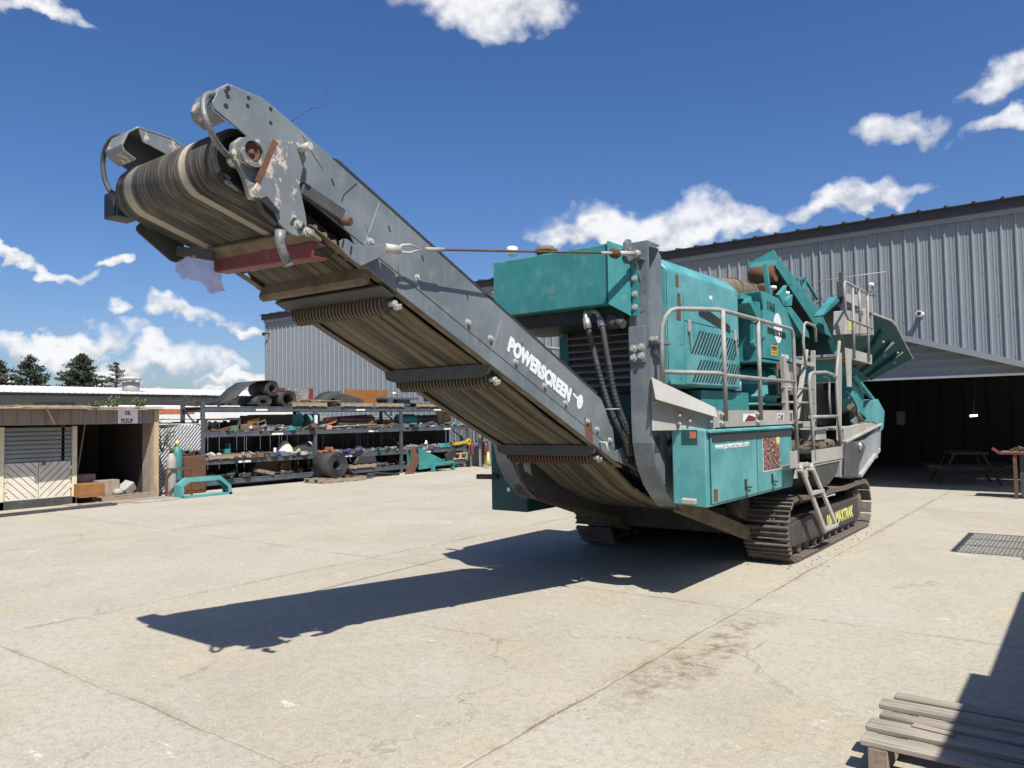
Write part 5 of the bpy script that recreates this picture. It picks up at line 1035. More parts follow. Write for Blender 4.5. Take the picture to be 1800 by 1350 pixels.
# ---- access ladder, its hoops and landing
XL = 0.08
lad = [(2.018, 2.906), (1.915, 2.431), (1.729, 2.153), (2.123, 2.915), (1.926, 2.233), (1.844, 2.0)]
lo = [(0.485, 2.026), (0.551, 1.558), (0.579, 1.119), (0.535, 2.11), (0.639, 2.135), (1.198, 2.165), (1.517, 2.145), (1.656, 2.112), (1.694, 1.673), (1.811, 1.087), (1.894, 2.595), (1.686, 2.152), (1.942, 2.4), (1.736, 1.621)]
def L3(i, x=XL): return (x, *lo[i])
ldr = P('access_ladder', MB().tube([L3(2), L3(1), L3(0), L3(3), L3(4), L3(5), L3(6), L3(7)], 0.02, 10).tube([L3(10), L3(11), L3(8), L3(9)], 0.021, 10), 'rail', None, 0)
for a_, b_ in (((XL - 0.03, lo[12][0] + 0.05, 2.45), (XL - 0.03, lo[9][0] - 0.02, 1.15)), ((XL - 0.35, lo[12][0], 2.5), (XL - 0.35, lo[9][0] + 0.05, 1.3)), ((-0.3, 1.74, 2.5), (-0.28, 1.132, 1.535))):
    P('ladder_stile', MB().bar(a_, b_, 0.03, 0.06, (1, 0, 0)), 'plate', ldr, 0.003)
for z in (1.46, 1.62, 1.80, 1.98): P('rung', MB().cyl((XL - 0.01 if z == 1.62 else XL - 0.32, lo[0][0] + 0.02, z), (XL - 0.01 if z == 1.62 else XL - 0.32, lo[9][0] - 0.03, z), 0.02 if z == 1.62 else 0.015, 10), 'rail', ldr, 0)
P('grab_hook', MB().tube([(0.04, 1.296, 2.114), (0.04, 1.478, 2.108), (0.04, 1.492, 2.031), (0.04, 1.469, 1.852), (0.04, 1.509, 1.623)], 0.015, 8), 'rail', ldr, 0)
hp_ = [(1.001, 2.224), (0.933, 2.536), (0.998, 2.752), (1.085, 2.785), (1.408, 2.775), (1.471, 2.742), (1.495, 2.576)]
P('hoop_rail', MB().tube([(-0.1, *p) for p in hp_], 0.017, 10), 'rail', None, 0)
P('back_frame', MB().bar((-0.25, 0.62, 2.35), (-0.25, 0.66, 1.55), 0.05, 0.1).bar((-0.25, 0.95, 2.32), (-0.25, 1.9, 2.30), 0.03, 0.05).box(-0.32, -0.3, 0.75, 1.15, 1.95, 2.28), 'plate', None, 0.003)
P('mud_panel', MB().box(-0.38, -0.36, 0.75, 1.75, 1.9, 2.30), 'dirt', None, 0.003)
P('landing', MB().box(-0.55, 0.07, -0.30, 0.45, 1.06, 1.10).box(-0.55, 0.085, 0.46, 1.84, 1.05, 1.075).box(0.085, 0.095, 0.46, 1.84, 1.08, 1.235).box(0.09, 0.10, -0.36, -0.10, 1.08, 1.26), 'plate', None, 0.002)
lo2 = [(0.526, 1.104), (0.688, 1.09), (0.67, 0.944), (1.052, 0.918), (1.378, 0.971), (1.607, 1.078)]
P('step_plate', MB().prism([(0.45, 1.05), (1.75, 1.07), (1.55, 0.90), (1.2, 0.80), (0.75, 0.78), (0.62, 0.86), (0.55, 0.95)], 'x', 0.06, 0.075), 'charcoal', None, 0)
# folding boarding ladder
La = [(0.1, -0.002, 1.085), (0.1, 0.872, 0.264), (0.1, 0.391, 1.074), (0.1, 1.363, 0.267)]
fo = P('boarding_ladder', MB().bar(La[0], La[1], 0.03, 0.065, (0, 1, 0)).bar(La[2], La[3], 0.03, 0.065, (0, 1, 0)), 'galv', None, 0.004)
for f in (0.40, 0.97):
    a_ = Vector(La[0]).lerp(Vector(La[1]), f); b_ = Vector(La[2]).lerp(Vector(La[3]), f); P('rung', MB().bar(a_, b_, 0.07, 0.035), 'galv', fo, 0.003)
for p in (La[0], La[2]):
    p = Vector(p); P('pivot_plate', MB().prism([(p.y, p.z + 0.04), (p.y - 0.11, p.z - 0.13), (p.y + 0.03, p.z - 0.14)], 'x', p.x - 0.05, p.x - 0.04).cyl((p.x - 0.04, p.y, p.z - 0.05), (p.x + 0.02, p.y, p.z - 0.05), 0.02, 8), 'galv', fo, 0.002)
# loose bricks and boards lying on the rear deck
m = MB()
for i in range(60):
    m.obox((rnd.uniform(-0.42, -0.02), rnd.uniform(0.4, 1.75), 1.25 + rnd.uniform(0, 0.07)), (rnd.uniform(.04, .12), rnd.uniform(.05, .25), rnd.uniform(.03, .07)), (rnd.uniform(-.3, .3), rnd.uniform(-.3, .3), rnd.uniform(0, 3)))
P('rear_deck', MB().box(-2.6, -0.02, 1.76, 4.3, 1.44, 1.47), 'plate', None, 0.003)
rd = bpy.data.objects['rear_deck']
P('small_deck', MB().box(-0.5, 0.05, 0.46, 1.78, 1.2, 1.245), 'charcoal', None, 0)
deb = tag(obj('stone_debris', m, 'dirt'), 'stones and rubble lying on the rear step of the crusher', 'rubble', kind='stuff')
solo('junction_box', MB().box(-0.09, 0.09, -0.22, 0.22, 0, 0.13), 'plate', (-0.12, 1.32, 1.33), 'pale grey metal box lying among rubble on the rear step of the crusher', 'box', bevel=0.006)
# ---- rear chassis
ch = [(2.317, 1.25), (4.535, 1.468), (4.598, 1.411), (4.559, 1.188), (4.395, 1.067), (3.08, 0.742), (2.126, 0.809), (2.162, 1.068)]
ca = P('rear_chassis', MB().prism(ch, 'x', -0.10, -0.02), 'chassis_grey', None, 0.006)
dk = [(2.358, 1.249), (4.584, 1.465), (4.135, 1.508), (3.27, 1.502), (2.361, 1.461)]
P('deck_side', MB().prism(dk, 'x', -0.06, -0.012), 'plate', ca, 0.003)
P('flange_shadow', MB().prism([(2.331, 1.239), (4.517, 1.447), (4.184, 1.387), (3.56, 1.278), (2.611, 1.237)], 'x', -0.03, -0.0145), 'black', ca, 0)  # black strip put in as the shadow below the deck side
P('deck_flange', MB().bar((-0.02, ch[0][0], ch[0][1] + 0.02), (-0.02, ch[1][0], ch[1][1] + 0.01), 0.10, 0.03), 'plate', ca, 0.004)
P('rear_chassis', MB().prism(ch, 'x', -2.70, -2.62), 'grey', None, 0.006)
pp = [(2.27, 1.252), (2.571, 1.269), (3.028, 1.262), (3.262, 1.218), (3.346, 1.163), (3.174, 1.047), (2.947, 0.93), (2.851, 0.76), (2.158, 0.828)]
pn = P('pin_plate', MB().prism(pp, 'x', 0.0, 0.03), 'pin_grey', None, 0.006)
P('chassis_web', MB().bar((-0.012, ch[3][0] - 0.25, ch[3][1] + 0.15), (-0.012, ch[4][0] - 0.35, ch[4][1] - 0.1), 0.02, 0.10, (1, 0, 0)).bar((-0.012, ch[1][0] - 0.05, ch[1][1] - 0.05), (-0.012, ch[4][0] - 0.03, ch[4][1]), 0.03, 0.05, (1, 0, 0)), 'grey', ca, 0.003)
P('chassis_web', MB().bar((-0.012, ch[4][0] - 0.02, ch[4][1] + 0.02), (-0.012, ch[5][0] + 0.02, ch[5][1] + 0.02), 0.05, 0.06, (1, 0, 0)), 'plate', ca, 0.003)
pc = (2.955, 1.193)
P('pivot_pin', MB().cyl((0.03, *pc), (0.06, *pc), 0.06, 24).cyl((0.06, *pc), (0.075, *pc), 0.028, 16), 'chrome', pn, 0.004)
rb = [(4.112, 1.855), (4.426, 1.871), (4.867, 1.683), (4.744, 1.408), (4.553, 1.364), (4.534, 1.46), (4.055, 1.514)]
P('rear_bracket', MB().prism(rb, 'x', -0.35, -0.0), 'teal_faded', None, 0.006)
rb2 = [(3.32, 2.212), (4.04, 2.012), (3.87, 1.763), (4.069, 1.577), (3.634, 1.671), (3.275, 1.701), (3.212, 1.878)]
P('rear_side_plate', MB().prism(rb2, 'x', -0.25, -0.1), 'teal_mid', None, 0.005)
P('rear_rail', MB().bar((-0.05, 3.136, 2.21), (-0.05, 4.322, 1.858), 0.05, 0.06), 'teal_mid', None, 0.004)
P('cylinder', MB().cyl((-0.12, 3.2, 1.75), (-0.15, 4.0, 1.5), 0.05, 12).cyl((-0.12, 3.7, 1.5), (-0.12, 4.1, 1.5), 0.03, 10), 'dirt', None, 0)
P('black_hose', MB().tube([(-0.05, 2.701, 1.954), (-0.05, 2.999, 1.873), (-0.05, 3.216, 1.759), (-0.05, 3.284, 1.612), (-0.05, 3.322, 1.465)], 0.015, 8), 'hose', None, 0)
P('gusset', MB().prism([(2.979, 1.543), (3.253, 1.605), (3.443, 1.463), (3.17, 1.453)], 'x', -0.08, -0.05), 'grey', None, 0)
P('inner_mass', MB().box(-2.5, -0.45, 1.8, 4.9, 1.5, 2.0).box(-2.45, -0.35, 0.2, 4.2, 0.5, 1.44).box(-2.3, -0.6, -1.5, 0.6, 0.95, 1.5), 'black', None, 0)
P('crossbeam', MB().box(-2.2, -0.52, -0.1, 0.25, 0.30, 0.60).box(-2.2, -0.52, 0.5, 3.2, 0.35, 0.55), 'frame_dark', None, 0.01)
P('chassis_beam', MB().bar((-0.62, -1.6, 0.78), (-0.44, 0.1, 0.25), 0.10, 0.14), 'dirt', None, 0.01)
P('chassis_beam', MB().bar((-2.15, -2.2, 0.95), (-2.1, 0.1, 0.28), 0.06, 0.14), 'dirt', None, 0.01)
P('feed_end_frame', MB().prism([(-2.44, 1.30), (-2.3, 1.02), (-1.9, 0.78), (-0.2, 0.42), (-0.2, 0.60), (-1.7, 0.95), (-2.2, 1.28)], 'x', XF - 0.12, XF - 0.09), 'charcoal', None, 0.003)
P('cross_tube', MB().cyl((-0.6, -0.3, 0.65), (-0.42, -0.3, 0.65), 0.14, 20), 'frame_dark', None, 0)
P('dark_hoses', MB().tube([(-0.9, -2.2, 1.25), (-0.8, -1.9, 1.1), (-0.7, -1.5, 1.05), (-0.6, -1.0, 0.95)], 0.03, 10).tube([(-1.9, -2.0, 1.2), (-1.7, -1.8, 1.0), (-1.5, -1.5, 1.05), (-1.2, -1.2, 0.9)], 0.025, 10).ring((-0.68, -2.2, 1.2), (-0.64, -2.2, 1.2), 0.09, 0.06, 16), 'hose', None, 0)
m = MB()
for i in range(14): 
    x_ = rnd.uniform(-2.0, -0.9); m.tube([(x_, rnd.uniform(-1.9, -1.3), rnd.uniform(.95, 1.25)), (x_ + rnd.uniform(-.3, .3), rnd.uniform(-1.4, -.9), rnd.uniform(.75, 1.0)), (x_ + rnd.uniform(-.3, .3), -0.6, rnd.uniform(.7, .9))], rnd.uniform(.012, .03), 7)
P('pipe_bundle', m, 'hose', None, 0)
# far side cabinet seen under the conveyor
fcab = P('far_cabinet', MB().box(-2.85, -2.35, -1.75, 0.2, 0.62, 1.45).box(-2.84, -2.36, -1.76, 0.2, 1.5, 1.9), 'teal_dark', None, 0.006)
P('reflector', MB().cyl((-2.6, -1.751, 0.86), (-2.6, -1.757, 0.86), 0.025, 16), 'white', fcab, 0)
P('foot_step', MB().cyl((-2.75, -1.76, 1.0), (-2.98, -1.85, 1.0), 0.03, 10), 'charcoal', fcab, 0)
# ---- crawler tracks
def side_profile():
    """closed (y, z) line of the track chain, front at y=0, rear sprocket at y=3.5"""
    pts = []; rf, rr2 = 0.33, 0.31; yf, zf2 = 0.17, 0.365; yr, zr = 3.38, 0.345
    for k in range(13): a = -math.pi / 2 - math.pi * k / 12; pts.append((yf + rf * math.cos(a), zf2 + rf * math.sin(a)))
    pts += [(0.6, 0.672), (1.1, 0.655), (1.7, 0.662), (2.3, 0.64), (2.9, 0.655)]
    for k in range(13): a = math.pi / 2 - math.pi * k / 12; pts.append((yr + rr2 * math.cos(a), zr + rr2 * math.sin(a)))
    pts += [(yf, 0.035)]
    return [Vector(p) for p in pts]
prof = side_profile()
L_ = [(prof[i + 1] - prof[i]).length for i in range(len(prof) - 1)]; TT = sum(L_)
sm_ = MB().box(-0.25, 0.25, -0.076, 0.076, -0.012, 0.008)
for yy in (-0.062, 0.0, 0.06): sm_.prism([(yy - 0.012, 0.010), (yy + 0.012, 0.010), (yy + 0.007, 0.040), (yy - 0.007, 0.040)], 'x', -0.25, 0.25)
sm_.box(-0.09, -0.04, -0.07, 0.07, -0.07, -0.012).box(0.04, 0.09, -0.07, 0.07, -0.07, -0.012)
for bx_ in (-0.085, -0.045, 0.045, 0.085): sm_.cyl((bx_, 0.03, 0.01), (bx_, 0.03, 0.022), 0.012, 6); sm_.cyl((bx_, -0.032, 0.01), (bx_, -0.032, 0.022), 0.012, 6)
shoe = mesh_of('track_shoe', sm_, 'track', 0.002)
def track(xc):
    s = 1 if xc > -1 else -1
    fr = P('track_frame', MB().prism([(0.0, 0.19), (0.05, 0.44), (0.30, 0.48), (3.20, 0.46), (3.24, 0.14), (2.9, 0.11), (0.35, 0.14)], 'x', xc - 0.17, xc + 0.17).prism([(0.02, 0.17), (0.05, 0.42), (0.62, 0.46), (3.18, 0.455), (3.2, 0.16), (2.9, 0.14), (0.35, 0.16)], 'x', xc + s * 0.171, xc + s * 0.195), 'frame_dark', None, 0.012)
    n = int(round(TT / 0.172)); step = TT / n
    for k in range(n):
        sdist = step * k; i = 0
        while i < len(L_) - 1 and sdist > L_[i]: sdist -= L_[i]; i += 1
        d = (prof[i + 1] - prof[i]).normalized(); c = prof[i] + d * sdist
        o = bpy.data.objects.new('track_shoe', shoe); COL.objects.link(o); o.parent = fr
        o.location = Vector((xc, c.x, c.y)) - wloc(fr); o.rotation_euler.x = math.atan2(d.y, d.x)
    P('sprocket', MB().lathe([(0.10, -0.14), (0.24, -0.10), (0.24, 0.10), (0.14, 0.16), (0, 0.16)], (xc, 3.38, 0.345), 18, 'x'), 'track', fr, 0)
    P('idler_wheel', MB().lathe([(0.08, -0.1), (0.26, -0.08), (0.26, 0.08), (0.08, 0.1)], (xc, 0.17, 0.365), 24, 'x'), 'track', fr, 0)
    for k in range(9): P('track_roller', MB().lathe([(0.05, -0.16), (0.075, -0.15), (0.075, 0.15), (0.05, 0.16)], (xc, 0.5 + k * 0.32, 0.115), 14, 'x'), 'track', fr, 0)
    return fr
tf = track(-0.25); track(-2.47)
P('frame_seam', MB().box(-0.055, -0.052, 0.66, 0.69, 0.16, 0.46).box(-0.055, -0.052, 1.12, 1.15, 0.15, 0.46), 'black', tf, 0)
text('lettering', '1000 MAXTRAK', 0.205, (-0.0515, 1.50, 0.225), (0, 1, 0.0), (0, 0, 1), 'letter_yellow', tf, sx=0.92, bold=0.008)

# ================================================================ THE YARD
# ---- long pallet rack along x = -15, bays towards +y
RX, RDP = -15.0, 0.92
posts = [2.0, 5.47, 8.88, 12.15]
SH = [(0.25, 'bottom'), (0.76, 'second'), (1.45, 'third'), (2.10, 'top')]
rk = thing('pallet_rack', (RX, 2.0, 0), 'long dark blue grey steel pallet rack loaded with machine parts, left side of yard', 'rack')
up0 = None
for y in posts:
    for x in (RX, RX - RDP):
        m = MB().box(x - 0.08, x, y - 0.045, y + 0.045, 0, 2.2); 
        u = obj('upright', m, 'rack', rk, 0.004)
        hm = MB(); z = 0.1
        while z < 2.15: hm.box(x + 0.0005, x + 0.0015, y - 0.02, y - 0.005, z, z + 0.025); hm.box(x + 0.0005, x + 0.0015, y + 0.008, y + 0.022, z, z + 0.025); z += 0.076
        if x == RX: obj('slot_row', hm, 'black', u)
    m = MB(); z = 0.2
    for a, b in ((0.25, 0.85), (0.85, 1.45), (1.45, 2.05)): m.bar((RX - 0.06, y, a), (RX - RDP - 0.02, y, b), 0.03, 0.03)
    m.bar((RX - 0.06, y, 0.25), (RX - RDP, y, 0.25), 0.03, 0.03).bar((RX - 0.06, y, 2.0), (RX - RDP, y, 2.0), 0.03, 0.03)
    obj('frame_brace', m, 'rack', rk)
for i in range(3):
    for z, nm in SH:
        dz = (0, -0.03, -0.05)[i] if nm in ('second',) else 0
        for x in (RX, RX - RDP):
            m = MB().box(x - 0.055, x - 0.005, posts[i] + 0.046, posts[i + 1] - 0.046, z - 0.13 + dz, z - 0.03 + dz).box(x - 0.05, x + 0.0, posts[i] + 0.046, posts[i + 1] - 0.046, z - 0.03 + dz, z + dz)
            obj('beam', m, 'rack', rk, 0.004)
        obj('shelf_deck', MB().box(RX - RDP + 0.01, RX - 0.057, posts[i] + 0.05, posts[i + 1] - 0.05, z - 0.03 + dz, z - 0.008 + dz), 'charcoal' if nm == 'bottom' else 'dirt', rk)
        lm = MB().box(RX + 0.001, RX + 0.003, posts[i] + (1.45, 0.98, 2.0, 1.5)[SH.index((z, nm))], posts[i] + (1.45, 0.98, 2.0, 1.5)[SH.index((z, nm))] + 0.36, z - 0.115 + dz, z - 0.065 + dz)
        if nm != 'bottom': obj('shelf_label', lm, 'paper', rk)
obj('shelf_label', MB().box(RX + 0.001, RX + 0.003, 5.42, 5.53, 1.62, 1.86), 'paper', rk)

# ---- dark slatted fence behind the rack, light slatted fence by the gas bottles
sf = thing('slatted_fence', (RX - 1.3, 2.0, 0), 'dark slatted fence behind the pallet rack, light showing through its gaps', 'fence')
m = MB(); y = 1.2
while y < 12.4:
    w = rnd.uniform(0.055, 0.085); m.box(RX - 1.31, RX - 1.30, y, y + w, 0.05, 1.72 + rnd.uniform(-.02, .02)); y += w + rnd.choice([0.001, 0.003, 0.006, 0.010])
obj('slats', m, 'black', sf)
m = MB()
for k in range(6): m.cyl((RX - 1.34, 1.2 + k * 2.2, 0), (RX - 1.34, 1.2 + k * 2.2, 1.85), 0.03, 8)
m.cyl((RX - 1.34, 1.2, 1.8), (RX - 1.34, 12.3, 1.8), 0.02, 8)
obj('fence_rail', m, 'galv', sf)
lf = thing('chain_link_fence', (RX + 0.05, 1.1, 0), 'pale slatted chain link fence between the oil shed and the rack', 'fence')
m = MB(); y = 0.45
while y < 1.95: m.box(-15.06, -15.05, y, y + 0.085, 0.05, 1.62 + 0.05 * math.sin(y * 5)); y += 0.093
obj('slats', m, 'white', lf)
m = MB(); y = -1.2
while y < 2.0:
    for s in (1, -1):
        a = (y, 0.05) if s > 0 else (y, 1.65); b = (y + 1.35, 1.65) if s > 0 else (y + 1.35, 0.05)
        a_, b_ = Vector(a), Vector(b)
        if b_.x > 0.45 and a_.x < 1.95:
            t0 = max(0, (0.45 - a_.x) / (b_.x - a_.x)); t1 = min(1, (1.95 - a_.x) / (b_.x - a_.x)); p = a_.lerp(b_, t0); q_ = a_.lerp(b_, t1)
            if t1 > t0 and s > 0: m.bar((-15.04, p.x, p.y), (-15.04, q_.x, q_.y), 0.012, 0.012)
    y += 0.085
obj('chain_link', m, 'charcoal', lf)
obj('fence_rail', MB().cyl((-15.08, 0.45, 1.66), (-15.08, 1.95, 1.66), 0.022, 8).cyl((-15.08, 1.95, 0), (-15.08, 1.95, 1.75), 0.03, 8), 'galv', lf)

# ---- pallets
def pallet(loc, label, rz=0.0, L=1.15, Wd=1.0, mat='pallet_y', group=None, deck='pallet_y'):
    t = thing('pallet', loc, label, 'pallet', group, rz)
    for k in range(3): obj('stringer', MB().box(-Wd / 2 + k * (Wd - 0.045) / 2, -Wd / 2 + k * (Wd - 0.045) / 2 + 0.045, -L / 2, L / 2, 0.018, 0.105), mat, t, local=True)
    n = 6
    for k in range(n):
        y = -L / 2 + k * (L - 0.10) / (n - 1); obj('deck_board', MB().box(-Wd / 2, Wd / 2, y, y + 0.10, 0.106, 0.124), deck, t, local=True)
    for y in (-L / 2, -0.05, L / 2 - 0.10): obj('bottom_board', MB().box(-Wd / 2, Wd / 2, y, y + 0.10, 0, 0.017), deck, t, local=True)
    return t
ZT = 2.10
pallet((-14.25, 5.55, 0), 'pallet on the ground under the big coil of rubber belt', 0, 1.55, 0.8)
pallet((-15.46, 5.25, ZT), 'pallet on top of the rack beside the open ended belt rolls', 0, 1.2)
pallet((-15.46, 7.0, ZT), 'pallet on top of the rack beneath the tilted dark steel plates', 0, 1.25)
pallet((-15.46, 8.35, ZT), 'pallet on top of the rack holding up the orange brown board', 0, 1.2)
pallet((-15.46, 10.25, ZT), 'pallet on top of the rack near the warehouse, carrying a thin rusty sheet', 0, 1.4)
pallet((-15.46, 2.75, 0.76), 'pallet with a small teal bracket on the second shelf of the rack', 0, 1.25)
pallet((-15.46, 6.9, 0.25), 'pallet under a dark plastic tank on the lowest shelf', 0, 1.6)
pallet((-14.55, -0.35, 0.02), 'old pallet on the floor of the open oil shed bay', 0, 1.0, 0.9)
pallet((-14.9, -1.75, 1.98), 'pallet lying on the roof of the oil shed', 0, 1.3, 0.9)

# ---- rolls of conveyor belt
def spiral(r0, r1, turns, flat=1.0, n=26):
    pts = []; N = int(n * turns)
    for k in range(N + 1):
        a = 2 * math.pi * turns * k / N; r = r0 + (r1 - r0) * k / N; pts.append((r * math.cos(a), r * math.sin(a) * flat))
    return pts
def belt_roll(loc, label, r0, r1, turns, W_, flat=1.0, tail=None, rz=0.0, phase=0.0):
    pts = spiral(r0, r1, turns, flat); c, s = math.cos(phase), math.sin(phase)
    pts = [(p[0] * c - p[1] * s, p[0] * s + p[1] * c) for p in pts]
    zmin = min(p[1] for p in pts); pts = [(p[0], p[1] - zmin) for p in pts]
    if tail: pts += tail
    return solo('belt_roll', MB().strip(pts, 'x', -W_, 0, 0.016, True), 'rubber', loc, label, 'belt roll', 'rolls of old conveyor belt', rz)
belt_roll((-13.95, 5.35, 0.125), 'big coil of ribbed rubber belt on the ground pallet in front of the rack', 0.13, 0.36, 6.5, 0.75, 0.95, [(0.5, 0.12), (0.72, 0.02)], R(-6), -math.pi / 2)
belt_roll((-15.05, 3.78, ZT), 'flattened belt roll at the bottom left of the stack on the rack', 0.10, 0.25, 4.3, 0.85, 0.62)
belt_roll((-15.02, 4.55, ZT), 'open ended belt roll at the right of the stack on the rack', 0.17, 0.27, 3.3, 0.85, 0.85)
belt_roll((-15.05, 4.06, ZT + 0.30), 'belt roll lying on top with a long flap hanging down to the left', 0.11, 0.21, 3.5, 0.85, 0.95, [(-0.25, 0.40), (-0.55, 0.36), (-0.85, 0.18), (-1.15, -0.10), (-1.45, -0.22)], 0, math.pi * 0.5 - math.pi)
belt_roll((-15.1, 10.85, ZT + 0.22), 'thin dark roll on top of the rack close to the warehouse', 0.04, 0.12, 5, 0.7, 1.0)

# ---- big things on top of the rack
def part_box(name, loc, size, mat, label, cat, rot=(0, 0, 0), bevel=0.01, group=None):
    o = obj(name, MB().obox((0, 0, size[2] / 2), size), mat, None, bevel); o.location = loc; o.rotation_euler = rot
    return tag(o, label, cat, group)
db = thing('steel_bin', (-15.75, 4.95, ZT + 0.12), 'battered steel bin with faded red lettering standing behind the belt rolls', 'bin')
obj('bin_wall', MB().box(-0.3, 0.3, -0.62, 0.78, 0, 0.012).box(0.29, 0.3, -0.62, 0.78, 0.012, 0.42).box(-0.3, -0.29, -0.62, 0.78, 0.012, 0.42).box(-0.289, 0.289, -0.62, -0.61, 0.012, 0.42).box(-0.289, 0.289, 0.77, 0.78, 0.012, 0.42), 'grey_worn', db, local=True)
for ya, yb_ in ((-0.50, -0.2), (0.62, 0.78)): obj('rust_panel', MB().box(0.301, 0.306, ya, yb_, 0.05, 0.42), 'oxide_red', db, local=True)
tx = text('lettering', 'AT', 0.2, (-15.75 + 0.308, 4.86, ZT + 0.30), (0, 1, 0), (0, 0, 1), 'oxide_red', db, sx=0.9, bold=0.01)
m = MB().prism([(-0.9, 0), (0.55, 0), (0.75, 0.10), (0.35, 0.24), (-0.25, 0.36), (-0.55, 0.30), (-0.8, 0.12)], 'x', -0.4, -0.37).prism([(-0.9, 0.02), (-0.2, 0.33), (-0.12, 0.35), (-0.3, 0.2), (-0.7, 0.02)], 'x', -0.36, 0.05).prism([(-0.2, 0.0), (0.72, 0.0), (0.74, 0.08), (0.3, 0.2), (-0.15, 0.28)], 'x', 0.02, 0.06)
solo('chute_plates', m, 'charcoal', (-15.3, 6.75, ZT + 0.13), 'tilted dark steel chute plates resting on the rack left of the orange board', 'steel plates')
solo('particle_board', MB().obox((0, 0, 0.22), (0.03, 1.80, 0.44), (0, 0.1, 0)), 'osb', (-15.5, 7.85, ZT + 0.11), 'orange brown wooden board standing on edge on top of the rack', 'board')
sb = MB().box(-0.2, 0.2, -0.75, 0.75, 0.20, 0.26).box(-0.12, 0.12, -0.1, 0.45, -0.02, 0.20).box(-0.2, 0.2, -0.6, -0.4, 0.05, 0.20)
solo('welded_stand', sb, 'rack', (-15.3, 9.0, ZT + 0.05), 'grey steel T shaped stand lying on the rack right of the orange board', 'stand')
solo('rusty_sheet', MB().box(-0.4, 0.4, -0.75, 0.7, 0, 0.01), 'rust', (-15.4, 10.2, ZT + 0.125), 'thin rusty sheet lying on the right hand pallet on the rack', 'steel sheet')
m = MB()
for k in range(26):
    a = Vector((rnd.uniform(-.4, .4), rnd.uniform(-1.0, 1.0), rnd.uniform(0.0, 0.3))); m.bar(a, a + Vector((rnd.uniform(-.2, .2), rnd.uniform(-.6, .6), rnd.uniform(-.05, .1))), rnd.uniform(.02, .07), .02)
o = obj('scrap_heap', m, 'charcoal'); o.location = (-15.4, 2.4, ZT); tag(o, 'tangle of dark scrap bars on the left end of the rack top', 'scrap', kind='stuff')
m = MB()
for k in range(5): m.bar((rnd.uniform(-.3, .3), -0.6, 0.01 + 0.015 * k), (rnd.uniform(-.3, .3), 0.7, 0.02 + 0.015 * k), 0.09, 0.014)
solo('loose_planks', m, 'bare_wood', (-15.35, 5.75, ZT + 0.13), 'few loose planks on the rack top between the steel bin and dark plates', 'planks')

# ---- shelf contents: each a thing of its own
def lump(r, n=3): return MB().lathe([(r * 0.7, 0), (r, r * 0.3), (r * 0.9, r * 0.8), (r * 0.4, r * 1.1), (0, r * 1.1)], (0, 0, 0), 10)
def put(name, mb, mat, y, z, label, cat, x=-15.28, rz=0.0, bevel=0.004, group=None):
    o = obj(name, mb, mat, None, bevel); o.location = (x, y, z); o.rotation_euler.z = rz
    return tag(o, label, cat, group)
Z3, Z2, Z1 = 1.45, 0.76, 0.25
put('wooden_block', MB().obox((0, 0, 0.1), (0.25, 0.38, 0.12), (0.2, 0.1, 0)).box(-0.02, 0.02, -0.02, 0.02, 0, 0.05), 'osb', 3.55, Z3 + 0.17, 'tilted orange brown wooden block on the third shelf', 'block')
put('engine_cover', MB().prism([(-0.6, 0), (0.6, 0), (0.5, 0.12), (0.1, 0.2), (-0.4, 0.14)], 'x', -0.2, 0.2), 'dirt', 3.25, Z3, 'dusty pinkish casting on the third shelf left of the wooden block', 'casting')
put('angular_rack_part', MB().box(-.2, .2, -.5, -.44, 0, .32).box(-.2, .2, .44, .5, 0, .32).box(-.2, .2, -.5, .5, .3, .34), 'charcoal', 2.6, Z3, 'dark angular machine part at the left end of the third shelf', 'machine part')
put('pipe_stack', MB().cyl((0, -0.5, 0.05), (0.1, 0.5, 0.06), 0.04, 10).cyl((0.1, -0.45, 0.05), (-0.1, 0.55, 0.12), 0.035, 10).cyl((-0.05, -0.4, 0.14), (0.05, 0.3, 0.13), 0.03, 10), 'galv', 4.25, Z3, 'pale steel pipes stacked on the third shelf left of centre', 'pipes')
put('wire_basket', MB().tube([(0, -.25, 0.02), (0, -.25, .25), (0, .25, .25), (0, .25, .02), (0, -.25, .02)], .012, 6).tube([(.15, 0, 0), (.15, -.12, .2), (.15, .12, .3), (.15, .2, .02)], .01, 6), 'bare_wood', 3.75, Z3, 'bent wire loop beside the wooden block on the third shelf', 'wire loop')
put('radiator_stack', MB().box(-.3, .2, -.55, .55, 0, .42).box(.2, .23, -.5, .5, .05, .09).box(.2, .23, -.5, .5, .15, .19).box(.2, .23, -.5, .5, .25, .29), 'black', 4.4, Z3 + 0.02, 'black slatted radiator stack at the back of the third shelf', 'radiator', x=-15.6)
put('cardboard_box', MB().box(-.18, .18, -.3, .3, 0, .42), 'osb', 3.9, Z3, 'brown cardboard box at the back of the third shelf', 'box', x=-15.7)
put('teal_housing', MB().lathe([(.22, 0), (.24, .1), (.24, .42), (.18, .46), (0, .46)], (0, 0, 0), 20), 'teal', 5.75, Z3, 'rounded teal housing just right of the second rack upright', 'housing', x=-15.55)
put('teal_housing', MB().box(-.15, .15, -.18, .18, 0, .45), 'teal', 5.18, Z3, 'square teal housing just left of the second rack upright', 'housing', x=-15.6)
put('hydraulic_cylinder', MB().cyl((0, -.9, .3), (0, .75, .38), .05, 14).cyl((0, .75, .38), (0, 1.0, .39), .03, 10), 'salmon', 7.0, Z3, 'long faded red hydraulic cylinder lying across the third shelf', 'cylinder', x=-15.4)
put('angle_brace', MB().bar((0, -.5, .02), (0, .2, .26), .06, .05).bar((0, -.55, .02), (0.1, .1, .2), .05, .04), 'salmon', 6.25, Z3 + 0.02, 'faded red angled braces leaning on the third shelf', 'brace')
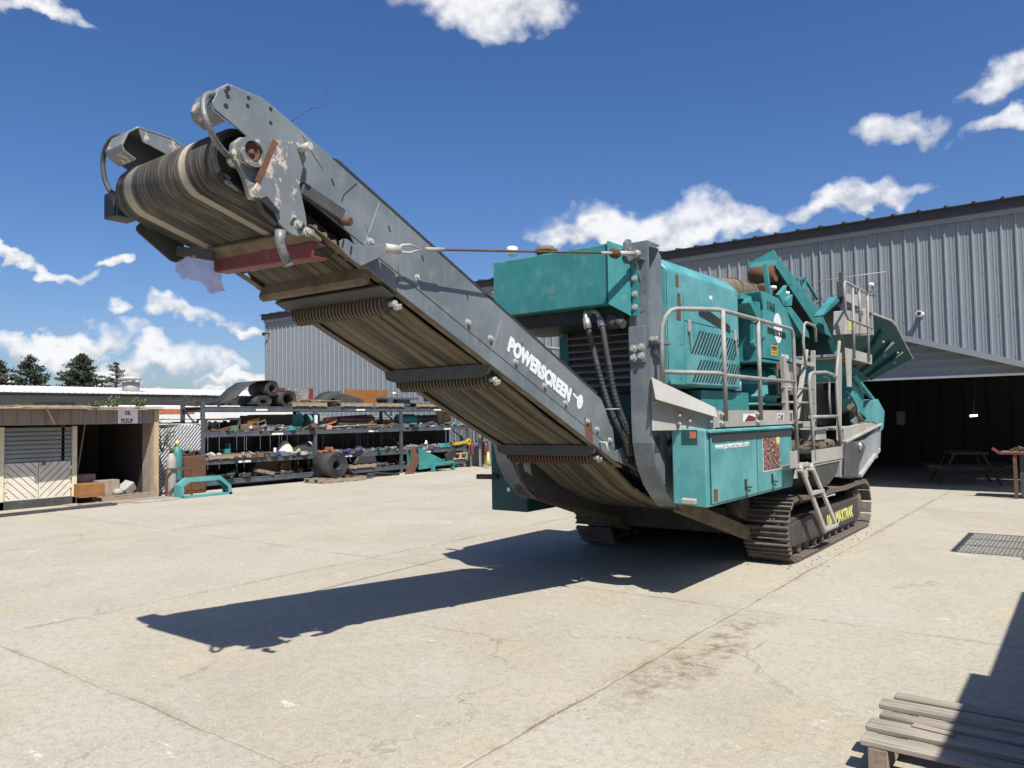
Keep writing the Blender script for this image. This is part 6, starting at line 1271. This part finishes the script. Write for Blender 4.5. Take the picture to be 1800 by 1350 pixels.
put('dark_roller', MB().cyl((0, -.7, .12), (0, .7, .12), .10, 16).cyl((.05, -.65, .3), (.05, .75, .3), .06, 14), 'black', 7.15, Z3, 'pair of black rollers below the red cylinder on the third shelf', 'rollers')
put('long_board', MB().bar((0, -1.2, .02), (0, 1.25, .09), .2, .025).bar((.1, -1.1, .06), (.05, .9, .12), .12, .02), 'bare_wood', 7.0, Z3, 'long bare timber boards lying on the third shelf under the red cylinder', 'boards', x=-15.2)
put('timber_block', MB().box(-.3, .1, -.1, .1, 0, .12), 'bare_wood', 5.95, Z3, 'short timber block at the left of the long boards', 'block', x=-15.1)
put('teal_drum', MB().cyl((0, -.35, .22), (0, .35, .22), .21, 22), 'teal', 9.55, Z3, 'teal steel drum lying on its side on the third shelf', 'drum', x=-15.5)
put('ribbed_hose', MB().cyl((0, -.5, .2), (0, .5, .22), .18, 20).ring((0, -.3, .2), (0, -.26, .2), .2, .17).ring((0, 0, .2), (0, .04, .2), .2, .17).ring((0, .3, .2), (0, .34, .2), .2, .17), 'charcoal', 10.45, Z3, 'grey ribbed duct lying beside the teal drum', 'duct', x=-15.5)
put('offcut_boards', MB().box(-.2, -.17, -.25, .25, 0, .5).box(-.16, -.13, -.15, .3, 0, .46).box(-.12, -.09, -.3, .1, 0, .48).box(-.06, -.03, .0, .35, 0, .42), 'bare_wood', 11.4, Z3, 'wooden offcuts standing on the third shelf by the warehouse', 'boards', x=-15.4)
put('teal_bracket', MB().box(-.1, .1, -.14, .02, 0, .12).box(-.1, .1, -.02, .02, .12, .26), 'teal', 2.85, Z2 + 0.13, 'small teal bracket on the pallet on the second shelf', 'bracket')
put('canvas_sack', MB().lathe([(.26, 0), (.24, .15), (.12, .33), (.04, .40), (0, .40)], (0, 0, 0), 9), 'cream', 4.62, Z2, 'slumped cream canvas sack on the second shelf', 'sack', rz=.4)
put('plastic_tub', MB().lathe([(.12, 0), (.15, .08), (.10, .12), (0, .13)], (0, 0, 0), 14), 'blue', 4.38, Z2, 'bright blue plastic tub in front of the cream sack', 'tub', x=-15.1)
put('yellow_rag', lump(.1), 'letter_yellow', 4.95, Z2, 'crumpled yellow rag right of the cream sack', 'rag', x=-15.1)
put('spray_can', MB().cyl((0, 0, 0), (0, 0, .22), .035, 12), 'white', 4.2, Z2, 'white spray can beside the blue tub', 'can', x=-15.15)
put('parts_tray', MB().box(-.25, .2, -.35, .35, 0, .2).prism([(-.2, .2), (.25, .2), (.1, .3), (-.1, .26)], 'x', -.1, .1), 'charcoal', 5.1, Z2, 'dark steel tray beside the second upright on the second shelf', 'tray')
put('pink_casting', MB().prism([(-.2, 0), (.25, 0), (.25, .15), (.18, .15), (.18, .06), (-.2, .06)], 'x', -.15, .15), 'salmon', 5.8, Z2 + 0.02, 'L shaped salmon pink casting right of the second upright', 'casting', x=-15.1)
put('canvas_bundle', lump(.2), 'cream', 5.62, Z2 + 0.12, 'rolled pale canvas bundle above the salmon casting', 'bundle', x=-15.5)
put('strap_heap', MB().tube([(-.05, -.45, .03), (.05, -.2, .07), (-.02, 0, .05), (.06, .25, .08), (0, .45, .03)], .04, 7).tube([(.08, -.35, .05), (.0, -.05, .1), (.1, .15, .05), (.05, .4, .1)], .035, 7).bar((.10, -.2, .02), (.13, -.12, -.25), .07, .02), 'purple', 6.75, Z2 - 0.03, 'purple lifting straps hanging over the edge of the second shelf', 'straps', x=-15.0)
put('broken_casting', lump(.15), 'plate', 7.4, Z2, 'pale broken casting lying behind the purple straps', 'casting', x=-15.4)
put('teal_strip', MB().bar((0, -.45, .04), (0, .5, .07), .08, .07).bar((.1, -.3, .05), (.05, .4, .03), .05, .04), 'teal', 8.2, Z2 - 0.03, 'teal steel strips lying left of the third upright', 'strips', x=-15.1)
put('red_lever', MB().bar((0, -.35, .04), (0, .35, .1), .08, .06), 'salmon', 9.35, Z2 - .05, 'faded red bar just right of the third upright', 'bar', x=-15.1)
put('white_bottle', MB().lathe([(.06, 0), (.06, .2), (.025, .25), (.025, .29), (0, .29)], (0, 0, 0), 12), 'white', 10.05, Z2 - .05, 'white plastic bottle standing on the second shelf', 'bottle', x=-15.05)
put('teal_cover', MB().prism([(-.25, 0), (.25, 0), (.18, .12), (-.1, .14)], 'x', -.12, .12), 'teal', 10.95, Z2 - .03, 'flat teal cover on the second shelf toward the warehouse', 'cover', x=-15.1)
put('yellow_chain', MB().bar((0, -.4, .05), (0, .3, .1), .1, .09).ring((0, .35, .1), (.08, .35, .1), .12, .05, 14), 'yellow', 11.75, Z2 + .02, 'yellow chain hoist at the warehouse end of the second shelf', 'hoist', x=-14.98)
put('plastic_tank', MB().prism([(-.45, 0), (.45, 0), (.38, .24), (-.3, .26), (-.4, .14)], 'x', -.3, .3), 'hose', 7.35, Z1 + 0.13, 'low black plastic tank on the pallet on the lowest shelf', 'tank', bevel=.03)
put('rusty_engine', MB().box(-.3, .2, -.6, .55, 0, .3).box(-.2, .2, -.3, .3, .3, .42).cyl((.2, .2, .15), (.3, .2, .15), .1, 14), 'rust', 4.3, Z1 + .04, 'rusty dark engine block on the lowest shelf', 'engine', x=-15.5)
put('tread_plate', MB().obox((0, 0, .2), (.06, .5, .3), (.5, .2, 0)), 'hose', 11.2, Z1, 'dark ribbed rubber plate leaning on the lowest shelf near the warehouse', 'plate', x=-15.0)
put('pallet_crate', MB().box(-.3, .3, -.4, .4, .18, .22).box(-.3, .3, -.4, .4, 0, .04).box(.2, .3, -.4, -.3, .04, .18).box(.2, .3, -.05, .05, .04, .18).box(.2, .3, .3, .4, .04, .18), 'bare_wood', 11.75, Z1 + .04, 'small wooden crate at the warehouse end of the lowest shelf', 'crate', x=-15.3)
put('red_rods', MB().bar((0, -.3, .05), (.1, .25, .38), .02, .02).bar((0, -.15, .05), (.1, .3, .34), .02, .02), 'oxide_red', 11.65, Z1 + .28, 'thin red rods leaning behind the wooden crate', 'rods', x=-15.4)
# small loose parts nobody could count
SM = ['charcoal', 'rust', 'grey', 'teal', 'galv', 'frame_dark', 'dirt']
for mi, mt in enumerate(SM):
    m = MB()
    for (zz, n, ya, yb) in ((Z3, 120, 2.2, 12.0), (Z2, 190, 2.2, 12.0), (Z1 + .02, 40, 2.2, 12.0)):
        for k in range(int(n * {'teal': 0.35, 'rust': 0.7, 'galv': 0.3, 'dirt': 0.5}.get(mt, 1))):
            y = rnd.uniform(ya, yb); s = rnd.choice([.04, .06, .08, .10, .14, .19])
            dz = -0.04 if (zz == Z2 and y > 5.5) else 0
            if min(abs(y - p) for p in posts) < 0.12: continue
            c = (-15.06 - 0.65 * rnd.random() ** 1.6, y, zz + dz + s * 0.35)
            if rnd.random() < 0.38: m.obox(c, (s * rnd.uniform(.3, 1.2), s * rnd.uniform(.6, 3.0), s * rnd.uniform(.15, .6)), (rnd.uniform(-.5, .5), rnd.uniform(-.4, .4), rnd.uniform(0, 3)))
            elif rnd.random() < 0.6: a = Vector(c); m.cyl(a, a + Vector((rnd.uniform(-.1, .1), rnd.uniform(-.3, .3), rnd.uniform(-.005, .05))), s * .28, 8)
            else: a = Vector((c[0], c[1], zz + dz)); m.ring(a, a + Vector((0, 0, s * .5)), s * .8, s * .45, 10)
    nm = {'charcoal': 'dark', 'rust': 'rusty', 'grey': 'grey painted', 'frame_dark': 'greasy black', 'teal': 'teal', 'galv': 'bare metal', 'dirt': 'dusty brown'}[mt]
    tag(obj('spare_parts', m, mt), nm + ' small machine parts scattered over the rack shelves', 'spare parts', kind='stuff')

# ---- in front of the rack
th = thing('rusty_locker', (-14.85, 1.55, 0), 'rusty brown steel locker standing under the left end of the rack', 'locker')
obj('body', MB().box(-.25, .25, -.28, .28, .02, .9), 'rust', th, 0.01, local=True)
obj('door', MB().box(.251, .265, -.25, .25, .08, .84), 'rust', th, 0.004, local=True)
m = MB()
for k in range(14): m.bar((rnd.uniform(-.3, .2), rnd.uniform(-.3, .3), .92), (rnd.uniform(-.3, .2), rnd.uniform(-.3, .3), rnd.uniform(.95, 1.05)), .08, .03)
o = obj('loose_steel', m, 'charcoal'); o.location = (-14.85, 1.55, 0); tag(o, 'loose steel pieces piled on the rusty locker', 'scrap', kind='stuff')
tg = MB().strip([(0, 0), (0, 0.30), (0.20, 0.44), (1.0, 0.44), (1.28, 0.22), (1.30, 0.0)], 'x', -0.14, 0.14, 0.02).strip([(0.02, 0.0), (1.29, 0.02)], 'x', 0.0, 0.14, 0.05)
tgo = thing('machine_guard', (-13.7, 0.59, 0), 'teal arched steel guard standing on the ground before the rack end', 'guard')
for sx in (-0.14, 0.10):
    obj('arch_frame', MB().strip([(0.04, 0), (0.04, 0.28), (0.22, 0.40), (0.98, 0.40), (1.22, 0.20), (1.25, 0.0)], 'x', sx, sx + 0.03, 0.085), 'teal_faded', tgo, local=True)
obj('arch_skin', MB().strip([(0, 0), (0, 0.30), (0.20, 0.445), (1.0, 0.445), (1.27, 0.22), (1.295, 0.0)], 'x', -0.109, 0.099, 0.006), 'teal_faded', tgo, local=True)
obj('floor_bar', MB().box(-0.05, 0.13, 0.0, 1.29, 0.0, 0.05), 'teal_faded', tgo, local=True)
def bottle(loc, mat, h, cap, label):
    t = thing('gas_cylinder', loc, label, 'gas cylinder', 'gas cylinders by the fence')
    obj('body', MB().lathe([(.105, 0), (.115, .02), (.115, h - .2), (.1, h - .12), (.06, h - .04), (.04, h), (0, h)], (0, 0, 0), 20), mat, t, local=True)
    obj('valve_cap', MB().lathe([(.045, 0), (.045, .10), (.03, .12), (0, .12)], (0, 0, h + .001), 14), cap, t, local=True)
bottle((-14.45, 1.0, 0.0), 'teal', 1.16, 'letter_yellow', 'tall green gas cylinder with a yellow valve by the fence')
bottle((-14.3, 0.78, 0.0), 'plate', 1.0, 'rust', 'grey gas cylinder with a rusty cap next to the green one')
cs = MB().box(-.02, .02, -.3, .35, .62, .66).box(-.02, .02, -.3, -.26, 0, .62).box(-.02, .02, .31, .35, 0, .62).bar((0, -.28, .05), (.0, .1, .4), .03, .03)
solo('cylinder_stand', cs, 'rust', (-14.16, .86, 0), 'low rusty steel stand holding the gas cylinders', 'stand')
tc_ = thing('teal_chute', (-14.5, 9.1, 0), 'bright teal sloping steel chute on a low frame in front of the rack', 'chute')
obj('side_plate', MB().prism([(0.0, 0.10), (0.0, 0.80), (1.38, 0.27), (1.35, 0.22), (0.5, 0.12)], 'x', 0.0, 0.02), 'teal', tc_, local=True)
obj('side_plate', MB().prism([(0.0, 0.10), (0.0, 0.80), (1.38, 0.27), (1.35, 0.22), (0.5, 0.12)], 'x', -0.5, -0.48), 'teal', tc_, local=True)
obj('slide', MB().strip([(0.02, 0.72), (1.36, 0.22)], 'x', -0.479, -0.001, 0.015), 'teal_dark', tc_, local=True)
obj('leg_frame', MB().strip([(0.55, -0.0), (0.55, 0.23), (1.5, 0.27), (1.5, 0.0)], 'x', 0.06, 0.2, 0.09), 'teal', tc_, 0.004, local=True)
solo('rusty_plate', MB().prism([(-0.38, 0), (0.0, 0.0), (0.30, 0.42), (0.05, 0.85), (-0.12, 0.84), (-0.12, 0.42)], 'x', -0.01, 0.01), 'rust', (-14.38, 8.75, 0.0), 'bent rusty plate leaning against the teal chute', 'steel plate')
solo('hose_heap', MB().tube([(0, -.5, .04), (.1, -.2, .05), (-.05, .1, .04), (.05, .5, .04), (0.1, .9, .03)], .035, 8).tube([(.1, -.4, .1), (0, .1, .11), (.12, .6, .06)], .03, 8), 'hose', (-14.45, 7.2, 0), 'black hoses lying on the ground in front of the rack', 'hoses')
solo('steel_strips', MB().bar((0, -.5, .02), (0.05, .3, .02), .12, .03).bar((.1, -.4, .05), (0, .4, .05), .06, .03), 'charcoal', (-14.2, 6.5, 0), 'dark steel strips on the ground beside the big belt coil', 'strips')
# post with pipes and fire extinguishers by the warehouse wall
ep = thing('pipe_stand', (-14.4, 12.2, 0), 'grey post with valves and pipes against the warehouse wall', 'pipe stand')
obj('post', MB().box(-.12, .12, -.05, .05, 0, 1.7), 'plate', ep, 0.004, local=True)
obj('pipe', MB().tube([(0.1, -.1, .1), (.1, -.1, 1.2), (.3, -.1, 1.3), (.45, -.1, 1.3)], .03, 10).tube([(-.2, -.1, 1.7), (-.2, -.1, .9), (.3, -.1, .88)], .04, 10), 'black', ep, local=True)
obj('valve_wheel', MB().ring((.05, -.16, 1.25), (.05, -.19, 1.25), .09, .06, 16), 'oxide_red', ep, local=True)
def exting(loc, label):
    t = thing('fire_extinguisher', loc, label, 'fire extinguisher', 'fire extinguishers by the warehouse wall')
    obj('body', MB().lathe([(.07, 0), (.075, .02), (.075, .36), (.05, .42), (.02, .45), (0, .45)], (0, 0, 0), 14), 'oxide_red', t, local=True)
    obj('valve', MB().box(-.02, .02, -.02, .02, .451, .5).tube([(0.02, 0, .48), (.09, 0, .44), (.09, 0, .2)], .01, 6), 'black', t, local=True)
exting((-14.62, 11.9, .42), 'red fire extinguisher at the rack end, left of the post with valves')
exting((-14.15, 12.1, .42), 'red fire extinguisher right of the post with valves')
solo('yellow_funnel', MB().lathe([(.12, 0), (.05, .3), (.03, .45), (0, .45)], (0, 0, 0), 12), 'letter_yellow', (-13.9, 11.9, .1), 'yellow cone shaped funnel on the ground beside the post with valves', 'funnel')

# ---- oil pickup shed
SX = -14.2
sd_ = thing('oil_shed', (SX, 0.4, 0), 'low weathered wooden shed with a roller shutter and an open dark bay', 'shed')
m = MB(); y = -5.2
while y < 0.36:
    m.box(SX - 0.02, SX, y, min(y + 0.243, 0.4), 1.69, 1.995); y += 0.25
obj('siding_fascia', m, 'ply', sd_, 0.003)
obj('roof', MB().prism([(SX + 0.10, 2.0), (SX + 0.10, 2.02), (-17.2, 2.12), (-17.2, 2.10)], 'y', -5.3, 0.5), 'grey_wood', sd_)
m = MB()
for (ya, yb, dz, dx) in ((-5.2, -2.3, .03, .16), (-2.45, -0.9, .035, .20), (-1.0, .45, .03, .12)): m.bar((SX + dx, ya, 2.02 + dz), (SX + dx - 0.05, yb, 2.015 + dz + rnd.uniform(-.02, .03)), .25, .02)
m.bar((SX + 0.14, -1.98, 2.04), (SX + 0.08, -1.80, 1.70), .03, .03)
obj('roof_board', m, 'bare_wood', sd_)
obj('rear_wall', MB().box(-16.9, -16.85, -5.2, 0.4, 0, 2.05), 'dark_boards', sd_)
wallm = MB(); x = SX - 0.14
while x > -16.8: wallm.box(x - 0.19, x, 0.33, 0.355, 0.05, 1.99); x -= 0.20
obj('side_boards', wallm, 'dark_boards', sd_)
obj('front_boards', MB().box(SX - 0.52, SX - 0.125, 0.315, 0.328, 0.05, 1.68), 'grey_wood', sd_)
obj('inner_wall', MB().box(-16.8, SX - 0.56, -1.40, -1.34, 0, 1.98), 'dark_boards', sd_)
DX = SX - 0.54
def dy(y): return -8.67 + (y + 8.67) * 1.032
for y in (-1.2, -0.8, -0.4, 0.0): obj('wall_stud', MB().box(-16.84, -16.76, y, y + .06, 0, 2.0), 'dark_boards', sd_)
obj('prop_pole', MB().bar((SX - .9, -0.75, 1.9), (SX - .95, -0.95, .4), .03, .03), 'ply', sd_)
obj('corner_post', MB().box(SX - 0.12, SX + 0.02, 0.31, 0.42, 0, 1.99), 'bare_wood', sd_, 0.006)
for ya, yb in ((-1.43, -1.34), (-2.78, -2.68), (-4.2, -4.1)): obj('door_post', MB().box(DX - 0.05, DX + 0.03, dy(ya), dy(yb), 0.0, 1.66), 'cream', sd_, 0.004)
m = MB()
z = 0.93
while z < 1.60: m.prism([(DX - 0.05, z), (DX - 0.02, z + 0.012), (DX - 0.02, z + 0.075), (DX - 0.05, z + 0.09)], 'y', dy(-2.67), dy(-1.44)); m.prism([(DX - 0.05, z), (DX - 0.02, z + 0.012), (DX - 0.02, z + 0.075), (DX - 0.05, z + 0.09)], 'y', dy(-4.1), dy(-2.79)); z += 0.09
obj('roller_shutter', m, 'shutter', sd_)
for (ya, yb, s) in ((dy(-2.66), dy(-2.06), 1), (dy(-2.05), dy(-1.45), -1), (dy(-4.08), dy(-3.45), 1), (dy(-3.44), dy(-2.80), -1)):
    d_ = obj('door_leaf', MB().box(DX - 0.03, DX, ya, yb, 0.17, 0.925), 'pale_door', sd_, 0.004)
    m = MB()
    for k in range(-7, 9):
        # chevron grooves at 45 degrees, clipped to the leaf
        ca = ya + k * 0.155
        pts = []
        for t in [i / 40 for i in range(41)]:
            yy = ca + t * 0.725; zz = 0.20 + (t * 0.725 if s < 0 else 0.725 - t * 0.725)
            if ya + 0.01 <= yy <= yb - 0.01: pts.append((yy, zz))
        if len(pts) > 2: m.bar((DX + 0.0005, *pts[0]), (DX + 0.0005, *pts[-1]), 0.003, 0.012, (0, 0, 1)) 
    obj('board_groove', m, 'charcoal', d_)
    yh = ya if s > 0 else yb
    for z in (0.35, 0.55, 0.75): obj('hinge', MB().box(DX + 0.002, DX + 0.012, yh - 0.035, yh + 0.035, z, z + 0.08), 'cream', d_)
obj('door_sill', MB().box(DX - 0.1, DX + 0.03, -4.2, dy(-1.36), 0.0, 0.165), 'charcoal', sd_)
obj('latch', MB().box(DX + 0.001, DX + 0.02, dy(-2.0), dy(-1.93), 0.86, 0.93), 'dirt', sd_)
obj('bottom_rail', MB().box(SX - 0.06, SX + 0.0, 0.0, 0.31, 0.0, 0.16).box(-16.85, SX, -1.4, 0.3, 0, 0.015), 'grey_wood', sd_)
sg = thing('oil_pickup_sign', (SX + 0.005, -0.5, 1.70), 'white OIL PICKUP sign with red letters on the shed front', 'sign')
obj('sign_board', MB().box(0.0, 0.012, 0, 0.43, 0, 0.29), 'white', sg, local=True)
text('lettering', 'OIL', 0.115, (SX + 0.02, -0.355, 1.885), (0, 1, 0), (0, 0, 1), 'oxide_red', sg, sx=0.75, bold=0.004)
text('lettering', 'PICKUP', 0.125, (SX + 0.02, -0.44, 1.715), (0, 1, 0), (0, 0, 1), 'oxide_red', sg, sx=0.62, bold=0.004)
solo('timber_box', MB().box(-.25, .25, -.24, .24, 0, .28), 'osb', (-14.6, -0.93, .145), 'brown wooden box at the front of the oil shed bay', 'box', bevel=.004)
solo('timber_box', MB().box(-.25, .2, -.22, .22, 0, .32), 'grey_wood', (-14.75, -0.5, .145), 'grey wooden box behind the brown one in the oil shed bay', 'box', bevel=.004)
solo('timber_box', MB().box(-.2, .2, -.32, .32, 0, .3), 'ply', (-15.1, -0.95, .3), 'dark timber stack at the back of the oil shed bay', 'timber stack', bevel=.004)
solo('metal_block', MB().obox((0, 0, .12), (.25, .28, .2), (.6, .2, .3)), 'plate', (-14.6, -0.1, .14), 'tilted grey metal block on the pallet in the oil shed bay', 'block', bevel=.01)
solo('concrete_lump', lump(.12), 'plate', (-14.5, -0.33, .14), 'small grey lump beside the tilted metal block', 'lump')
solo('timber_sill', MB().bar((0, -1.35, .03), (0.05, .5, .03), .22, .05), 'grey_wood', (-14.0, 0.0, 0), 'rough timber sill laid on the ground before the open bay', 'timber')
solo('steel_tubes', MB().bar((0, -2.4, .02), (0, .6, .03), .05, .04).bar((-.12, -2.4, .02), (0, .5, .05), .03, .03).bar((.2, -2.2, .015), (0.05, -.6, .02), .03, .03), 'charcoal', (-13.6, -1.4, 0), 'dark steel tubes lying on the ground in front of the oil shed', 'tubes')
solo('floor_grating', MB().box(-.3, .3, -.5, .5, .0, .03), 'plate', (-13.75, 0.1, 0.0), 'flat grey grating on the ground beside the shed corner', 'grating')
solo('roof_junk', MB().box(-.2, .2, -.35, .35, 0, .07), 'black', (-15.4, -1.3, 2.12), 'flat black slab on the roof of the oil shed', 'slab')
def weed(loc, h, label, seed):
    r = random.Random(seed); t = thing('weed_plant', loc, label, 'weed', 'weeds growing on the shed roof')
    m = MB(); s = MB()
    for k in range(7):
        a = r.uniform(0, 6.3); d = Vector((math.cos(a) * .25, math.sin(a) * .35, 1)).normalized() * h * r.uniform(.5, 1)
        s.tube([(0, 0, 0), d * .6, d], [.008, .006, .003], 5)
        for i in range(26):
            c = d * r.uniform(.3, 1.05) + Vector((r.gauss(0, .05), r.gauss(0, .07), r.gauss(0, .03))); n = Vector((r.gauss(0, 1), r.gauss(0, 1), r.gauss(0, 1))).normalized(); e = n.orthogonal().normalized(); g2 = n.cross(e); z = r.uniform(.015, .04)
            m.add([c - e * z, c - g2 * z * .6, c + e * z, c + g2 * z * .6], [(0, 1, 2, 3)])
    obj('stems', s, 'weed', t, local=True); obj('leaves', m, 'weed', t, local=True)
weed((-14.5, -0.45, 2.03), .26, 'tall green weed above the sign on the shed roof', 1)
weed((-14.4, 0.05, 2.03), .24, 'green weed on the shed roof between sign and corner post', 2)
weed((-14.5, -0.85, 2.03), .11, 'low green weed on the shed roof left of the sign', 3)
weed((-14.6, 0.72, 1.0), .8, 'spindly green weed growing at the fence beside the shed corner', 4)
# ---- foreground pallet with weathered deck boards
fp = thing('pallet', (1.80, -4.84, 0), 'weathered grey wooden pallet in the bottom right corner, half in shade', 'pallet')
def fb(name, x0, x1, y0, y1, z0, z1, mat='pallet', rz=0.0):
    m = MB().box(x0, x1, y0, y1, z0, z1)
    return obj(name, m, mat, fp, 0.004, local=True)
yb = [0.67, 0.52, 0.36, 0.185, 0.0]
for k, y in enumerate(yb):
    o = fb('deck_board', -0.03 + (0.015, -0.02, 0.0, -0.015, 0.0, 0.01, 0)[k], 1.22, y, y + (0.085, 0.11, 0.085, 0.125, 0.115, 0.1, 0.1)[k], 0.128, 0.155)
    o.rotation_euler.z = (0.0, 0.012, -0.02, 0.006, 0.0, 0.01, 0)[k]
for x in (0.0, 0.58, 1.16): fb('stringer', x, x + 0.085, -0.0, 0.76, 0.022, 0.127, 'pallet_y')
for y in (0.0, 0.34, 0.66): fb('bottom_board', 0, 1.2, y, y + 0.1, 0, 0.021)
fb('broken_splinter', 0.10, 0.28, 0.295, 0.335, 0.156, 0.166, 'pallet').rotation_euler.z = -0.12

# ---- off to the right, unseen: block added and mesh platform inferred for their shadows
sc_ = thing('shadow_block', (4.4, -3.8, 0), 'unseen grey steel block added right of the pallet to cast its shadow', 'shadow block')
obj('body', MB().box(3.54, 5.9, -6.8, -1.14, 0.1, 2.6), 'grey', sc_, bevel=0.02)  # unseen box, added only to throw the long shadow edge
m = MB(); y = -6.2
while y < -1.1: m.box(3.12, 3.158, y, y + 0.12, 0.2, 2.5); y += 0.26
obj('corrugation', m, 'grey', sc_) if False else None
obj('shadow_step', MB().box(3.44, 3.538, -6.6, -3.92, 2.35, 2.58), 'grey', sc_)  # small added ledge that shapes the step in the shadow edge
wp = thing('work_platform', (3.0, 1.6, 0), 'raised mesh work platform on steel legs at the right edge', 'platform')
m = MB()
for i in range(18): m.box(2.75 + i * 0.042, 2.755 + i * 0.042, 0.88, 2.57, 2.6, 2.62)
for i in range(40): m.box(2.75, 3.9, 0.88 + i * 0.043, 0.885 + i * 0.043, 2.603, 2.617)
obj('mesh_deck', m, 'rack', wp)
m = MB().box(2.73, 2.76, 0.85, 2.6, 2.57, 2.63).box(2.76, 3.9, 0.85, 0.88, 2.57, 2.63).box(2.76, 3.9, 2.57, 2.6, 2.57, 2.63).box(2.76, 3.9, 1.45, 1.475, 2.57, 2.63).box(2.76, 3.9, 2.0, 2.025, 2.57, 2.63)
obj('deck_frame', m, 'rack', wp)
obj('housing', MB().box(3.42, 4.2, 0.7, 2.4, 1.2, 2.56), 'grey', wp)  # solid box added to throw the dark end of the platform's shadow
for y in (0.9, 2.3):
    obj('leg', MB().box(3.6, 3.7, y, y + 0.1, 0, 1.2), 'rack', wp)

# ---- grit on the concrete and crumbs of dirt round the tracks
m = MB()
def stone(x, y, s):
    n = 5; a0 = rnd.random() * 6; pts = [(x + math.cos(a0 + 6.283 * k / n) * s * rnd.uniform(.6, 1.2), y + math.sin(a0 + 6.283 * k / n) * s * rnd.uniform(.6, 1.2), 0.0) for k in range(n)]
    m.add(pts + [(x + rnd.uniform(-.3, .3) * s, y, s * rnd.uniform(.4, .9))], [(k, (k + 1) % n, n) for k in range(n)])
for k in range(2600): 
    d = 1.5 + 11 * rnd.random() ** 1.3; a = rnd.uniform(-0.62, 0.62); x = 2.69 - math.sin(a + 0.646) * d; y = -8.67 + math.cos(a + 0.646) * d
    stone(x, y, rnd.choice([.003, .004, .005, .007, .010]))
tag(obj('grit', m, 'plate'), 'fine grit and pebbles scattered over the concrete yard', 'grit', kind='stuff')
m = MB()
for k in range(260):
    t = rnd.random(); x = rnd.choice([rnd.uniform(0.0, 0.25), rnd.uniform(-0.55, 0.05), rnd.uniform(-2.9, -2.0)]); y = rnd.uniform(-0.5, 4.0); stone(x + rnd.gauss(0, .05), y, rnd.choice([.006, .008, .011, .016]))
for k in range(160): stone(rnd.gauss(0.25, .07), rnd.uniform(-5, 4), rnd.choice([.004, .006, .008]))
tag(obj('dirt_crumbs', m, 'dirt'), 'crumbs of dirt lying round the crawler tracks and along the slab joint', 'dirt', kind='stuff')
# white scrape marks and stains on the slab
